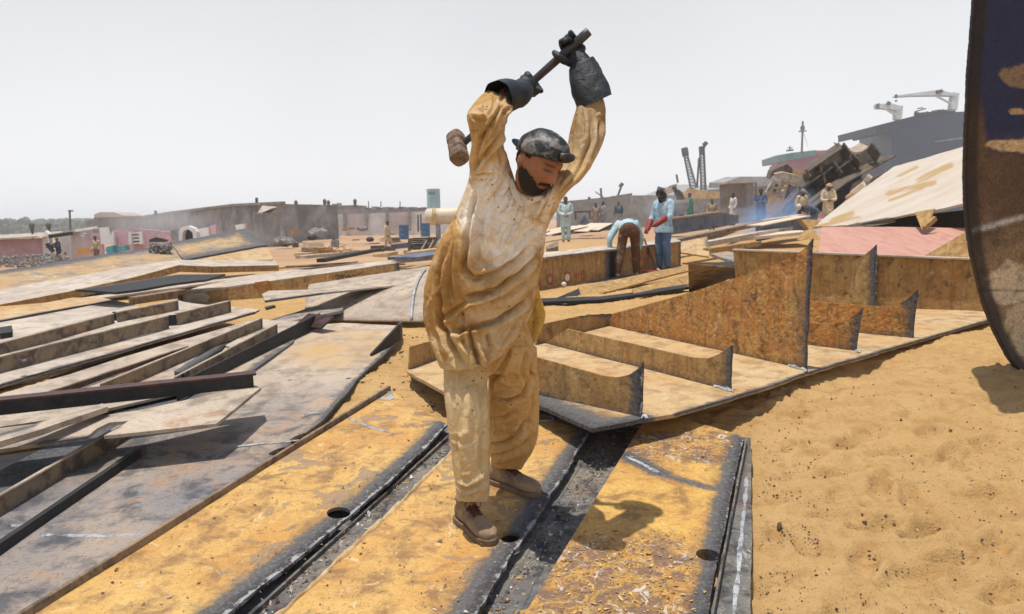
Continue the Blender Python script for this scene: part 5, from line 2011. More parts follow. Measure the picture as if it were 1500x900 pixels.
cR = nearest_on_handle(834, 73)
e1 = perp(ha, RIGHT * .70 - UP * .72)
e2 = perp(ha, -FWD)
e2 = e2 - e1 * np.dot(e1, e2)
e2 /= np.linalg.norm(e2)
wR = Q(857, 100, 2.95)
glove(cR, e1, e2, (math.radians(-40), math.radians(-228)), (.042, .018, -.006, -.028), [rp((846, 160), (895, 139), 2.93, .060), rp((841, 142), (891, 125), 2.935, .057), rp((836, 122), (884, 108), 2.94, .054), rp((833, 104), (876, 92), 2.95, .047), rp((838, 94), (868, 82), 2.95, .036)], wR,
      ((10, 60, 105, 135), (-.030, -.045, -.050, -.052), (.042, .036, .033, .034)), -25)
cL = nearest_on_handle(772, 130)
e1 = perp(ha, -RIGHT * .70 + UP * .72)
e2 = perp(ha, -FWD)
e2 = e2 - e1 * np.dot(e1, e2)
e2 /= np.linalg.norm(e2)
wL = Q(750, 141, 2.86)
cufL = []
for p, r in [(Q(729, 145, 2.79), .066), (Q(738, 142, 2.82), .063), (Q(748, 140, 2.85), .058), (Q(759, 138, 2.88), .050), (Q(768, 136, 2.91), .040)]:
    axc = Q(768, 136, 2.93) - Q(729, 145, 2.79)
    axc /= np.linalg.norm(axc)
    u = np.cross(axc, (0, 0, 1))
    u /= np.linalg.norm(u)
    v = np.cross(u, axc)
    cufL.append((p, u * r, v * r))
glove(cL, e1, e2, (math.radians(60), math.radians(-150)), (.036, .012, -.012, -.034), cufL, wL,
      ((120, 190, 215, 235), (-.020, .012, .022, .026), (.036, .036, .042, .058)), 95)
# ------------------------------------------------------------------ middle distance, right of the man
def plane_px(pts, thick, mat, name, label=None, cat=None, group=None, parent=None, cell=.2, burn=(), wob=.01, rag=.006, seed=1):
    """a plate from picture corners with their distances (x, y, d)"""
    P = [Q(*p) for p in pts]
    me = plate_mesh(P, thick, cell, [(P[i], P[j], w, s) for i, j, w, s in burn], (), rag, wob, None, seed)
    return link(name, me, mat, parent, label, cat, group)


# big written I beam the two torch men stand at
wb = empty('steel_beam', Q(890, 395, 14), 'big rusty beam with red painted circles on its web behind the hammer man', 'beam')
Aw, Bw = Q(770, 428, 12.0), Q(997, 389, 16.6)
Tw, Uw = V(770, 380, Aw, Bw), V(997, 354, Aw, Bw)
S = lambda x, y: V(x, y, Aw, Bw)
pm_ = plate_mesh([S(770, 428), S(893, 407), S(893, 366), S(770, 380)], .03, .12, [(S(893, 407), S(893, 366), .18, .9)], (), .004, .01)
link('web', pm_, M['rustbrown'], wb)
pm_ = plate_mesh([S(900, 406), S(997, 389), S(997, 354), S(900, 365)], .03, .12, [(S(900, 406), S(900, 365), .14, .8), (S(997, 389), S(997, 354), .1, .9)], (), .004, .01)
link('web', pm_, M['rustbrown'], wb)
nb_ = MB().prism([S(893, 408) + [0, .05, 0], S(901, 406) + [0, .05, 0], S(901, 364) + [0, .05, 0], S(893, 366) + [0, .05, 0]], (0, .1, 0))
nb_.build('burnt_gap', M['black'], wb)
tf = plate_mesh([Tw + [-.0, -.12, 0], Uw + [0, -.12, 0], Uw + [.1, 1.0, .05], Tw + [.4, 1.3, .05]], .03, .2, [(Uw + np.array([0, -.12, 0]), Tw + np.array([0, -.12, 0]), .05, .5)], (), .006, .015)
link('top_flange', tf, M['pale'], wb)
bf = plate_mesh([Aw + [0, -.25, -.02], Bw + [0, -.25, -.02], Bw + [0, .2, -.02], Aw + [0, .2, -.02]], .03, .2, [(Aw, Bw, .25, 1.0)], (), .006, .01)
link('bottom_flange', bf, M['black'], wb)


def circ(x, y, rx, ry, a=0.0):
    return [(x + rx * math.cos(t) * 1.0, y + ry * math.sin(t)) for t in np.linspace(a, a + 6.0, 13)]


scrawl([circ(786, 414, 4.5, 7), circ(805.5, 409.5, 4.5, 7.5), circ(831, 406, 5, 7.5), circ(843, 404, 1.6, 2.2), [(846, 400), (848, 403), (847, 407)], circ(854, 403, 3.4, 6)], Aw, Bw, .011).build('red_circles', M['redpaint'], wb)
for (x, y, r1, r2) in [(831, 407, 3.6, 5.4), (805.5, 410.5, 2.2, 4), (786, 415, 2.2, 4)]:
    nn_ = np.array([0, -.01, 0])
    MB().prism([S(*p) + nn_ for p in circ(x, y, r1, r2)[:-1]], (0, .004, 0)).build('bare_spot', M['whitepaint'] if r1 > 3 else M['tan'], wb)
scrawl([[(924, 376), (923, 380), (926, 383), (931, 382), (933, 378), (930, 375), (928, 378), (932, 382), (936, 384)], [(925, 371), (929, 370), (933, 372)], [(936, 373), (938, 378), (937, 383)], [(940, 369), (942, 375), (941, 382)], [(927, 386), (931, 387)]], Aw, Bw, .016).build('red_scribble', M['redpaint'], wb)
bl = MB().ellipsoid(Q(826, 417, 12.6), (.045, .04, .045), None, 12, 8)
bl.build('stone', M['whitepaint'], None, 'small white round stone below the red circles on the big beam', 'stone', shade=True)

GP = 'loose plates before the red marked beam'
plane_px([(847, 421, 11.6), (1017, 386, 14.2), (1030, 391, 14.0), (853, 437, 11.0)], .03, M['rustbrown'], 'steel_plate', 'long tilted brown plate leaning nearest under the red marked beam', 'steel plate', GP, burn=[(1, 2, .2, .6)], seed=3)
plane_px([(926, 424, 10.9), (1016, 402, 12.4), (1040, 398, 12.6), (1012, 417, 11.9), (931, 438, 10.5)], .03, M['rustbrown'], 'steel_plate', 'shorter tilted brown plate in front of the long tilted one', 'steel plate', GP, seed=4)
plane_px([(784, 437, 10.2), (880, 436, 10.4), (1000, 416, 11.6), (1012, 419, 11.4), (880, 441, 10.1), (786, 442, 9.9)], .035, M['black'], 'steel_plate', 'thin black edged plate lying flat below the tilted brown plates', 'steel plate', GP, seed=5)
plane_px([(812, 438, 10.7), (847, 423, 11.6), (853, 437, 11.1)], .03, M['black'], 'steel_plate', 'black triangular offcut at the near end of the long tilted plate', 'steel plate', GP, seed=6)
plane_px([(995, 352, 17.5), (1036, 351, 17.5), (1040, 362, 17.0), (1038, 376, 16.8), (997, 371, 17.2)], .04, M['ledge'], 'steel_plate', 'upright tan plate standing at the far end of the red marked beam', 'steel plate', GP, seed=7, burn=[(1, 2, .1, .6)])
plane_px([(1040, 372, 15), (1130, 365, 15.5), (1250, 372, 14), (1200, 382, 12.6), (1075, 384, 13)], .05, M['grey'], 'steel_plate', 'grey flat plate with a dark gap behind the folded trough', 'steel plate', GP, seed=8)
plane_px([(1038, 384, 13.2), (1150, 386, 12.6), (1150, 391, 12.5), (1038, 390, 13.1)], .05, M['black'], 'steel_plate', 'dark edge plate under the grey flat plate behind the trough', 'steel plate', GP, seed=9)
# dusty flat ground plates beyond
GF = 'flat plates and beams strewn across the yard'
plane_px([(800, 361, 20), (818, 352, 21), (818, 361, 20), (802, 365, 19.5)], .2, M['brownbar'], 'steel_block', 'small brown block lying at the feet of the standing man in pale blue', 'block', None, seed=10)
for i, (a, b, w_, h_, mt, lab) in enumerate([
        ((978, 356, 18.5), (1130, 324, 25), .22, .12, 'brownbar', 'long brown beam running away past the blue shirted torch man'),
        ((1010, 362, 17.5), (1165, 333, 22), .25, .12, 'pale', 'pale long beam beside the brown one toward the smoke'),
        ((1035, 368, 17), (1110, 357, 18.5), .2, .12, 'rustbrown', 'short rusty beam nearest the torch men on the right'),
        ((1060, 352, 20), (1180, 340, 20.5), .9, .08, 'whiteplate', 'pale flat slab in front of the blue smoke')]):
    A_, B_ = Q(*a), Q(*b)
    mbb = MB().bar(A_, B_, w_, h_)
    o = mbb.build('steel_beam', M[mt], None, lab, 'beam', GF)
# channels coloured bluish to paint the smoke hanging before them
bx = empty('steel_channel', Q(1145, 345, 21), 'bluish channel with a pale top edge lying in the torch smoke', 'steel channel')
A_, B_ = Q(1108, 343, 20.5), Q(1180, 328, 22)
link('web', MB().bar(A_, B_, .05, .42).mesh('a'), M['bluesteel'], bx)
link('top_flange', MB().bar(A_ + [0, .2, .22], B_ + [0, .2, .22], .5, .03).mesh('a'), M['whiteplate'], bx)
bx = empty('steel_channel', Q(1150, 328, 25), 'second bluish channel behind it near the stooping white helmeted man', 'steel channel')
A_, B_ = Q(1120, 330, 25), Q(1176, 322, 25)
link('web', MB().bar(A_, B_, .05, .3).mesh('a'), M['bluesteel'], bx)
link('top_flange', MB().bar(A_ + [0, .2, .16], B_ + [0, .2, .16], .5, .03).mesh('a'), M['whiteplate'], bx)
# the long dark blue steel box
db = empty('steel_box', Q(1015, 335, 24), 'long dark blue steel box lying behind the torch men', 'steel box')
A_, B_, C_ = Q(978, 345, 23), Q(1052, 334, 25.5), Q(1082, 327, 29)
At_, Bt_, Ct_ = V(978, 321, A_, B_), V(1052, 311, A_, B_), V(1082, 316, B_, C_)
link('long_side', plate_mesh([A_, B_, Bt_, At_], .06, .3, (), (), .0, .02), M['bluesteel'], db)
link('end_side', plate_mesh([B_, C_, Ct_, Bt_], .06, .3, (), (), .0, .02), M['bluesteel'], db)
lipb = MB().bar(At_ + [0, -.03, .0], Bt_ + [0, -.03, 0], .12, .05)
lipb.bar(At_ * .7 + Bt_ * .3 + [0, -.08, -.12], Bt_ + [0, -.06, -.10], .12, .04)
link('top_edge', MB().bar(At_ + [0, -.03, .0], Bt_ + [0, -.03, 0], .12, .05).mesh('l'), M['tan'], db)
link('top_sheet', plate_mesh([At_, Bt_, Ct_, Ct_ + [-.5, 1.2, 0], At_ + [.4, 1.6, .05]], .03, .4, (), (), 0, .03), M['rustbrown'], db)
# boat like scrap
bs = MB()
pts = [(968, 290), (985, 296), (1008, 295), (1009, 303), (1001, 314), (980, 319), (968, 305)]
bs.prism([Q(x, y, 32) for x, y in pts], (.3, 1.4, .1))
bso = bs.build('hull_scrap', M['bluesteel'], None, 'boat shaped curl of grey blue hull scrap behind the dark blue box', 'hull scrap')
pb_ = MB().bar(Q(966, 289, 31.9), Q(986, 296, 31.9), .1, .12).bar(Q(986, 296, 31.9), Q(1009, 295, 31.9), .1, .12)
pb_.build('rim', M['tan'], bso)

# ---- the big tilted white plate and what lies below it
tw = empty('hull_plate', Q(1310, 300, 16), 'huge pale plate with tan stains propped at a slant in front of the dark ship', 'hull plate')
wp_ = [(1191, 336, 19), (1260, 325, 15.5), (1416, 299, 12.2), (1470, 289, 11.4), (1470, 200, 18), (1416, 215, 20), (1308, 242, 24), (1249, 288, 21.5)]
P = [Q(*p) for p in wp_]
n_ = np.zeros(3)
for i in range(len(P)):
    n_ += np.cross(P[i], P[(i + 1) % len(P)])
me = plate_mesh(P, .04, .09, [(P[0], P[1], .04, .5), (P[1], P[2], .04, .5)], (), .01, .02, None, 21)
co = get_co(me)
sx_, sy_, _ = project(co)
sn = fbm(co, 2.5, 4, 3)
st_ = np.zeros(len(co))
for pts, w_ in [([(1316, 258), (1342, 246)], 3.5), ([(1345, 264), (1370, 253), (1393, 243)], 5.5), ([(1300, 284), (1330, 276)], 4.5), ([(1332, 276), (1368, 268)], 4), ([(1220, 324), (1248, 312)], 4.5), ([(1303, 294), (1352, 276)], 2.5), ([(1180, 336), (1260, 318)], 2.5)]:
    r, _s, t = polyd(sx_, sy_, pts)
    st_ = np.maximum(st_, np.exp(-(r / w_) ** 2) * (1 + 1.1 * sn))
set_attr(me, 'stain', np.clip(st_, 0, 1))
M['whitesheet'] = (lambda n: n.done(n.mix(n.ramp(n.attr('stain'), [(.25, 0.0), (.7, .85)]), n.mix(n.ramp(n.noise(.9, 6, .6, .4, stretch=(.5, 1.8, 1.8, .5)), [(.4, 0.0), (.65, 1.0)]), (.50, .44, .37), (.45, .36, .27)), (.36, .22, .07)), .7, n.bump(n.noise(3, 6, .6), .15, .02), 0, .3))(NT('stained_pale_sheet'))
link('sheet', me, M['whitesheet'], tw)
C0 = np.mean(P, 0)
nrm = n_ / np.linalg.norm(n_)
if nrm[2] < 0:
    nrm = -nrm


def onplate(x, y, off=.006):
    dr = ray(x, y)
    t = np.dot(nrm, C0 - CAM) / np.dot(nrm, dr)
    return CAM + dr * t + nrm * off


ud = MB().prism([Q(1252, 330, 15.4), Q(1310, 319, 14), Q(1312, 326, 14), Q(1254, 336, 15.2)], (.1, .5, 0))
ud.build('steel_beam', M['scrap'], None, 'dark beam stuck beneath the lower edge of the huge pale plate', 'beam')
gs = MB().prism([Q(1340, 311, 12.8), Q(1369, 306, 12.6), Q(1357, 336, 12.2), Q(1350, 336, 12.2)], (.05, .06, 0))
gs.bar(Q(1354, 335, 12.2), Q(1370, 320, 12.3), .05, .08)
gs.build('gusset_bracket', M['rustbrown'], None, 'funnel shaped brown bracket propping the huge pale plate', 'bracket')
bkw = plane_px([(1205, 338, 16.5), (1440, 338, 13.8), (1445, 300, 13.8), (1260, 329, 16)], .05, M['black'], 'steel_plate', 'black sheet painting the shade of the void under the huge pale plate', 'steel plate')  # black sheet added as the shade of the void
plane_px([(1204, 333, 13.2), (1300, 333.5, 13), (1424, 333, 12.6), (1424, 378, 10.5), (1198, 374, 10.9)], .03, M['red'], 'steel_plate', 'flat faded red plate leaning behind the row of stiffeners', 'steel plate', None, cell=.15, seed=23)
plane_px([(1349, 378, 10.2), (1436, 381, 9.6), (1432, 330, 9.9)], .03, M['rustbrown'], 'gusset_plate', 'triangular brown gusset covering the right end of the red plate', 'gusset plate', None, cell=.12, seed=24)
br_ = MB()
br_.prism([Q(1174, 322, 18), Q(1204, 322, 18), Q(1190, 337, 17.8), Q(1186, 337, 17.8)], (0, .3, 0))
br_.prism([Q(1186, 336, 17.8), Q(1191, 336, 17.8), Q(1203, 352, 17.5), Q(1174, 352, 17.5)], (0, .3, 0))
br_.build('scrap_bracket', M['rustbrown'], None, 'rusty hourglass shaped bracket at the low tip of the huge pale plate', 'bracket')

# ---- heap of hull sections behind the men on the right
sx = lambda x, y: (1120 + x / 5.62, 190 + y / 5.62)
hs = empty('hull_section', Q(1230, 310, 34), 'big dark tilted hull section with open bays and a scalloped tan edge', 'hull section')
pts = [(330, 355), (635, 140), (672, 190), (720, 215), (760, 214), (800, 196), (865, 140), (935, 235), (550, 445), (375, 580), (165, 745), (130, 655), (285, 490), (365, 412)]
hp = MB().prism([Q(*sx(*p), 34 + (p[0] - 500) * -.003) for p in pts], (.8, 2.2, .4))
link('shell', hp.mesh('s'), M['scrap'], hs)
for (a, b) in [((330, 355), (365, 414)), ((365, 414), (282, 490)), ((282, 490), (460, 365)), ((460, 365), (474, 458)), ((476, 358), (556, 293)), ((556, 293), (628, 386)), ((590, 325), (715, 230)), ((715, 230), (780, 297)), ((432, 292), (442, 368)), ((635, 142), (694, 222)), ((330, 355), (635, 142)), ((865, 142), (935, 235)), ((282, 490), (372, 578)), ((130, 655), (282, 490))]:
    A_, B_ = Q(*sx(*a), 33.5 + (a[0] - 500) * -.003), Q(*sx(*b), 33.5 + (b[0] - 500) * -.003)
    link('frame_web', MB().bar(A_, B_, .06, .8, up=(0, 1, 0)).mesh('r'), M['scrap'], hs)
sh_ = MB().prism([Q(*sx(*p), 33.0) for p in [(150, 750), (375, 583), (550, 450), (940, 238), (935, 228), (548, 438), (372, 570), (160, 735)]], (.3, -.9, 0))
link('bottom_shell', sh_.mesh('b'), M['scrap'], hs)
scp = MB().prism([Q(*sx(*p), 33.2) for p in [(635, 132), (668, 178), (720, 208), (780, 204), (830, 166), (862, 140), (800, 180), (740, 186), (690, 168)]], (.2, 1.4, .3))
link('scalloped_edge', scp.mesh('e'), M['tan'], hs)
dk = MB().prism([Q(*sx(*p), 32.5) for p in [(385, 600), (560, 470), (800, 372), (800, 420), (640, 610), (560, 680), (440, 660)]], (.3, 1.5, 0))  # black block added as the shade below the bottom shell
dk.build('hull_section', M['black'], None, 'black block painting the shade under the big tilted section behind the tan capped man', 'hull section')
hb_ = empty('hull_section', Q(1155, 300, 37), 'smaller curved brown hull section with a tan trough left of the big dark one', 'hull section')
c1_ = MB().prism([Q(*sx(*p), 37) for p in [(40, 410), (60, 345), (120, 312), (188, 284), (225, 318), (238, 368), (150, 352), (88, 362)]], (.5, 2, .2))
link('curved_top', c1_.mesh('a'), M['scrap'], hb_)
c1_ = MB().prism([Q(*sx(*p), 36.4) for p in [(80, 366), (150, 352), (238, 372), (360, 408), (300, 472), (190, 440), (100, 402)]], (.4, 1.5, .2))
link('trough', c1_.mesh('a'), M['tan'], hb_)
c1_ = MB().prism([Q(*sx(*p), 36.6) for p in [(232, 320), (330, 360), (345, 398), (235, 370)]], (.4, 1.2, .1))
link('upper_strip', c1_.mesh('a'), M['ledge'], hb_)
cb = empty('deck_house', Q(1140, 320, 35), 'tan cut off cabin block with an open window frame below the curved section', 'cabin scrap')
c1_ = MB().prism([Q(*sx(*p), 35.5) for p in [(10, 528), (150, 520), (195, 446), (275, 482), (155, 600), (140, 740), (20, 740)]], (.3, 1.5, 0))
link('side', c1_.mesh('a'), M['ledge'], cb)
c1_ = MB()
for a, b in [((12, 526), (65, 436)), ((65, 436), (196, 447)), ((110, 512), (140, 425)), ((40, 480), (180, 480)), ((10, 527), (150, 521))]:
    c1_.bar(Q(*sx(*a), 35.2), Q(*sx(*b), 35.2), .12, .14)
link('window_bars', c1_.mesh('a'), M['tan'], cb)
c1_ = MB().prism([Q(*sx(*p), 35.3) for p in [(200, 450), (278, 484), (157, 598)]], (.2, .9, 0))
link('shaded_side', c1_.mesh('a'), M['scrap'], cb)  # darker steel paints the shade on this side
for i, (p, mt) in enumerate([([(660, 560), (800, 470), (830, 500), (740, 560), (690, 590)], 'ledge'), ([(700, 520), (800, 440), (825, 470), (735, 530)], 'whiteplate'), ([(805, 420), (840, 380), (880, 405), (850, 440)], 'tan')]):
    MB().prism([Q(*sx(*q), 30 - i) for q in p], (.3, .5, .1)).build('scrap_piece', M[mt], None, ['tan scrap piece low along the upper edge of the huge pale plate', 'whitish scrap piece behind the tan one along the pale plate edge', 'topmost small tan scrap along the pale plate edge'][i], 'scrap')

for i, (p, dd_, lab) in enumerate([([(1232, 318), (1248, 270), (1262, 262), (1258, 300), (1246, 322)], 30.5, 'dark jagged hull shard standing right of the tan hatted man'), ([(1262, 300), (1276, 262), (1290, 256), (1282, 286), (1270, 305)], 31.5, 'dark jagged hull shard high against the upper edge of the huge pale plate'), ([(1126, 300), (1136, 268), (1150, 262), (1146, 290), (1136, 306)], 38, 'dark jagged hull shard left of the tan cabin block')]):
    MB().prism([Q(x, y, dd_) for x, y in p], (.5, .5, .1)).build('hull_shard', M['scrap'], None, lab, 'scrap')
# container
ct = empty('container', Q(1087, 303, 55), 'grey brown open container with upright ribs behind the men at right', 'container')
A_, B_ = Q(1067, 306, 55), Q(1107, 304, 55)
hgt = 37 / 1100 * 55
link('roof', MB().box((A_ + B_) / 2 + [0, 1.3, hgt], (2.15, 2.8, .12)).mesh('a'), M['roofsheet'], ct)
link('back_wall', MB().box((A_ + B_) / 2 + [0, 2.4, hgt / 2], (2.0, .08, hgt)).mesh('a'), M['concrete_dark'], ct)
for t_ in (0, .33, .62, 1.0):
    c = A_ * (1 - t_) + B_ * t_
    link('post', MB().box(c + [0, .05, hgt / 2], (.10, .1, hgt)).mesh('a'), M['brownbar'], ct)
for t_ in (.165, .475, .81):
    c = A_ * (1 - t_) + B_ * t_
    link('door', MB().box(c + [0, .25, hgt / 2], (.50, .06, hgt * .97)).mesh('a'), M['concrete'] if t_ < .7 else M['concrete_dark'], ct)

# row of tilted dark plates behind the man in pale blue
GT = 'wedge shaped plates leaning in a row'
for i, (a, b, c, lab) in enumerate([((808, 346, 33), (862, 333, 34), (862, 341, 33.4), 'longest of the leaning wedge plates right of the man in pale blue'), ((863, 341, 33), (880, 332, 34), (880, 340, 33.4), 'middle leaning wedge plate with a pale upper face'), ((880, 339, 33), (897, 329, 34), (897, 337, 33.4), 'rightmost small leaning wedge plate beside the bending torch man'), ((796, 347, 33), (806, 338, 34), (806, 345, 33.4), 'small leaning wedge plate just left of the man in pale blue')]):
    wdg = empty('wedge_plate', Q(*c), lab, 'steel plate', GT)
    link('face', MB().prism([Q(*a), Q(*b), Q(*c)], (.1, .9, .05)).mesh('a'), M['black'], wdg)
    A_, B_ = Q(*a), Q(*b)
    link('top_sheet', MB().prism([A_ + [-.1, -.1, .03], B_ + [0, -.1, .03], B_ + [-.9, .9, .05], A_ + [-1.0, .9, .05]], (0, 0, .03)).mesh('a'), M['whiteplate'], wdg)
hp_ = MB().prism([Q(847, 331, 38), Q(856, 315, 38), Q(866, 329, 38)], (.2, 1.5, 0))
hp_.build('scrap_heap', M['bluesteel'], None, 'small grey blue pointed scrap heap beyond the wedge plates', 'scrap heap')
fm = MB()
for a, b in [((840, 311), (866, 310)), ((843, 311), (843, 322)), ((864, 310), (864, 321))]:
    fm.bar(Q(*a, 42), Q(*b, 42), .1, .1)
fm.build('steel_rack', M['scrap'], None, 'low brown steel rack behind the man in pale blue', 'rack')

# scattered debris all over the middle yard, each a piece
GD = 'scattered scrap across the yard'
deb = []
labs_c = ['dark', 'tan', 'rusty', 'grey', 'pale']
mats_c = ['scrap', 'ledge', 'rustbrown', 'concrete', 'whiteplate']
rd = np.random.default_rng(23)
for k in range(64):
    zone = k % 4
    if zone == 0:
        px, py = rd.uniform(430, 620), rd.uniform(345, 378)
    elif zone == 1:
        px, py = rd.uniform(800, 960), rd.uniform(322, 338)
    elif zone == 2:
        px, py = rd.uniform(985, 1110), rd.uniform(304, 328)
    else:
        px, py = rd.uniform(560, 640), rd.uniform(352, 392)
    p = None
    for dd_ in np.linspace(14, 70, 200):
        q = Q(px, py, dd_)
        if q[2] <= float(base_h(q[0], q[1])) + .03:
            p = q
            break
    if p is None:
        continue
    s = rd.uniform(.12, .4) * (1 + p[1] / 80)
    kk = int(rd.integers(5))
    n_p = int(rd.integers(4, 7))
    an = np.sort(rd.random(n_p)) * 6.28
    rr = s * rd.uniform(.5, 1.2, n_p)
    sl_ = rd.normal(size=2) * .10
    pts = [p + np.array([rr[i] * math.cos(an[i]) * 1.5, rr[i] * math.sin(an[i]), -.02 + sl_[0] * rr[i] * math.cos(an[i]) + sl_[1] * rr[i] * math.sin(an[i])]) for i in range(n_p)]
    deb.append((px, py, p[1], MB().prism(pts, (0, 0, rd.uniform(.04, .3))), kk))
shape_n = ['slab', 'offcut', 'chunk', 'shard']
for i, (px, py, dy, mb_, kk) in enumerate(deb):
    near_ = 'the tanks' if 560 < px < 660 else 'the white wall' if px < 560 else 'the wedge plates' if px < 960 else 'the container'
    mb_.build('scrap_piece', M[mats_c[kk]], None, f'{labs_c[kk]} flat scrap offcut lying loose on the yard toward {near_}', 'scrap', f'{labs_c[kk]} scrap offcuts toward {near_}')

# ------------------------------------------------------------------ far right: ships, cranes, wall
def lattice(name, a, b, w0, w1, n, label, cat, tip=None, mat='cranedark', group=None):
    """a square lattice mast between two points"""
    a, b = np.array(a, float), np.array(b, float)
    ax = (b - a) / np.linalg.norm(b - a)
    s = np.cross(ax, [0, 1, 0])
    s /= np.linalg.norm(s)
    u = np.cross(s, ax)
    m_ = MB()
    prev = None
    for i in range(n + 1):
        t = i / n
        w_ = (w0 * (1 - t) + w1 * t) / 2
        c = a * (1 - t) + b * t
        cs_ = [c + s * w_ * x + u * w_ * y for x, y in ((1, 1), (-1, 1), (-1, -1), (1, -1))]
        if prev is not None:
            for k in range(4):
                m_.bar(prev[k], cs_[k], .16, .16)
                m_.bar(prev[k], cs_[(k + 1) % 4], .10, .10)
        for k in range(4):
            m_.bar(cs_[k], cs_[(k + 1) % 4], .10, .10)
        prev = cs_
    root = empty(name, a, label, cat, group)
    link('boom', m_.mesh('l'), M[mat], root)
    return root


D_ = 170
lc = lattice('lattice_crane', Q(1016, 276, D_), Q(1003, 222, D_), 1.3, .7, 12, 'distant lattice crane with its boom leaning left', 'crane')
link('boom_head', MB().bar(Q(1004.5, 229, D_), Q(1002.5, 217, D_), 1.0, 1.2).mesh('t'), M['cranedark'], lc)
lc = lattice('lattice_crane', Q(1030.5, 280, D_), Q(1028, 217, D_), 1.0, .9, 14, 'distant upright lattice crane mast with a short jib on top', 'crane')
link('boom_head', MB().bar(Q(1028.5, 226, D_), Q(1027.5, 215, D_), .9, .9).bar(Q(1029, 220, D_), Q(1033, 211, D_), .5, .5).mesh('t'), M['cranedark'], lc)
link('jib_knob', MB().bar(Q(1031, 213, D_), Q(1035, 209, D_), .9, .8).mesh('t'), M['cranedark'], lc)
for i, (a, b, lab) in enumerate([((1021, 275), (1024, 232), 'thin far mast between the two lattice cranes'), ((993, 268), (991, 256), 'short thin far mast above the boat shaped scrap'), ((881, 290), (880, 276), 'thin far mast above the grey wall beside the pale blue man'), ((905, 287), (911, 271), 'leaning far mast with a dark tip above the grey wall')]):
    m_ = MB().bar(Q(*a, D_), Q(*b, D_), .35, .35)
    if i == 3:
        m_.bar(Q(908, 274, D_), Q(912, 269, D_), .7, .7)
    if i == 2:
        m_.bar(Q(872, 281, D_), Q(886, 291, D_), .22, .22)
    m_.build('far_mast', M['cranedark'], None, lab, 'mast')

# red ship
rs = empty('red_ship', Q(1220, 262, 240), 'red ship hull with a faded green bulwark behind the scrap heap', 'ship')
hull = [(1137, 237), (1160, 232), (1200, 227), (1250, 222), (1306, 216), (1420, 210), (1420, 330), (1150, 330), (1143, 262)]
link('hull', MB().prism([Q(x, y, 240) for x, y in hull], (8, 30, 0)).mesh('h'), M['shipred'], rs)
link('bulwark', MB().prism([Q(x, y, 239.2) for x, y in [(1137, 228), (1160, 224), (1196, 220), (1196, 228), (1170, 233), (1138, 238)]], (2, 20, 0)).mesh('b'), M['shipgreen'], rs)
link('bulwark', MB().prism([Q(x, y, 239.4) for x, y in [(1186, 221.5), (1230, 219), (1306, 217), (1306, 221), (1230, 225), (1186, 228)]], (2, 20, 0)).mesh('b'), M['shipred'], rs)
ms = MB()
ms.bar(Q(1174.5, 224, 239), Q(1176, 178, 239), .6, .6)
ms.bar(Q(1170, 193, 239), Q(1181, 192, 239), .3, .4)
ms.bar(Q(1173, 188, 239), Q(1178, 188, 239), .9, 1.2)
ms.bar(Q(1176, 190, 239), Q(1183, 214, 239), .10, .10)
link('mast', ms.mesh('m'), M['cranedark'], rs)
ms = MB().bar(Q(1152, 221, 239), Q(1162, 220, 239), .5, .5).bar(Q(1157, 221, 239), Q(1157, 214, 239), .3, .3).bar(Q(1154, 217, 239), Q(1161, 217, 239), .25, .25)
link('windlass', ms.mesh('m'), M['cranedark'], rs)
ms = MB()
for x in range(1283, 1306, 4):
    ms.bar(Q(x, 219, 239), Q(x, 216, 239), .15, .15)
ms.bar(Q(1283, 216.5, 239), Q(1306, 215, 239), .12, .12)
link('railing', ms.mesh('m'), M['shipred'], rs)

# dark blue ship
ds = empty('dark_ship', Q(1360, 240, 190), 'huge dark blue ship stern with two pale deck cranes in the haze', 'ship')
sz = lambda x, y: (1100 + x / 3.75, 100 + y / 3.75)
hull = [(778, 350), (768, 520), (790, 900), (1400, 900), (1400, 232), (1190, 238), (1040, 243), (960, 250), (880, 268), (790, 292), (780, 300)]
link('hull', MB().prism([Q(*sz(*p), 190 + (p[0] - 780) * .01) for p in hull], (10, 40, 0)).mesh('h'), M['shipblue'], ds)
wing = [(684, 318), (790, 290), (900, 262), (900, 292), (800, 330), (780, 352), (764, 332), (750, 336), (700, 346), (688, 360)]
link('stern_wing', MB().prism([Q(*sz(*p), 189.4) for p in wing], (0, 22, 0)).mesh('w'), M['shipblue'], ds)
link('paint_band', MB().prism([Q(*sz(*p), 189.5 + (p[0] - 780) * .01) for p in [(1010, 402), (1180, 378), (1180, 384), (1010, 408)]], (0, .3, 0)).mesh('w'), M['concrete_dark'], ds)
rg = np.random.default_rng(5)
for k in range(15):
    x = 905 + k * 14 + rg.uniform(-5, 5)
    y0 = np.interp(x, [900, 1040, 1190], [262, 243, 238])
    hh = rg.uniform(4, 16) * (1.3 if x < 985 else .9)
    A_ = Q(*sz(x, y0 + 3), 191)
    B_ = Q(*sz(x + rg.uniform(-3, 3), y0 - hh), 191)
    link('deck_fitting', MB().bar(A_, B_, rg.uniform(.5, 1.8), rg.uniform(.5, 1.6), up=(0, 1, 0)).mesh('f'), M['cranedark'] if k % 3 else M['shipblue'], ds)
link('deck_railing', MB().bar(Q(*sz(900, 240), 191), Q(*sz(960, 222), 191), .3, .3).bar(Q(*sz(915, 222), 191), Q(*sz(945, 218), 191), .25, .25).mesh('f'), M['cranedark'], ds)


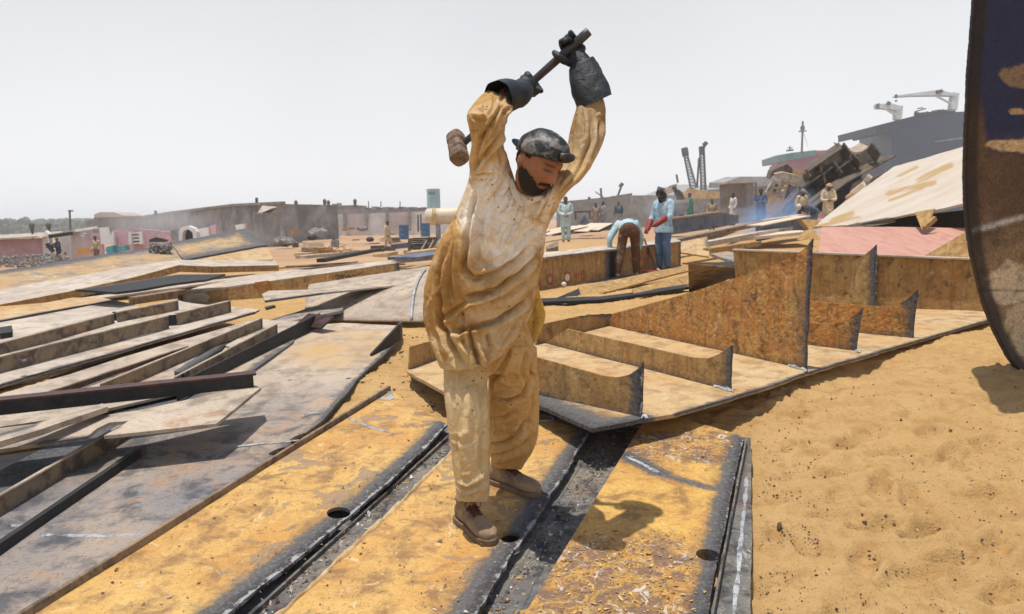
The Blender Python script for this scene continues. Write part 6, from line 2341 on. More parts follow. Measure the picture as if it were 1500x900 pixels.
def deck_crane(post, jibs, strut, lab):
    o = MB().bar(Q(*sz(*post[0]), 189), Q(*sz(*post[1]), 189), 1.6, 1.6, up=(0, 1, 0)).mesh('p')
    r = link('deck_crane', o, M['cranewhite'], ds, lab)
    link('jib', MB().prism([Q(*sz(*p), 188) for p in jibs], (0, 2.0, 0)).mesh('j'), M['cranewhite'], r)
    link('strut', MB().bar(Q(*sz(*strut[0]), 188), Q(*sz(*strut[1]), 188), .4, .4, up=(0, 1, 0)).mesh('s'), M['cranewhite'], r)
    return r


dc = deck_crane(((1106, 232), (1118, 140)), [(800, 150), (800, 158), (900, 152), (1050, 150), (1120, 152), (1126, 140), (1080, 130), (1040, 118), (1010, 122)], ((1020, 155), (1100, 196)), 'longer deck crane')
link('hook', MB().bar(Q(*sz(797, 146), 188), Q(*sz(797, 164), 188), .5, .5, up=(0, 1, 0)).bar(Q(*sz(797, 176), 188), Q(*sz(797, 184), 188), .4, .4, up=(0, 1, 0)).mesh('k'), M['cranedark'], dc)
link('winch', MB().bar(Q(*sz(1020, 132), 187.6), Q(*sz(1050, 126), 187.6), .8, .8, up=(0, 1, 0)).mesh('k'), M['cranedark'], dc)
dc = deck_crane(((803, 284), (810, 210)), [(695, 196), (695, 220), (740, 222), (800, 232), (820, 228), (822, 208), (780, 196), (760, 188), (740, 196)], ((738, 224), (800, 262)), 'shorter deck crane')
link('cab', MB().bar(Q(*sz(692, 208), 187.8), Q(*sz(700, 208), 187.8), 1.1, 1.2, up=(0, 1, 0)).mesh('k'), M['bluesteel'], dc)
link('winch', MB().bar(Q(*sz(748, 190), 187.6), Q(*sz(764, 196), 187.6), .7, .7, up=(0, 1, 0)).mesh('k'), M['cranedark'], dc)

# grey compound wall on the right of the man
rw = empty('compound_wall', Q(900, 330, 118), 'long grey compound wall in the haze right of the hammer man', 'wall', kind='thing')
for i, (x0, x1, y0, y1) in enumerate([(815, 860, 296, 292), (860, 894, 292, 288.5), (894, 926, 288, 283), (927, 990, 286.5, 286), (990, 1066, 282, 279)]):
    A_, B_ = Q(x0, y0, 118), Q(x1, y1, 118)
    zg = -.3
    link('wall_bay', MB().prism([A_, B_, np.array([B_[0], B_[1], zg]), np.array([A_[0], A_[1], zg])], (0, .5, 0)).mesh('w'), M['concrete'], rw)
for i, (x, y, h_) in enumerate([(863, 291, 5)]):
    link('post', MB().bar(Q(x, y + 1, 118), Q(x, y - 2, 118), .4, .4, up=(0, 1, 0)).mesh('w'), M['cranedark'], rw)
# far grey shed
fsd = empty('far_shed', Q(1095, 300, 150), 'long far shed with a grey roof behind the container', 'shed')
link('wall', MB().prism([Q(x, y, 150) for x, y in [(1000, 281), (1140, 270), (1140, 330), (1000, 330)]], (0, 8, 0)).mesh('w'), M['concrete'], fsd)
link('roof', MB().prism([Q(x, y, 149) for x, y in [(1058, 268), (1085, 259), (1140, 259), (1150, 272), (1058, 276)]], (0, 10, .5)).mesh('w'), M['concrete_dark'], fsd)
# tan scrap lumps in front of it
for i, (p, mt, lab, dd_) in enumerate([([(971, 281), (982, 272), (992, 269), (990, 279), (978, 285)], 'tan', 'tan angular scrap lump on the skyline above the torch man', 70), ([(961, 287), (964, 273), (975, 276), (972, 286)], 'bluesteel', 'grey blue scrap lump left of the tan one on the skyline', 72), ([(1000, 286), (1008, 276), (1030, 279), (1060, 282), (1064, 290), (1010, 292)], 'ledge', 'low heap of tan scrap below the two lattice cranes', 75)]):
    MB().prism([Q(x, y, dd_) for x, y in p] if True else [], (.5, 3, 0)).build('scrap_lump', M[mt], None, lab, 'scrap')

# ------------------------------------------------------------------ far left: ruins, wall, tanks
ys_ = empty('bent_hull_plate', Q(150, 400, 16), 'long yellow and grey stained plate sloping behind the bent dusty plate', 'hull plate')
me = plate_mesh([Q(-160, 425, 13.4), Q(0, 396, 15.5), Q(219, 364, 19), Q(255, 369, 19), Q(267, 385, 17.4), Q(200, 398, 16.2), Q(0, 436, 13.8), Q(-160, 466, 12.4)], .05, .16, [(Q(0, 396, 15.5), Q(219, 364, 19), .35, .8)], (), .02, .03, None, 33)
M['yellowsteel'] = steel('yellow_grey_stained_steel', (.46, .31, .13), (.40, .26, .14), (.20, .18, .16), rust=(.38, .2, .1), scale=1.1, alt_amt=.5, rust_amt=.4, speck=.6, bump=.4, pale=(.6, .5, .36))
link('sheet', me, M['yellowsteel'], ys_)
me = plate_mesh([Q(249, 355, 19.5), Q(357, 337, 22), Q(392, 358, 20.5), Q(269, 382, 18)], .05, .2, [(Q(249, 355, 19.5), Q(357, 337, 22), .5, .7), (Q(269, 382, 18), Q(392, 358, 20.5), .4, .7), (Q(357, 337, 22), Q(392, 358, 20.5), .5, .7)], (), .02, .03, None, 34)
link('raised_end', me, M['yellowsteel'], ys_)
me = plate_mesh([Q(277, 383, 17.5), Q(393, 362, 20), Q(400, 381, 18.6), Q(268, 387, 17)], .04, .2, (), (), .01, .02, None, 35)
link('raised_end', me, M['ledge'], ys_)


def boxpx(x0, x1, yt, yb, d, depth):
    """a block seen between picture limits at a distance"""
    A_ = Q(x0, (yt + yb) / 2, d)
    B_ = Q(x1, (yt + yb) / 2, d)
    xm = (x0 + x1) / 2
    zt, zb = Q(xm, yt, d)[2], Q(xm, yb, d)[2]
    c = (A_ + B_) / 2
    return MB().box((c[0], c[1] + depth / 2, (zt + zb) / 2), (np.linalg.norm(B_ - A_), depth, zt - zb))


# dark concrete building
dcb = empty('concrete_building', Q(300, 345, 80), 'long dark weathered flat roofed concrete building in the left distance', 'building')
ft = [Q(415, 299, 70), Q(345, 302, 78), Q(250, 313, 92), Q(165, 326, 108)]
fb_ = [np.array([p[0], p[1], -.7]) for p in ft]
m_ = MB()
for i in range(3):
    m_.prism([ft[i], ft[i + 1], fb_[i + 1], fb_[i]], (3, 9, 0))
link('wall', m_.mesh('w'), M['concrete_dark'], dcb)
m_ = MB()
for i in range(3):
    m_.bar(ft[i] + [0, -.1, .1], ft[i + 1] + [0, -.1, .1], .5, .25)
link('parapet', m_.mesh('w'), M['concrete'], dcb)
for (x, y) in [(228, 316), (376, 297)]:
    link('roof_pipe', MB().bar(Q(x, y, 85), Q(x, y - 7, 85), .25, .25, up=(0, 1, 0)).mesh('p'), M['cranedark'], dcb)
# conical hopper
hp = empty('concrete_hopper', Q(390, 350, 56), 'square concrete hopper with a pale pyramid roof at the end of the dark building', 'hopper')
c = Q(391, 330, 56)
zt, zb = Q(391, 315, 56)[2], -.4
link('body', MB().tube([(c[0], c[1], zb), (c[0], c[1], zt - .3), (c[0], c[1], zt)], [1.0, .95, 1.0], 8).mesh('b'), M['concrete_dark'], hp)
link('rim', MB().tube([(c[0], c[1], zt), (c[0], c[1], zt + .15)], [1.02, 1.02], 8).mesh('b'), M['concrete'], hp)
link('pyramid_roof', MB().tube([(c[0], c[1], zt + .15), (c[0] - .25, c[1], Q(380, 302, 56)[2])], [.98, .05], 8).mesh('b'), M['roofsheet'], hp)

# white compound wall
ww = empty('compound_wall', Q(520, 335, 95), 'long whitewashed compound wall with pinkish bays in the left distance', 'wall', kind='thing')
for i, (x0, x1, mt) in enumerate([(418, 442, 'whitewash'), (442, 473, 'pinkwall2'), (473, 505, 'whitewash'), (505, 537, 'pinkwall2'), (537, 567, 'whitewash'), (567, 600, 'pinkwall2'), (600, 690, 'whitewash')]):
    if 'pinkwall2' not in M:
        M['pinkwall2'] = paint('faint_pink_wall', (.58, .50, .48), .2, .8, .9, .2, .1, (.42, .30, .28), .6)
    yt = 317 - (x0 - 418) * .035
    yt2 = 317 - (x1 - 418) * .035
    A_, B_ = Q(x0, yt, 95), Q(x1, yt2, 95)
    link('wall_bay', MB().prism([A_, B_, np.array([B_[0], B_[1], -.6]), np.array([A_[0], A_[1], -.6])], (0, .4, 0)).mesh('w'), M[mt], ww)
for x in (473, 505, 537, 567, 600):
    yt = 316 - (x - 418) * .035
    link('pillar', MB().bar(Q(x, yt - 1, 94.7), Q(x, 338, 94.7), .35, .35, up=(0, 1, 0)).mesh('p'), M['concrete'], ww)
# buildings beyond the wall
b1 = empty('far_building', Q(480, 320, 130), 'grey flat roofed far building with pinnacles behind the white wall', 'building')
link('wall', boxpx(432, 521, 303, 330, 130, 8).mesh('w'), M['concrete_dark'], b1)
link('roof', boxpx(431, 523, 301.5, 304, 129.5, 9).mesh('w'), M['concrete_dark'], b1)
for x, t_ in ((433.5, 293), (475.5, 291), (481, 293), (520, 291)):
    link('pinnacle', MB().tube([Q(x, 303, 129), Q(x, t_ + 3, 129), Q(x, t_, 129)], [.22, .34, .04], 8).mesh('p'), M['cranedark'], b1)
for x, t_ in ((456, 300), (490, 299), (497, 298)):
    link('roof_tank', MB().bar(Q(x, 302, 130), Q(x, t_, 130), .7, .7, up=(0, 1, 0)).mesh('p'), M['concrete_dark'], b1)
b2 = empty('far_building', Q(565, 320, 165), 'low pale far building with a cluttered dark roofline behind the white wall', 'building')
link('wall', boxpx(525, 628, 306, 330, 165, 8).mesh('w'), M['concrete'], b2)
rg = np.random.default_rng(11)
for k in range(12):
    x = 528 + k * 8
    link('roof_clutter', boxpx(x, x + rg.uniform(5, 9), 306 - rg.uniform(1.0, 3.5), 307, 164.5, 6).mesh('w'), M['bluesteel'] if k % 2 else M['concrete_dark'], b2)
for x in (540, 586, 558):
    link('antenna', MB().bar(Q(x, 306, 164), Q(x, 295, 164), .18, .18, up=(0, 1, 0)).mesh('p'), M['cranedark'], b2)
ck = empty('round_tank_house', Q(463, 320, 88), 'short white domed drum tower standing at the white wall', 'tank')
c = Q(463, 318, 88)
link('drum', MB().tube([(c[0], c[1], -.6), (c[0], c[1], Q(463, 311, 88)[2]), (c[0], c[1], Q(463, 308, 88)[2]), (c[0], c[1], Q(463, 307, 88)[2])], [.66, .66, .58, .2], 18).mesh('t'), M['whitewash'], ck, shade=True)
link('side_pipe', MB().tube([Q(430, 317, 88), Q(457, 315, 88)], .17, 10).mesh('t'), M['tankcream'], ck, shade=True)

# tanks behind the man's shirt
tk_ = empty('upright_tank', Q(635, 305, 70), 'pale blue upright cylindrical tank left of the hammer man', 'tank')
c = Q(635, 291, 70)
R_ = 9.8 / 1100 * 70
zt, zb = Q(635, 278, 70)[2], Q(635, 306, 70)[2]
link('shell', MB().tube([(c[0], c[1], zb), (c[0], c[1], zt)], R_, 28).mesh('t'), M['tankblue'], tk_, shade=False)
link('rim', MB().tube([(c[0], c[1], zt), (c[0], c[1], zt + .06)], R_ * 1.03, 28).mesh('t'), M['whitewash'], tk_)
link('nameplate', MB().box((c[0] - .1, c[1] - R_, zt - .35), (.6, .05, .25)).mesh('t'), M['concrete_dark'], tk_)
for sx_ in (-1, 1):
    link('leg', MB().bar((c[0] + sx_ * .5, c[1], zb), (c[0] + sx_ * .5, c[1], -.3), .14, .14, up=(0, 1, 0)).mesh('t'), M['concrete_dark'], tk_)
ht = empty('horizontal_tank', Q(655, 330, 64), 'cream horizontal tank on legs under the pale blue tank', 'tank')
a, b = Q(626, 318, 64), Q(690, 315, 64)
r_ = 12 / 1100 * 64
ax = (b - a) / np.linalg.norm(b - a)
link('shell', MB().tube([a - ax * .22, a - ax * .17, a, b, b + ax * .17], [.15, r_ * .7, r_, r_, r_ * .7], 24).mesh('t'), M['tankcream'], ht, shade=True)
for t_ in (.22, .62):
    c = a + (b - a) * t_
    link('leg', MB().box((c[0], c[1], (c[2] - r_ + -.3) / 2), (.25, .5, c[2] - r_ + .35)).mesh('l'), M['concrete_dark'], ht)
link('ladder', MB().bar(Q(634, 306, 63.2), Q(634, 330, 63.2), .08, .1, up=(0, 1, 0)).bar(Q(637, 306, 63.2), Q(637, 330, 63.2), .08, .1, up=(0, 1, 0)).mesh('l'), M['yellowpaint'], ht)
# drums
def drum(px, yt, yb, d, wpx, lab):
    zb, zt = Q(px, yb, d)[2], Q(px, yt, d)[2]
    c = Q(px, (yt + yb) / 2, d)
    R_ = wpx / 2 / 1100 * d
    H_ = zt - zb
    rr = [(0, 1), (.02, 1.03), (.04, 1), (.31, 1), (.33, 1.05), (.35, 1), (.64, 1), (.66, 1.05), (.68, 1), (.96, 1), (.98, 1.03), (1, 1)]
    r = empty('steel_drum', (c[0], c[1], zb), lab, 'drum', 'blue steel drums')
    link('shell', MB().tube([(c[0], c[1], zb + H_ * t_) for t_, q in rr], [R_ * q for t_, q in rr], 24).mesh('d'), M['drum'], r, shade=False)
    link('lid', MB().tube([(c[0], c[1], zt + .005), (c[0], c[1], zt + .03)], R_ * .93, 24).mesh('d'), M['concrete_dark'], r)


drum(591.5, 330, 351, 50, 14.5, 'blue steel drum standing left of the other, nearer the walking man')
drum(623, 327.5, 347, 52, 13.5, 'blue steel drum close beside the legs of the cream tank')
for i, (x, y0, y1) in enumerate([(612.5, 315, 340), (616.5, 314, 338)]):
    MB().bar(Q(x, y1, 55), Q(x, y0, 55), .10, .10, up=(0, 1, 0)).build('post', M['cranedark'], None, ['taller dark upright post between the two blue drums, the left one', 'dark upright post next to the right blue drum'][i], 'post')
# dark round things and a motor on the sand
for i, (x, y, r_, lab, mt, dd_) in enumerate([(457, 348, 7.5, 'dark purple round fender lying on the red sand', 'darkthing', 46), (542, 351, 6, 'smaller dark round fender near the walking man', 'darkthing', 44)]):
    c = Q(x, y, dd_)
    k = r_ / 1100 * dd_
    link('round_fender', MB().ellipsoid(c, (k, k * .9, k * .62), None, 18, 12).mesh('f'), M[mt], None, lab, 'fender', shade=True)
mo = empty('engine_block', Q(489, 362, 40), 'grey dented metal engine block sitting on the plates', 'engine block')
link('housing', MB().prism([Q(x, y, 40) for x, y in [(484, 362), (484.5, 354), (487, 351), (490, 354), (493, 350), (495, 353), (494.5, 363)]], (0, .35, 0)).mesh('m'), M['concrete'], mo)
link('cover', MB().tube([Q(489, 352, 39.9), Q(489, 349, 39.9)], .09, 12).mesh('m'), M['bluesteel'], mo)
for i, (p, mt, lab, dd_) in enumerate([([(451, 341), (455, 336), (463, 333), (476, 332), (480, 336), (472, 341)], 'concrete_dark', 'dark rubble pile at the foot of the white wall', 66), ([(501, 337), (502, 334), (515, 333), (516, 337)], 'rustbrown', 'rust brown low crate at the foot of the white wall', 70), ([(522, 335), (526, 331), (535, 330), (537, 334)], 'concrete', 'pale rubble pile at the foot of the white wall', 75), ([(399, 353), (410, 347), (424, 349), (432, 354)], 'concrete', 'pale rubble beside the concrete hopper', 50), ([(421, 343), (424, 338), (432, 337), (433, 343)], 'rustbrown', 'reddish brown crate beside the concrete hopper', 60)]):
    pp = np.array([Q(x, y, dd_) for x, y in p])
    if i in (1, 4):
        mm = MB().prism(list(pp), (.1, .8, 0)).mesh('r')
    else:
        c_ = pp.mean(0)
        mm = MB().ellipsoid((c_[0], c_[1], pp[:, 2].min()), ((pp[:, 0].max() - pp[:, 0].min()) / 2, .7, (pp[:, 2].max() - pp[:, 2].min()) * .75), None, 40, 24).mesh('r')
        co = get_co(mm)
        set_co(mm, co + .10 * np.stack([np.round(2 * vnoise(co * 4.5, q)) / 2 + .6 * vnoise(co * 11, q + 5) for q in (1, 2, 3)], 1))
    link('rubble_pile' if i not in (1, 4) else 'crate', mm, M[mt], None, lab, 'rubble' if i not in (1, 4) else 'crate')
# pipe rack
prk = empty('pipe_rack', Q(615, 366, 33), 'tangled rack of black pipes at the hem of the shirt', 'pipe rack')
for k in range(6):
    y = 351 + k * 2.8
    link('pipe', MB().tube([Q(600, y, 33), Q(606, y - 1.2, 33), Q(640, y - 2.4, 33.5)], .035, 8).mesh('p'), M['darkthing'], prk, shade=True)
for x in (599.5, 636):
    link('end_frame', MB().bar(Q(x, 368, 33), Q(x, 350, 33), .1, .1, up=(0, 1, 0)).mesh('p'), M['scrap'], prk)
for x in (616, 626, 634):
    link('leaning_rod', MB().bar(Q(x, 368, 32.6), Q(x + 9, 352, 32.8), .05, .05, up=(0, 1, 0)).mesh('p'), M['tan'], prk)
# dark low troughs by the walking man
for i, (a, b, h_, mt, lab) in enumerate([((543, 365, 36), (563, 364, 36), .32, 'scrap', 'short dark low trough left of the walking man'), ((573, 362, 37), (599, 359, 37), .26, 'bluesteel', 'blue black low trough right of the walking man')]):
    tr_ = empty('steel_trough', Q(*a), lab, 'trough')
    A_, B_ = Q(*a), Q(*b)
    link('side', MB().bar(A_, B_, .06, h_).mesh('t'), M[mt], tr_)
    link('rim', MB().bar(A_ + [0, .2, h_ / 2], B_ + [0, .2, h_ / 2], .5, .04).mesh('t'), M['whiteplate'], tr_)
# rebar heap
rb = MB()
rd = np.random.default_rng(3)
for k in range(46):
    x, y = rd.uniform(462, 510), rd.uniform(367, 375)
    a = Q(x, y, 26)
    b = a + np.array([rd.normal(0, .5), rd.normal(0, .4), rd.uniform(0, .22)])
    rb.bar(a, b, .02, .02)
rb.build('rebar_tangle', M['rust'], None, 'tangle of rusty rebar on the ground behind the written beam', 'rebar', kind='stuff')
for i, (a, b, w_, mt, lab) in enumerate([((470, 382, 21), (553, 366, 26), .25, 'black', 'long black flat bar pointing at the walking man'), ((440, 377, 24), (520, 370, 27), .4, 'pale', 'long pale flat bar behind the rebar tangle'), ((590, 380, 18), (640, 372, 20), .8, 'bluesteel', 'grey blue plate lying just left of the shirt'), ((600, 404, 14), (640, 395, 15), .2, 'rustbrown', 'rusty box end poking out left of the shirt'), ((598, 372, 24), (640, 366, 25), .4, 'ledge', 'tan rusty bar below the pipe rack')]):
    MB().bar(Q(*a), Q(*b), w_, .1 if i != 3 else .28).build('flat_bar', M[mt], None, lab, 'flat bar')

for k in range(14):
    a_ = Q(rd.uniform(395, 560), rd.uniform(366, 386), rd.uniform(20, 27))
    a_[2] = float(base_h(a_[0], a_[1])) + rd.uniform(.03, .10)
    an_ = rd.uniform(-.5, .5) + .25
    L2 = rd.uniform(1.2, 3.2)
    b2_ = a_ + np.array([math.cos(an_) * L2, math.sin(an_) * L2 * 1.5, rd.uniform(-.02, .10)])
    MB().bar(a_, b2_, rd.uniform(.06, .22), rd.uniform(.03, .09)).build('thin_bar', M[['rustbrown', 'pale', 'scrap', 'brownbar'][k % 4]], None, 'thin weathered bar lying among others in the yard behind the written beam', 'bar', 'thin bars strewn behind the written beam')
# ---- ruined huts at the far left
h1 = empty('ruined_hut', Q(60, 380, 46), 'roofless pink ruined hut with white pillars at the left edge', 'ruin')
def wallq(pts, d, mat, nm, par, th=.35):
    link(nm, MB().prism([Q(x, y, d) for x, y in pts], (0, th, 0)).mesh('w'), M[mat], par)
wallq([(-60, 356), (0, 351), (62, 349), (66, 378), (66, 390), (-60, 400)], 46, 'pinkwall', 'wall', h1)
wallq([(62, 346), (66, 338), (71, 343), (76, 392), (64, 392)], 45.6, 'whitewash', 'pillar', h1)
wallq([(103, 338), (113, 336), (119, 346), (121, 388), (107, 388)], 45.8, 'pinkwall2', 'pillar', h1)
wallq([(145, 334), (155, 333), (161, 358), (148, 358)], 46, 'whitewash', 'pillar', h1)
wallq([(86, 346), (104, 345), (105, 390), (86, 390)], 48, 'whitewash', 'wall', h1)
wallq([(121, 343), (148, 341), (150, 388), (121, 388)], 49, 'pinkwall', 'wall', h1)
link('roof_sheet', MB().prism([Q(73, 344, 45.4), Q(108, 337, 45.4), Q(112, 340, 45.4), Q(75, 347, 45.4)], (0, 2.5, .2)).mesh('r'), M['roofsheet'], h1)
link('roof_sheet', MB().prism([Q(-60, 357, 45), Q(0, 351.5, 45), Q(60, 348, 45), Q(54, 346, 45), Q(-60, 353, 45)], (0, 2.5, .25)).mesh('r'), M['roofsheet'], h1)
link('roof_beam', MB().bar(Q(72, 347, 45), Q(106, 342, 45), .2, .16, up=(0, 1, 0)).mesh('r'), M['black'], h1)
for x, y0, y1 in ((46, 327, 344), (70.5, 327, 341)):
    MB().tube([Q(x + 2, y1 + 6, 46.5), Q(x + 1.5, y1 - 5, 46.5), Q(x, y0 + 3, 46.5), Q(x - .3, y0, 46.5)], [.06, .07, .18, .10], 8).build('sack_topped_post', M['scrap'], None, 'leaning post with a dark bundle on top above the left roof' if x < 50 else 'post with a dark bundle on top beside the white pillar', 'post', shade=True)
h2 = empty('ruined_hut', Q(200, 370, 52), 'pink ruined hut wall with a white lattice window left of the dark building', 'ruin')
wallq([(165, 337), (200, 335), (250, 340), (250, 380), (163, 380)], 52, 'pinkwall', 'wall', h2)
wallq([(163, 340), (166, 340), (169, 372), (165, 372)], 51.6, 'whitewash', 'corner_post', h2)
for x in (190, 206):
    wallq([(x - 2.5, 340), (x + 2, 339), (x + 3.5, 358), (x - 1.5, 358)], 51.5, 'whitewash', 'window_frame', h2, .2)
for y in (341, 346, 351, 356):
    wallq([(191, y), (207, y - .7), (207, y + 1.2), (191, y + 2)], 51.6, 'whitewash', 'window_bar', h2, .15)
wallq([(192, 341), (206, 340), (207, 357), (193, 358)], 51.85, 'concrete_dark', 'window_hollow', h2, .1)
h3 = empty('stone_hut', Q(160, 330, 70), 'small stone hut with a broken flat roof on the skyline at left', 'hut')
wallq([(136, 321), (140, 316), (165, 314), (180, 318), (182, 345), (136, 345)], 70, 'concrete', 'wall', h3, 3)
wallq([(137, 315), (146, 311), (166, 311), (180, 316), (178, 318), (140, 319)], 69.5, 'roofsheet', 'roof', h3, 4)
wallq([(126, 324), (137, 322), (137, 345), (126, 345)], 71, 'concrete_dark', 'annex', h3, 3)
ar = empty('ruined_arch', Q(275, 345, 52), 'broken dark archway in a pale wall before the dark building', 'ruin')
arc = [(262, 356), (262, 338), (266, 333), (275, 331), (284, 334), (288, 340), (288, 354), (283, 352), (282, 341), (276, 336), (269, 338), (267, 344), (267, 355)]
wallq(arc, 50, 'whitewash', 'arch', ar, .5)
wallq([(266, 345), (269, 338), (276, 335), (283, 340), (284, 354), (266, 356)], 50.6, 'black', 'hollow', ar, .2)
wallq([(288, 336), (305, 333), (306, 346), (289, 348)], 50.4, 'whitewash', 'wall', ar, .4)
wallq([(306, 331), (316, 329), (316, 343), (307, 344)], 50.6, 'pinkwall', 'wall', ar, .4)
wallq([(250, 338), (262, 336), (262, 354), (252, 352)], 50.5, 'concrete_dark', 'wall', ar, .4)
wallq([(344, 330), (358, 328), (358, 335), (346, 337)], 50.6, 'whitewash', 'wall', ar, .4)
MB().prism([Q(219, 351, 48), Q(228, 348, 48), Q(244, 352, 48), Q(240, 355, 48), Q(218, 355, 48)], (0, .4, 0)).build('steel_channel', M['black'], None, 'short black channel tossed in front of the pink ruin', 'steel channel')
for i, (p, mt, lab) in enumerate([([(155, 362), (165, 360), (166, 371), (156, 373)], 'teal', 'teal box at the corner of the pink ruin'), ([(173, 362), (183, 360), (184, 367), (174, 369)], 'teal', 'smaller teal box right of the first below the lattice window'), ([(111, 366), (123, 364), (126, 372), (113, 373)], 'orange', 'orange bundle between the two men at the ruin')]):
    MB().prism([Q(x, y, 44) for x, y in p], (0, .5, 0)).build('box' if i < 2 else 'cloth_bundle', M[mt], None, lab, 'box' if i < 2 else 'bundle')
up_ = empty('utility_pole', Q(103, 345, 120), 'thin utility pole with a crossarm on the left skyline', 'utility pole')
link('pole', MB().tube([Q(103.5, 345, 120), Q(102, 308, 120)], .16, 8).mesh('p'), M['cranedark'], up_)
link('crossarm', MB().bar(Q(100, 310, 120), Q(107, 309, 120), .2, .2, up=(0, 1, 0)).mesh('p'), M['cranedark'], up_)
rbl = MB()
for k in range(260):
    x = rd.uniform(-10, 100)
    y = rd.uniform(376, 392) - x * .05
    r = rd.uniform(.03, .12)
    A3 = np.linalg.qr(rd.normal(size=(3, 3)))[0]
    c = Q(x, y, rd.uniform(38, 44))
    rbl.box(c, (r * 1.6, r, r), R=A3)
for k in range(200):
    x, y = rd.uniform(218, 250), rd.uniform(357, 372)
    c = Q(x, y, rd.uniform(18.3, 18.6))
    r = rd.uniform(.015, .05)
    A3 = np.linalg.qr(rd.normal(size=(3, 3)))[0]
    rbl.box(c, (r * 1.6, r, r * .8), R=A3)
rbl.build('rubble', M['concrete'], None, 'grey rubble strewn before the pink ruin and on the yellow plate', 'rubble', kind='stuff')

# ---- far hills
def ridge(name, x0, x1, top, d, mat, seed, depth=200, kind='structure'):
    xs_ = np.linspace(x0, x1, 160)
    v_, f_ = [], []
    for i, x in enumerate(xs_):
        yt = np.interp(x, [t_[0] for t_ in top], [t_[1] for t_ in top])
        p = Q(x, yt, d)
        p[2] += .0022 * d * (fbm(np.array([[x * .1, seed, 0]]), .9, 4, seed)[0])
        v_ += [(p[0], p[1] - depth * .2, -2), tuple(p), (p[0] * 1.2, p[1] + depth, -2)]
    for i in range(len(xs_) - 1):
        for k in range(2):
            f_.append((i * 3 + k, i * 3 + k + 1, i * 3 + k + 4, i * 3 + k + 3))
    MB().add(v_, f_).build(name, mat, None, kind=kind, shade=True)


M['hill'] = paint('far_scrub_hill', (.085, .095, .07), .4, .03, .95, .1, .0, (.13, .12, .08), .6)
ridge('hill', -400, 240, [(-400, 334), (0, 326), (40, 322), (90, 320), (140, 321), (240, 326)], 520, M['hill'], 3)
ridge('hill', -300, 900, [(-300, 336), (0, 333), (200, 327), (500, 321), (900, 314)], 900, M['hill'], 7)
ridge('hill', 880, 1700, [(880, 310), (985, 272), (1100, 270), (1300, 274), (1700, 268)], 1100, M['hill'], 9)
# scrub band: countless shrubs on the hill foot
scb = MB()
for k in range(420):
    x = rd.uniform(-30, 150)
    y = rd.uniform(324, 342)
    d = rd.uniform(330, 460)
    c = Q(x, y, d)
    if c[2] > 5.5:
        continue
    r = rd.uniform(.8, 2.0)
    scb.ellipsoid(c, (r * 1.5, r, r * .8), np.linalg.qr(rd.normal(size=(3, 3)))[0], 7, 5)
sm_ = scb.mesh('scrub', False)
co = get_co(sm_)
set_co(sm_, co + .35 * np.stack([vnoise(co * 1.7, s) for s in (1, 2, 3)], 1))
link('scrub', sm_, M['scrubfoliage'], None, 'dark green scrub covering the low hills at far left', 'scrub', kind='stuff')
# ------------------------------------------------------------------ people in the yard
BASEJ = dict(hipL=(-.09, 0, .90), kneeL=(-.10, .03, .49), ankL=(-.10, -.01, .09), hipR=(.09, 0, .90), kneeR=(.10, .03, .49), ankR=(.10, -.01, .09),
             pelvis=(0, 0, .94), chest=(0, .01, 1.27), neck=(0, .01, 1.46), head=(0, .035, 1.59),
             shL=(-.18, 0, 1.40), elL=(-.25, -.02, 1.13), wrL=(-.24, .10, .90), shR=(.18, 0, 1.40), elR=(.25, -.02, 1.13), wrR=(.24, .10, .90))
UPPER = ('chest', 'neck', 'head', 'shL', 'elL', 'wrL', 'shR', 'elR', 'wrR')


def rotx(v, a):
    c, s = math.cos(a), math.sin(a)
    return np.array([v[0], v[1] * c + v[2] * s, -v[1] * s + v[2] * c])


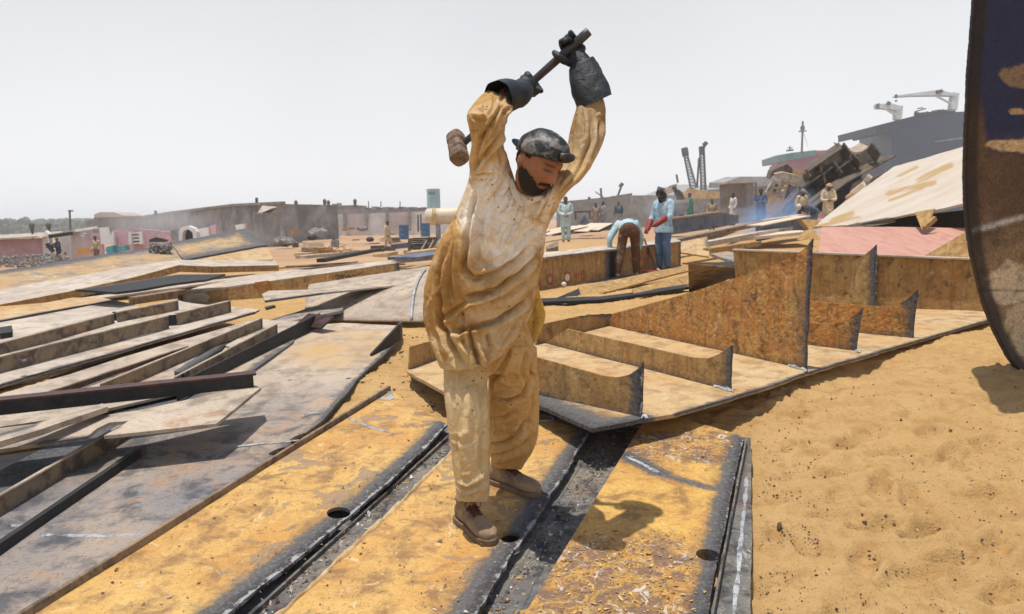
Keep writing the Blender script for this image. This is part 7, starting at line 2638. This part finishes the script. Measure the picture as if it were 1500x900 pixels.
def person(px, d, zf, yaw, label, shirt, pants, pose=None, lean=0, long_shirt=True, head=None, headcol=(.03, .03, .035), scale=1.0, voxel=.016, shoe=(.03, .025, .022), skin=(.16, .075, .045), glove=None, at=None, hair='hair', group=None):
    j = {k: np.array(v, float) for k, v in BASEJ.items()}
    pose = pose or {}
    for k, v in pose.items():
        if k in j:
            j[k] = np.array(v, float)
    if lean:
        pv = j['pelvis'].copy()
        for k in UPPER:
            if k + '!' not in pose:
                j[k] = pv + rotx(j[k] - pv, math.radians(lean))
    for k, v in pose.items():
        if k.endswith('!'):
            j[k[:-1]] = np.array(v, float)
    if at is None:
        foot = Q(px, 300, d)
        foot[2] = zf
    else:
        foot = np.array(at, float)
    cy, sy_ = math.cos(yaw), math.sin(yaw)
    R = np.array([[cy, -sy_, 0], [sy_, cy, 0], [0, 0, 1]]) * scale
    W = {k: foot + R @ v for k, v in j.items()}
    s = scale

    def off(k, v):
        return W[k] + R @ np.array(v)
    b = MB()
    hd_dir = (W['head'] - W['neck'])
    fw = R @ np.array([0, 1, 0]) / s
    upd = hd_dir / np.linalg.norm(hd_dir)
    fwd_ = fw - upd * np.dot(fw, upd)
    fwd_ /= np.linalg.norm(fwd_)
    Rh = np.stack([np.cross(fwd_, upd), fwd_, upd], 1)
    hc = W['head'] + upd * .01
    b.ellipsoid(hc, (.075 * s, .092 * s, .112 * s), Rh, 16, 12)
    b.ellipsoid(hc + Rh @ np.array([0, .088, -.012]) * s, (.016 * s, .022 * s, .026 * s), Rh, 8, 6)
    b.ellipsoid(hc + Rh @ np.array([0, .05, -.08]) * s, (.045 * s, .05 * s, .04 * s), Rh, 10, 6)
    for q in (-1, 1):
        b.ellipsoid(hc + Rh @ np.array([q * .077, 0, 0]) * s, (.014 * s, .022 * s, .032 * s), Rh, 8, 6)
    limb(b, [W['pelvis'], W['chest'], W['neck'], hc], [.12 * s, .12 * s, .055 * s, .05 * s], 12, 3)
    for q in 'LR':
        limb(b, [W['chest'], W['sh' + q], W['el' + q], W['wr' + q]], [.07 * s, .055 * s, .042 * s, .032 * s], 10, 3)
        hv = W['wr' + q] - W['el' + q]
        hv /= np.linalg.norm(hv)
        limb(b, [W['wr' + q], W['wr' + q] + hv * .05 * s, W['wr' + q] + hv * .095 * s], [.032 * s, .038 * s, .034 * s], 8, 2)
        sdv = R @ np.array([1, 0, 0]) / s
        for f_ in range(4):
            o_ = sdv * ((f_ - 1.5) * .02 * s)
            limb(b, [W['wr' + q] + hv * .09 * s + o_, W['wr' + q] + hv * (.135 - .008 * abs(f_ - 1.3)) * s + o_, W['wr' + q] + hv * .165 * s + o_ - fw * .02 * s * 0], [.012 * s, .011 * s, .008 * s], 6, 2)
        limb(b, [W['wr' + q] + hv * .03 * s, W['wr' + q] + hv * .07 * s + fw * .035 * s, W['wr' + q] + hv * .10 * s + fw * .04 * s], [.015 * s, .013 * s, .010 * s], 6, 2)
        limb(b, [W['pelvis'], W['hip' + q], W['knee' + q], W['ank' + q]], [.10 * s, .085 * s, .056 * s, .04 * s], 10, 3)
        limb(b, [W['ank' + q] - fw * .03 * s + [0, 0, -.035 * s], W['ank' + q] + fw * .08 * s + [0, 0, -.05 * s], W['ank' + q] + fw * .17 * s + [0, 0, -.06 * s]], [.045 * s, .042 * s, .03 * s], 8, 2)
    bm_ = fuse(b, voxel * .8, 2, .4)
    co = get_co(bm_)
    L = (co - hc) @ Rh / s
    c = np.repeat(np.array([skin]), len(co), 0)
    sel = (L[:, 1] > .02) & (L[:, 2] < -.045) & (L[:, 2] > -.13) & (np.abs(L[:, 0]) < .08)
    if head != 'bare':
        c[sel] = (.03, .02, .016)
    for q in 'LR':
        dd_ = np.linalg.norm(co - (W['ank' + q] + fw * .05 * s), axis=1)
        c[(dd_ < .17 * s) & (co[:, 2] < foot[2] + .16 * s)] = shoe
    set_col(bm_, c)
    root = link('person', bm_, M['skin'], None, label, 'person', group, origin=foot, shade=True)

    def colour(me, rgb, sd=0):
        co = get_co(me)
        v = fbm(co, 6 / s, 3, sd)
        set_col(me, np.clip(np.array(rgb) * (1 + .28 * v)[:, None], 0, 1))
        no = get_no(me)
        set_co(me, co + no * (.010 * s * fbm(co, 13 / s, 3, sd + 2) + .008 * s * fbm(co * np.array([1, 1, .35]), 30 / s, 2, sd + 5))[:, None])
        return me
    t = MB()
    limb(t, [W['hipL'] + [0, 0, .02], W['kneeL'], W['ankL'] + [0, 0, .02]], [.105 * s, .088 * s, .075 * s], 14, 4)
    limb(t, [W['hipR'] + [0, 0, .02], W['kneeR'], W['ankR'] + [0, 0, .02]], [.105 * s, .088 * s, .075 * s], 14, 4)
    up0 = (W['chest'] - W['pelvis'])
    up0 /= np.linalg.norm(up0)
    limb(t, [W['pelvis'] - up0 * .06 * s - fw * .015, W['pelvis'] + up0 * .04 * s], [.15 * s, .142 * s], 14, 3)
    link('trousers', colour(fuse(t, voxel, 3), pants, 3), M['cloth'], root, shade=True)
    t = MB()
    sd = R @ np.array([1, 0, 0]) / s

    def ring(c_, w_, th, ax):
        f = np.cross(ax, sd)
        f /= np.linalg.norm(f)
        return (c_, sd * w_ * s, f * th * s)
    rings = [ring(W['neck'] - up0 * .03 * s, .085, .08, up0), ring(W['neck'] - up0 * .07 * s, .17, .11, up0), ring(W['chest'], .20, .145, up0), ring(W['pelvis'] + up0 * .16 * s, .185, .145, up0), ring(W['pelvis'] + up0 * .02 * s, .19, .155, up0)]
    if long_shirt:
        zz = np.array([0, 0, 1.0])
        ls = 1.0 if long_shirt is True else long_shirt
        rings += [ring(W['pelvis'] + [0, 0, -.16 * ls * s], .205, .165, zz), ring(W['pelvis'] + [0, 0, -.36 * ls * s], .215, .175, zz)]
    t.loft(dense(rings, 3), 24)
    for q in 'LR':
        limb(t, [W['sh' + q] * .85 + W['chest'] * .15, W['sh' + q], W['el' + q], W['el' + q] * .15 + W['wr' + q] * .85], [.085 * s, .08 * s, .062 * s, .05 * s], 12, 3)
    link('shirt', colour(fuse(t, voxel, 3), shirt, 9), M['cloth'], root, shade=True)
    if glove:
        for q in 'LR':
            g = MB()
            hv = W['wr' + q] - W['el' + q]
            hv /= np.linalg.norm(hv)
            limb(g, [W['wr' + q] - hv * .16 * s, W['wr' + q] - hv * .02 * s, W['wr' + q] + hv * .06 * s, W['wr' + q] + hv * .11 * s], [.068 * s, .058 * s, .055 * s, .045 * s], 12, 3)
            for f_ in range(4):
                o_ = sd * ((f_ - 1.5) * .027 * s)
                limb(g, [W['wr' + q] + hv * .09 * s + o_, W['wr' + q] + hv * .15 * s + o_, W['wr' + q] + hv * (.19 - .01 * abs(f_ - 1.3)) * s + o_ - fw * .02], [.018 * s, .016 * s, .013 * s], 8, 2)
            limb(g, [W['wr' + q] + hv * .03 * s, W['wr' + q] + hv * .08 * s + fw * .05 * s, W['wr' + q] + hv * .12 * s + fw * .06 * s], [.022 * s, .02 * s, .015 * s], 8, 2)
            gm_ = fuse(g, .009, 2)
            link('glove', gm_, M[glove], root, shade=True)
    hm_ = MB()
    if head in ('cap', 'hood', 'wrap', 'helmet', 'hat'):
        hm_.ellipsoid(hc + upd * .035 * s, (.088 * s, .106 * s, .088 * s), Rh, 18, 10)
        if head == 'cap':
            hm_.ellipsoid(hc + Rh @ np.array([0, .13, .045]) * s, (.062 * s, .075 * s, .012 * s), Rh, 14, 6)
        if head in ('hat', 'helmet'):
            hm_.ellipsoid(hc + Rh @ np.array([0, .01, .045]) * s, (.135 * s, .15 * s, .014 * s) if head == 'hat' else (.10 * s, .13 * s, .014 * s), Rh, 18, 6)
        if head == 'hood':
            hm_.ellipsoid(hc + Rh @ np.array([0, -.02, -.05]) * s, (.088 * s, .10 * s, .12 * s), Rh, 16, 10)
            hm_.ellipsoid(hc + Rh @ np.array([0, .06, -.10]) * s, (.062 * s, .065 * s, .10 * s), Rh, 14, 10)
    else:
        hm_.ellipsoid(hc + Rh @ np.array([0, -.018, .032]) * s, (.083 * s, .092 * s, .092 * s), Rh, 16, 10)
    me = hm_.mesh('h')
    set_col(me, np.repeat(np.array([headcol]), len(me.vertices), 0))
    link('headgear' if head not in (None, 'bare') else 'hair', me, M['cloth'], root, shade=True)
    return root


PI = math.pi
gz_ = lambda px, d: float(base_h(*Q(px, 300, d)[:2]))
# the two torch cutters at the marked beam
cutA = np.array(Q(972, 395, 15.3))
person(0, 0, 0, PI * .72, 'torch man standing in a light blue shirt, jeans, black hood cap and red gloves', (.34, .50, .62), (.10, .17, .30), at=cutA,
       pose={'elL': (-.26, .12, 1.13), 'wrL': (-.14, .30, 1.0), 'elR': (.25, .06, 1.12), 'wrR': (.20, .26, .90), 'head!': (.0, .09, 1.57)}, long_shirt=.45, head='hood', headcol=(.018, .018, .022), voxel=.011, glove='redglove', scale=.96)
sc_h = MB()
cutB = np.array(Q(912, 407, 14.9))
cutB2 = np.array(Q(938, 398, 15.3))
person(0, 0, 0, -.05, 'torch man bending forward in brown trousers and a light blue shirt seen from behind', (.36, .52, .58), (.105, .052, .030), at=np.array(Q(922, 406, 14.2)), scale=.95, lean=78,
       pose={'hipL': (-.10, 0, .90), 'kneeL': (-.17, .02, .50), 'ankL': (-.24, -.02, .09), 'hipR': (.10, 0, .90), 'kneeR': (.13, .06, .50), 'ankR': (.15, .08, .09), 'elL!': (-.36, .32, .75), 'wrL!': (-.34, .34, .50), 'elR!': (.30, .55, .72), 'wrR!': (.24, .60, .5), 'head!': (.06, .66, 1.02), 'neck!': (.03, .54, 1.06)},
       long_shirt=False, head='hair', headcol=(.08, .03, .02), voxel=.011, shoe=(.33, .22, .14))
tch = MB()
ta = Q(934, 385, 15.0)
th = empty('cutting_torch', ta, 'thin cutting torch with a hose between the two torch men', 'cutting torch')
link('lance', MB().tube([Q(944, 350, 15.4), Q(952, 372, 15.2), Q(962, 394, 15.2)], .014, 8).mesh('t'), M['darkthing'], th)
link('hose', MB().tube([Q(944, 352, 15.4), Q(948, 366, 15.3), Q(951, 378, 15.2), Q(944, 392, 15.1), Q(930, 399, 15.0), Q(948, 398, 15.1), Q(966, 396, 15.2)], .016, 8).mesh('t'), M['redpaint'], th, shade=True)
link('nozzle', MB().tube([Q(962, 394, 15.2), Q(966, 397, 15.2)], .025, 8).mesh('t'), M['whitepaint'], th)

person(829, 28.8, 0, PI, 'man standing in a pale blue tunic and trousers with clasped hands', (.42, .56, .58), (.40, .55, .57), at=Q(829, 355, 28.6),
       pose={'elL': (-.25, .02, 1.13), 'wrL': (-.05, .18, 1.02), 'elR': (.25, .02, 1.13), 'wrR': (.05, .18, 1.02), 'ankL': (-.10, 0, .09), 'ankR': (.10, 0, .09)}, head='hair', headcol=(.02, .015, .013), voxel=.014)
person(568, 44, gz_(568, 44) + .0, -PI / 2 - .2, 'man in a long beige tunic walking across the red sand', (.50, .40, .26), (.44, .34, .22), at=Q(568, 367.5, 43.5), pose={'kneeL': (-.1, .2, .5), 'ankL': (-.1, .26, .1), 'kneeR': (.1, -.02, .5), 'ankR': (.1, -.22, .14), 'elL': (-.22, .12, 1.12), 'wrL': (-.18, .28, 1.0)}, head='hat', headcol=(.10, .05, .04))
person(84, 45, -.62, PI * .5 + .3, 'man in a dark blue shirt holding a black tool out at the pink ruin', (.03, .045, .13), (.05, .05, .07), pose={'elL': (-.30, .25, 1.22), 'wrL': (-.30, .48, 1.15), 'elR': (.2, .2, 1.15), 'wrR': (.16, .42, 1.1)}, at=np.array([*Q(84, 350, 45)[:2], -.62]), head='hat', headcol=(.30, .2, .1), long_shirt=False)
tl_ = MB().bar(Q(69, 357, 44.6), Q(78, 369, 44.7), .12, .30, up=(0, 1, 0))
tl_.build('hand_tool', M['black'], None, 'black flat tool in the hand of the dark blue shirted man', 'tool')
person(140, 45, -.55, PI * .9, 'man in a beige vest with a dark face cloth by the teal box', (.42, .34, .22), (.22, .15, .10), at=np.array([*Q(140, 350, 45)[:2], -.6]), head='wrap', headcol=(.08, .03, .025), long_shirt=False)
person(873, 46, 0, PI * .9, 'man in dusty brown clothes standing left of the man in grey blue', (.25, .2, .15), (.2, .16, .13), at=np.array([*Q(873, 300, 46)[:2], Q(873, 297.5, 46)[2] - 1.72]), head='hair')
person(884, 46, 0, PI * .55, 'man in a grey blue tunic standing between the brown man and the teal man', (.24, .24, .28), (.2, .22, .28), at=np.array([*Q(884, 300, 46)[:2], Q(884, 295.5, 46)[2] - 1.72]), head='hair')
person(906, 48, 0, PI * .9, 'man in a dark teal shirt and pale trousers near the grey wall', (.05, .10, .13), (.30, .30, .32), at=np.array([*Q(906, 300, 48)[:2], Q(906, 295.5, 48)[2] - 1.72]), head='hair', long_shirt=False)
person(1010, 38, 0, PI * .35, 'man in a green shirt turning away behind the boat shaped scrap', (.03, .18, .12), (.12, .06, .06), at=np.array([*Q(1011, 300, 37)[:2], Q(1011, 283, 37)[2] - 1.72]), head='hair')
person(1000, 36, 0, PI * .6, 'stooping man in a black hooded top beside the green shirted man', (.022, .025, .03), (.05, .06, .1), at=np.array([*Q(998, 300, 38.5)[:2], Q(998, 275, 38.5)[2] - 1.5]), lean=35, head='hood', headcol=(.02, .02, .025))
person(1043, 42, 0, PI, 'man in dusty tan clothes crouching among the scrap before the far shed', (.32, .26, .17), (.25, .2, .13), at=np.array([*Q(1043, 300, 42)[:2], Q(1043, 292, 42)[2] - 1.72]), head='hair')
person(1074, 40, 0, PI * .6, 'man in a white shirt passing the open container', (.55, .55, .55), (.4, .4, .42), at=np.array([*Q(1074, 300, 40)[:2], Q(1074, 283, 40)[2] - 1.72]), head='hair')
person(1115, 31, 0, PI * .75, 'man in dark blue clothes and a turban standing in the blue smoke', (.055, .075, .14), (.06, .09, .18), at=np.array([*Q(1115, 300, 31)[:2], Q(1115, 276, 31)[2] - 1.72]), pose={'wrL': (-.12, .3, 1.15), 'elL': (-.25, .1, 1.15), 'wrR': (.1, .3, 1.1), 'elR': (.25, .1, 1.15)}, head='wrap', headcol=(.05, .05, .06))
person(1128, 40, 0, PI, 'small far man in beige behind the man in dark blue', (.4, .34, .26), (.3, .25, .2), at=np.array([*Q(1128, 300, 44)[:2], Q(1128, 287, 44)[2] - 1.72]), head='hair')
person(1175, 29, 0, PI * 1.1, 'man in a cream shirt and grey cap standing in front of the hull sections', (.50, .41, .28), (.38, .3, .2), at=np.array([*Q(1175, 300, 29)[:2], Q(1175, 276.5, 29)[2] - 1.74]), pose={'wrL': (-.2, .12, .95), 'elL': (-.26, 0, 1.14), 'wrR': (.22, .12, .92)}, head='cap', headcol=(.22, .22, .23))
person(1197, 27, 0, PI * .62, 'stooping man with a white helmet and a dark blue shirt', (.06, .08, .13), (.10, .12, .16), at=np.array([*Q(1192, 300, 27)[:2], Q(1200, 301, 27)[2] - 1.15]), lean=72, pose={'wrL!': (-.2, .6, .5), 'elL!': (-.25, .45, .75), 'wrR!': (.2, .6, .5), 'elR!': (.25, .45, .75)}, long_shirt=False, head='helmet', headcol=(.55, .55, .55))
person(1213, 28, 0, PI, 'man in a cream shirt and tan flat hat standing right of the stooping man', (.56, .46, .32), (.4, .32, .22), at=np.array([*Q(1213, 300, 28)[:2], Q(1213, 268, 28)[2] - 1.74]), pose={'wrL': (.02, .28, 1.1), 'elL': (-.24, .08, 1.12), 'wrR': (.12, .26, 1.08), 'elR': (.25, .06, 1.12)}, head='hat', headcol=(.45, .3, .17))
# ------------------------------------------------------------------ dusty air
hm__ = MB().box((0, 3400, 23.5), (12400, 7600, 53))
hmesh = hm__.mesh('haze')
hmat = bpy.data.materials.new('dusty_air')
hmat.use_nodes = True
hnt = hmat.node_tree
for n_ in list(hnt.nodes):
    if n_.type == 'BSDF_PRINCIPLED':
        hnt.nodes.remove(n_)
pv = hnt.nodes.new('ShaderNodeVolumePrincipled')
pv.inputs['Color'].default_value = (.84, .92, 1.0, 1)
pv.inputs['Density'].default_value = .0008
pv.inputs['Anisotropy'].default_value = 0.0
hout = [n_ for n_ in hnt.nodes if n_.type == 'OUTPUT_MATERIAL'][0]
hnt.links.new(pv.outputs[0], hout.inputs['Volume'])
link('haze', hmesh, hmat, None, 'pale dusty haze filling the air over the whole yard', 'haze', kind='stuff')
scene.cycles.volume_bounces = 2
# drifting torch smoke: soft puffs, densest in the middle
def smoke_mat(name, rgb, dens):
    m_ = bpy.data.materials.new(name)
    m_.use_nodes = True
    t = m_.node_tree
    for n_ in list(t.nodes):
        if n_.type == 'BSDF_PRINCIPLED':
            t.nodes.remove(n_)
    sv = t.nodes.new('ShaderNodeVolumePrincipled')
    sv.inputs['Color'].default_value = (*rgb, 1)
    tc = t.nodes.new('ShaderNodeTexCoord')
    ln = t.nodes.new('ShaderNodeVectorMath')
    ln.operation = 'DISTANCE'
    ln.inputs[1].default_value = (.5, .5, .5)
    t.links.new(tc.outputs['Generated'], ln.inputs[0])
    ns = t.nodes.new('ShaderNodeTexNoise')
    ns.inputs['Scale'].default_value = 4
    ns.inputs['Detail'].default_value = 3
    t.links.new(tc.outputs['Generated'], ns.inputs['Vector'])
    ad = t.nodes.new('ShaderNodeMath')
    ad.operation = 'MULTIPLY_ADD'
    t.links.new(ns.outputs[0], ad.inputs[0])
    ad.inputs[1].default_value = .5
    t.links.new(ln.outputs['Value'], ad.inputs[2])
    mr = t.nodes.new('ShaderNodeMapRange')
    mr.interpolation_type = 'SMOOTHSTEP'
    mr.inputs[1].default_value, mr.inputs[2].default_value = .22, .66
    mr.inputs[3].default_value, mr.inputs[4].default_value = dens, 0.0
    t.links.new(ad.outputs[0], mr.inputs[0])
    t.links.new(mr.outputs[0], sv.inputs['Density'])
    t.links.new(sv.outputs[0], [n_ for n_ in t.nodes if n_.type == 'OUTPUT_MATERIAL'][0].inputs['Volume'])
    return m_


blue_s = smoke_mat('torch_smoke', (.40, .62, .98), .75)
grey_s = smoke_mat('pale_smoke', (.84, .89, .95), .16)
for (x, y, d, r, mt, lab) in [(1118, 328, 26, (1.5, 1.4, 1.3), blue_s, 'bluish torch smoke around the man in dark blue'), (1150, 340, 24.0, (2.4, 1.3, .8), blue_s, 'low bluish torch smoke over the bluish channels'), (1165, 312, 29.8, (1.5, 1.0, 1.5), blue_s, 'bluish smoke beside the man in the grey cap'), (975, 300, 29, (2.0, 1.5, 1.2), grey_s, 'thin smoke behind the torch men'), (225, 322, 57, (7, 3, 2.2), grey_s, 'thin pale smoke hanging before the dark concrete building')]:
    link('smoke', MB().ellipsoid(Q(x, y, d), r, None, 24, 16).mesh('s'), mt, None, lab, 'smoke', kind='stuff')
# ------------------------------------------------------------------ daylight
SUN = np.array([-.13, -.05, 1.0])          # towards the sun: almost overhead
SUN /= np.linalg.norm(SUN)
w = bpy.data.worlds.new('World')
scene.world = w
w.use_nodes = True
nt = w.node_tree
bg = nt.nodes['Background']
sky = nt.nodes.new('ShaderNodeTexSky')
sky.sky_type = 'NISHITA'
sky.sun_disc = False
sky.sun_elevation = math.asin(SUN[2])
sky.sun_rotation = math.atan2(SUN[0], SUN[1])
sky.air_density = 1.0
sky.dust_density = 1.0
sky.ozone_density = 1.0
sky.altitude = 0
# milky dust haze: the low sky is nearly white, the zenith keeps the Nishita blue
tcw = nt.nodes.new('ShaderNodeTexCoord')
sep = nt.nodes.new('ShaderNodeSeparateXYZ')
nt.links.new(tcw.outputs['Generated'], sep.inputs[0])
ns = nt.nodes.new('ShaderNodeTexNoise')
ns.inputs['Scale'].default_value = 2.2
ns.inputs['Detail'].default_value = 5
nt.links.new(tcw.outputs['Generated'], ns.inputs['Vector'])
hr = nt.nodes.new('ShaderNodeValToRGB')
el = hr.color_ramp.elements
el[0].position, el[0].color = 0.0, (1.22, 1.22, 1.22, 1)
el[1].position, el[1].color = .34, (.80, .825, .86, 1)
e_ = el.new(.12)
e_.color = (1.04, 1.055, 1.07, 1)
nt.links.new(sep.outputs['Z'], hr.inputs[0])
sc_ = nt.nodes.new('ShaderNodeVectorMath')
sc_.operation = 'SCALE'
nt.links.new(hr.outputs[0], sc_.inputs[0])
nm = nt.nodes.new('ShaderNodeMapRange')
nm.inputs[1].default_value, nm.inputs[2].default_value = .3, .7
nm.inputs[3].default_value, nm.inputs[4].default_value = 5.9, 6.5
nt.links.new(ns.outputs[0], nm.inputs[0])
nt.links.new(nm.outputs[0], sc_.inputs[3])
fz = nt.nodes.new('ShaderNodeMapRange')
fz.interpolation_type = 'SMOOTHSTEP'
fz.inputs[1].default_value, fz.inputs[2].default_value = .28, .6
fz.inputs[3].default_value, fz.inputs[4].default_value = .97, .08
nt.links.new(sep.outputs['Z'], fz.inputs[0])
mxw = nt.nodes.new('ShaderNodeMix')
mxw.data_type = 'RGBA'
nt.links.new(fz.outputs[0], mxw.inputs[0])
nt.links.new(sky.outputs[0], mxw.inputs[6])
nt.links.new(sc_.outputs[0], mxw.inputs[7])
nt.links.new(mxw.outputs[2], bg.inputs[0])
bg.inputs[1].default_value = .13
sl = bpy.data.lights.new('sun', 'SUN')
sl.energy = 4.3
sl.angle = math.radians(.55)
sl.color = (1.0, .95, .86)
so = bpy.data.objects.new('sun', sl)
COL.objects.link(so)
so.rotation_euler = Vector(SUN).to_track_quat('Z', 'Y').to_euler()
vs_ = scene.view_settings
scene.display_settings.display_device = 'sRGB'
vs_.view_transform = 'Standard'
vs_.look = 'None'
vs_.exposure = 0.12
vs_.gamma = 1
vs_.use_curve_mapping = False
scene.render.engine = 'CYCLES'
scene.cycles.max_bounces = 8
scene.cycles.diffuse_bounces = 4
scene.cycles.use_denoising = True
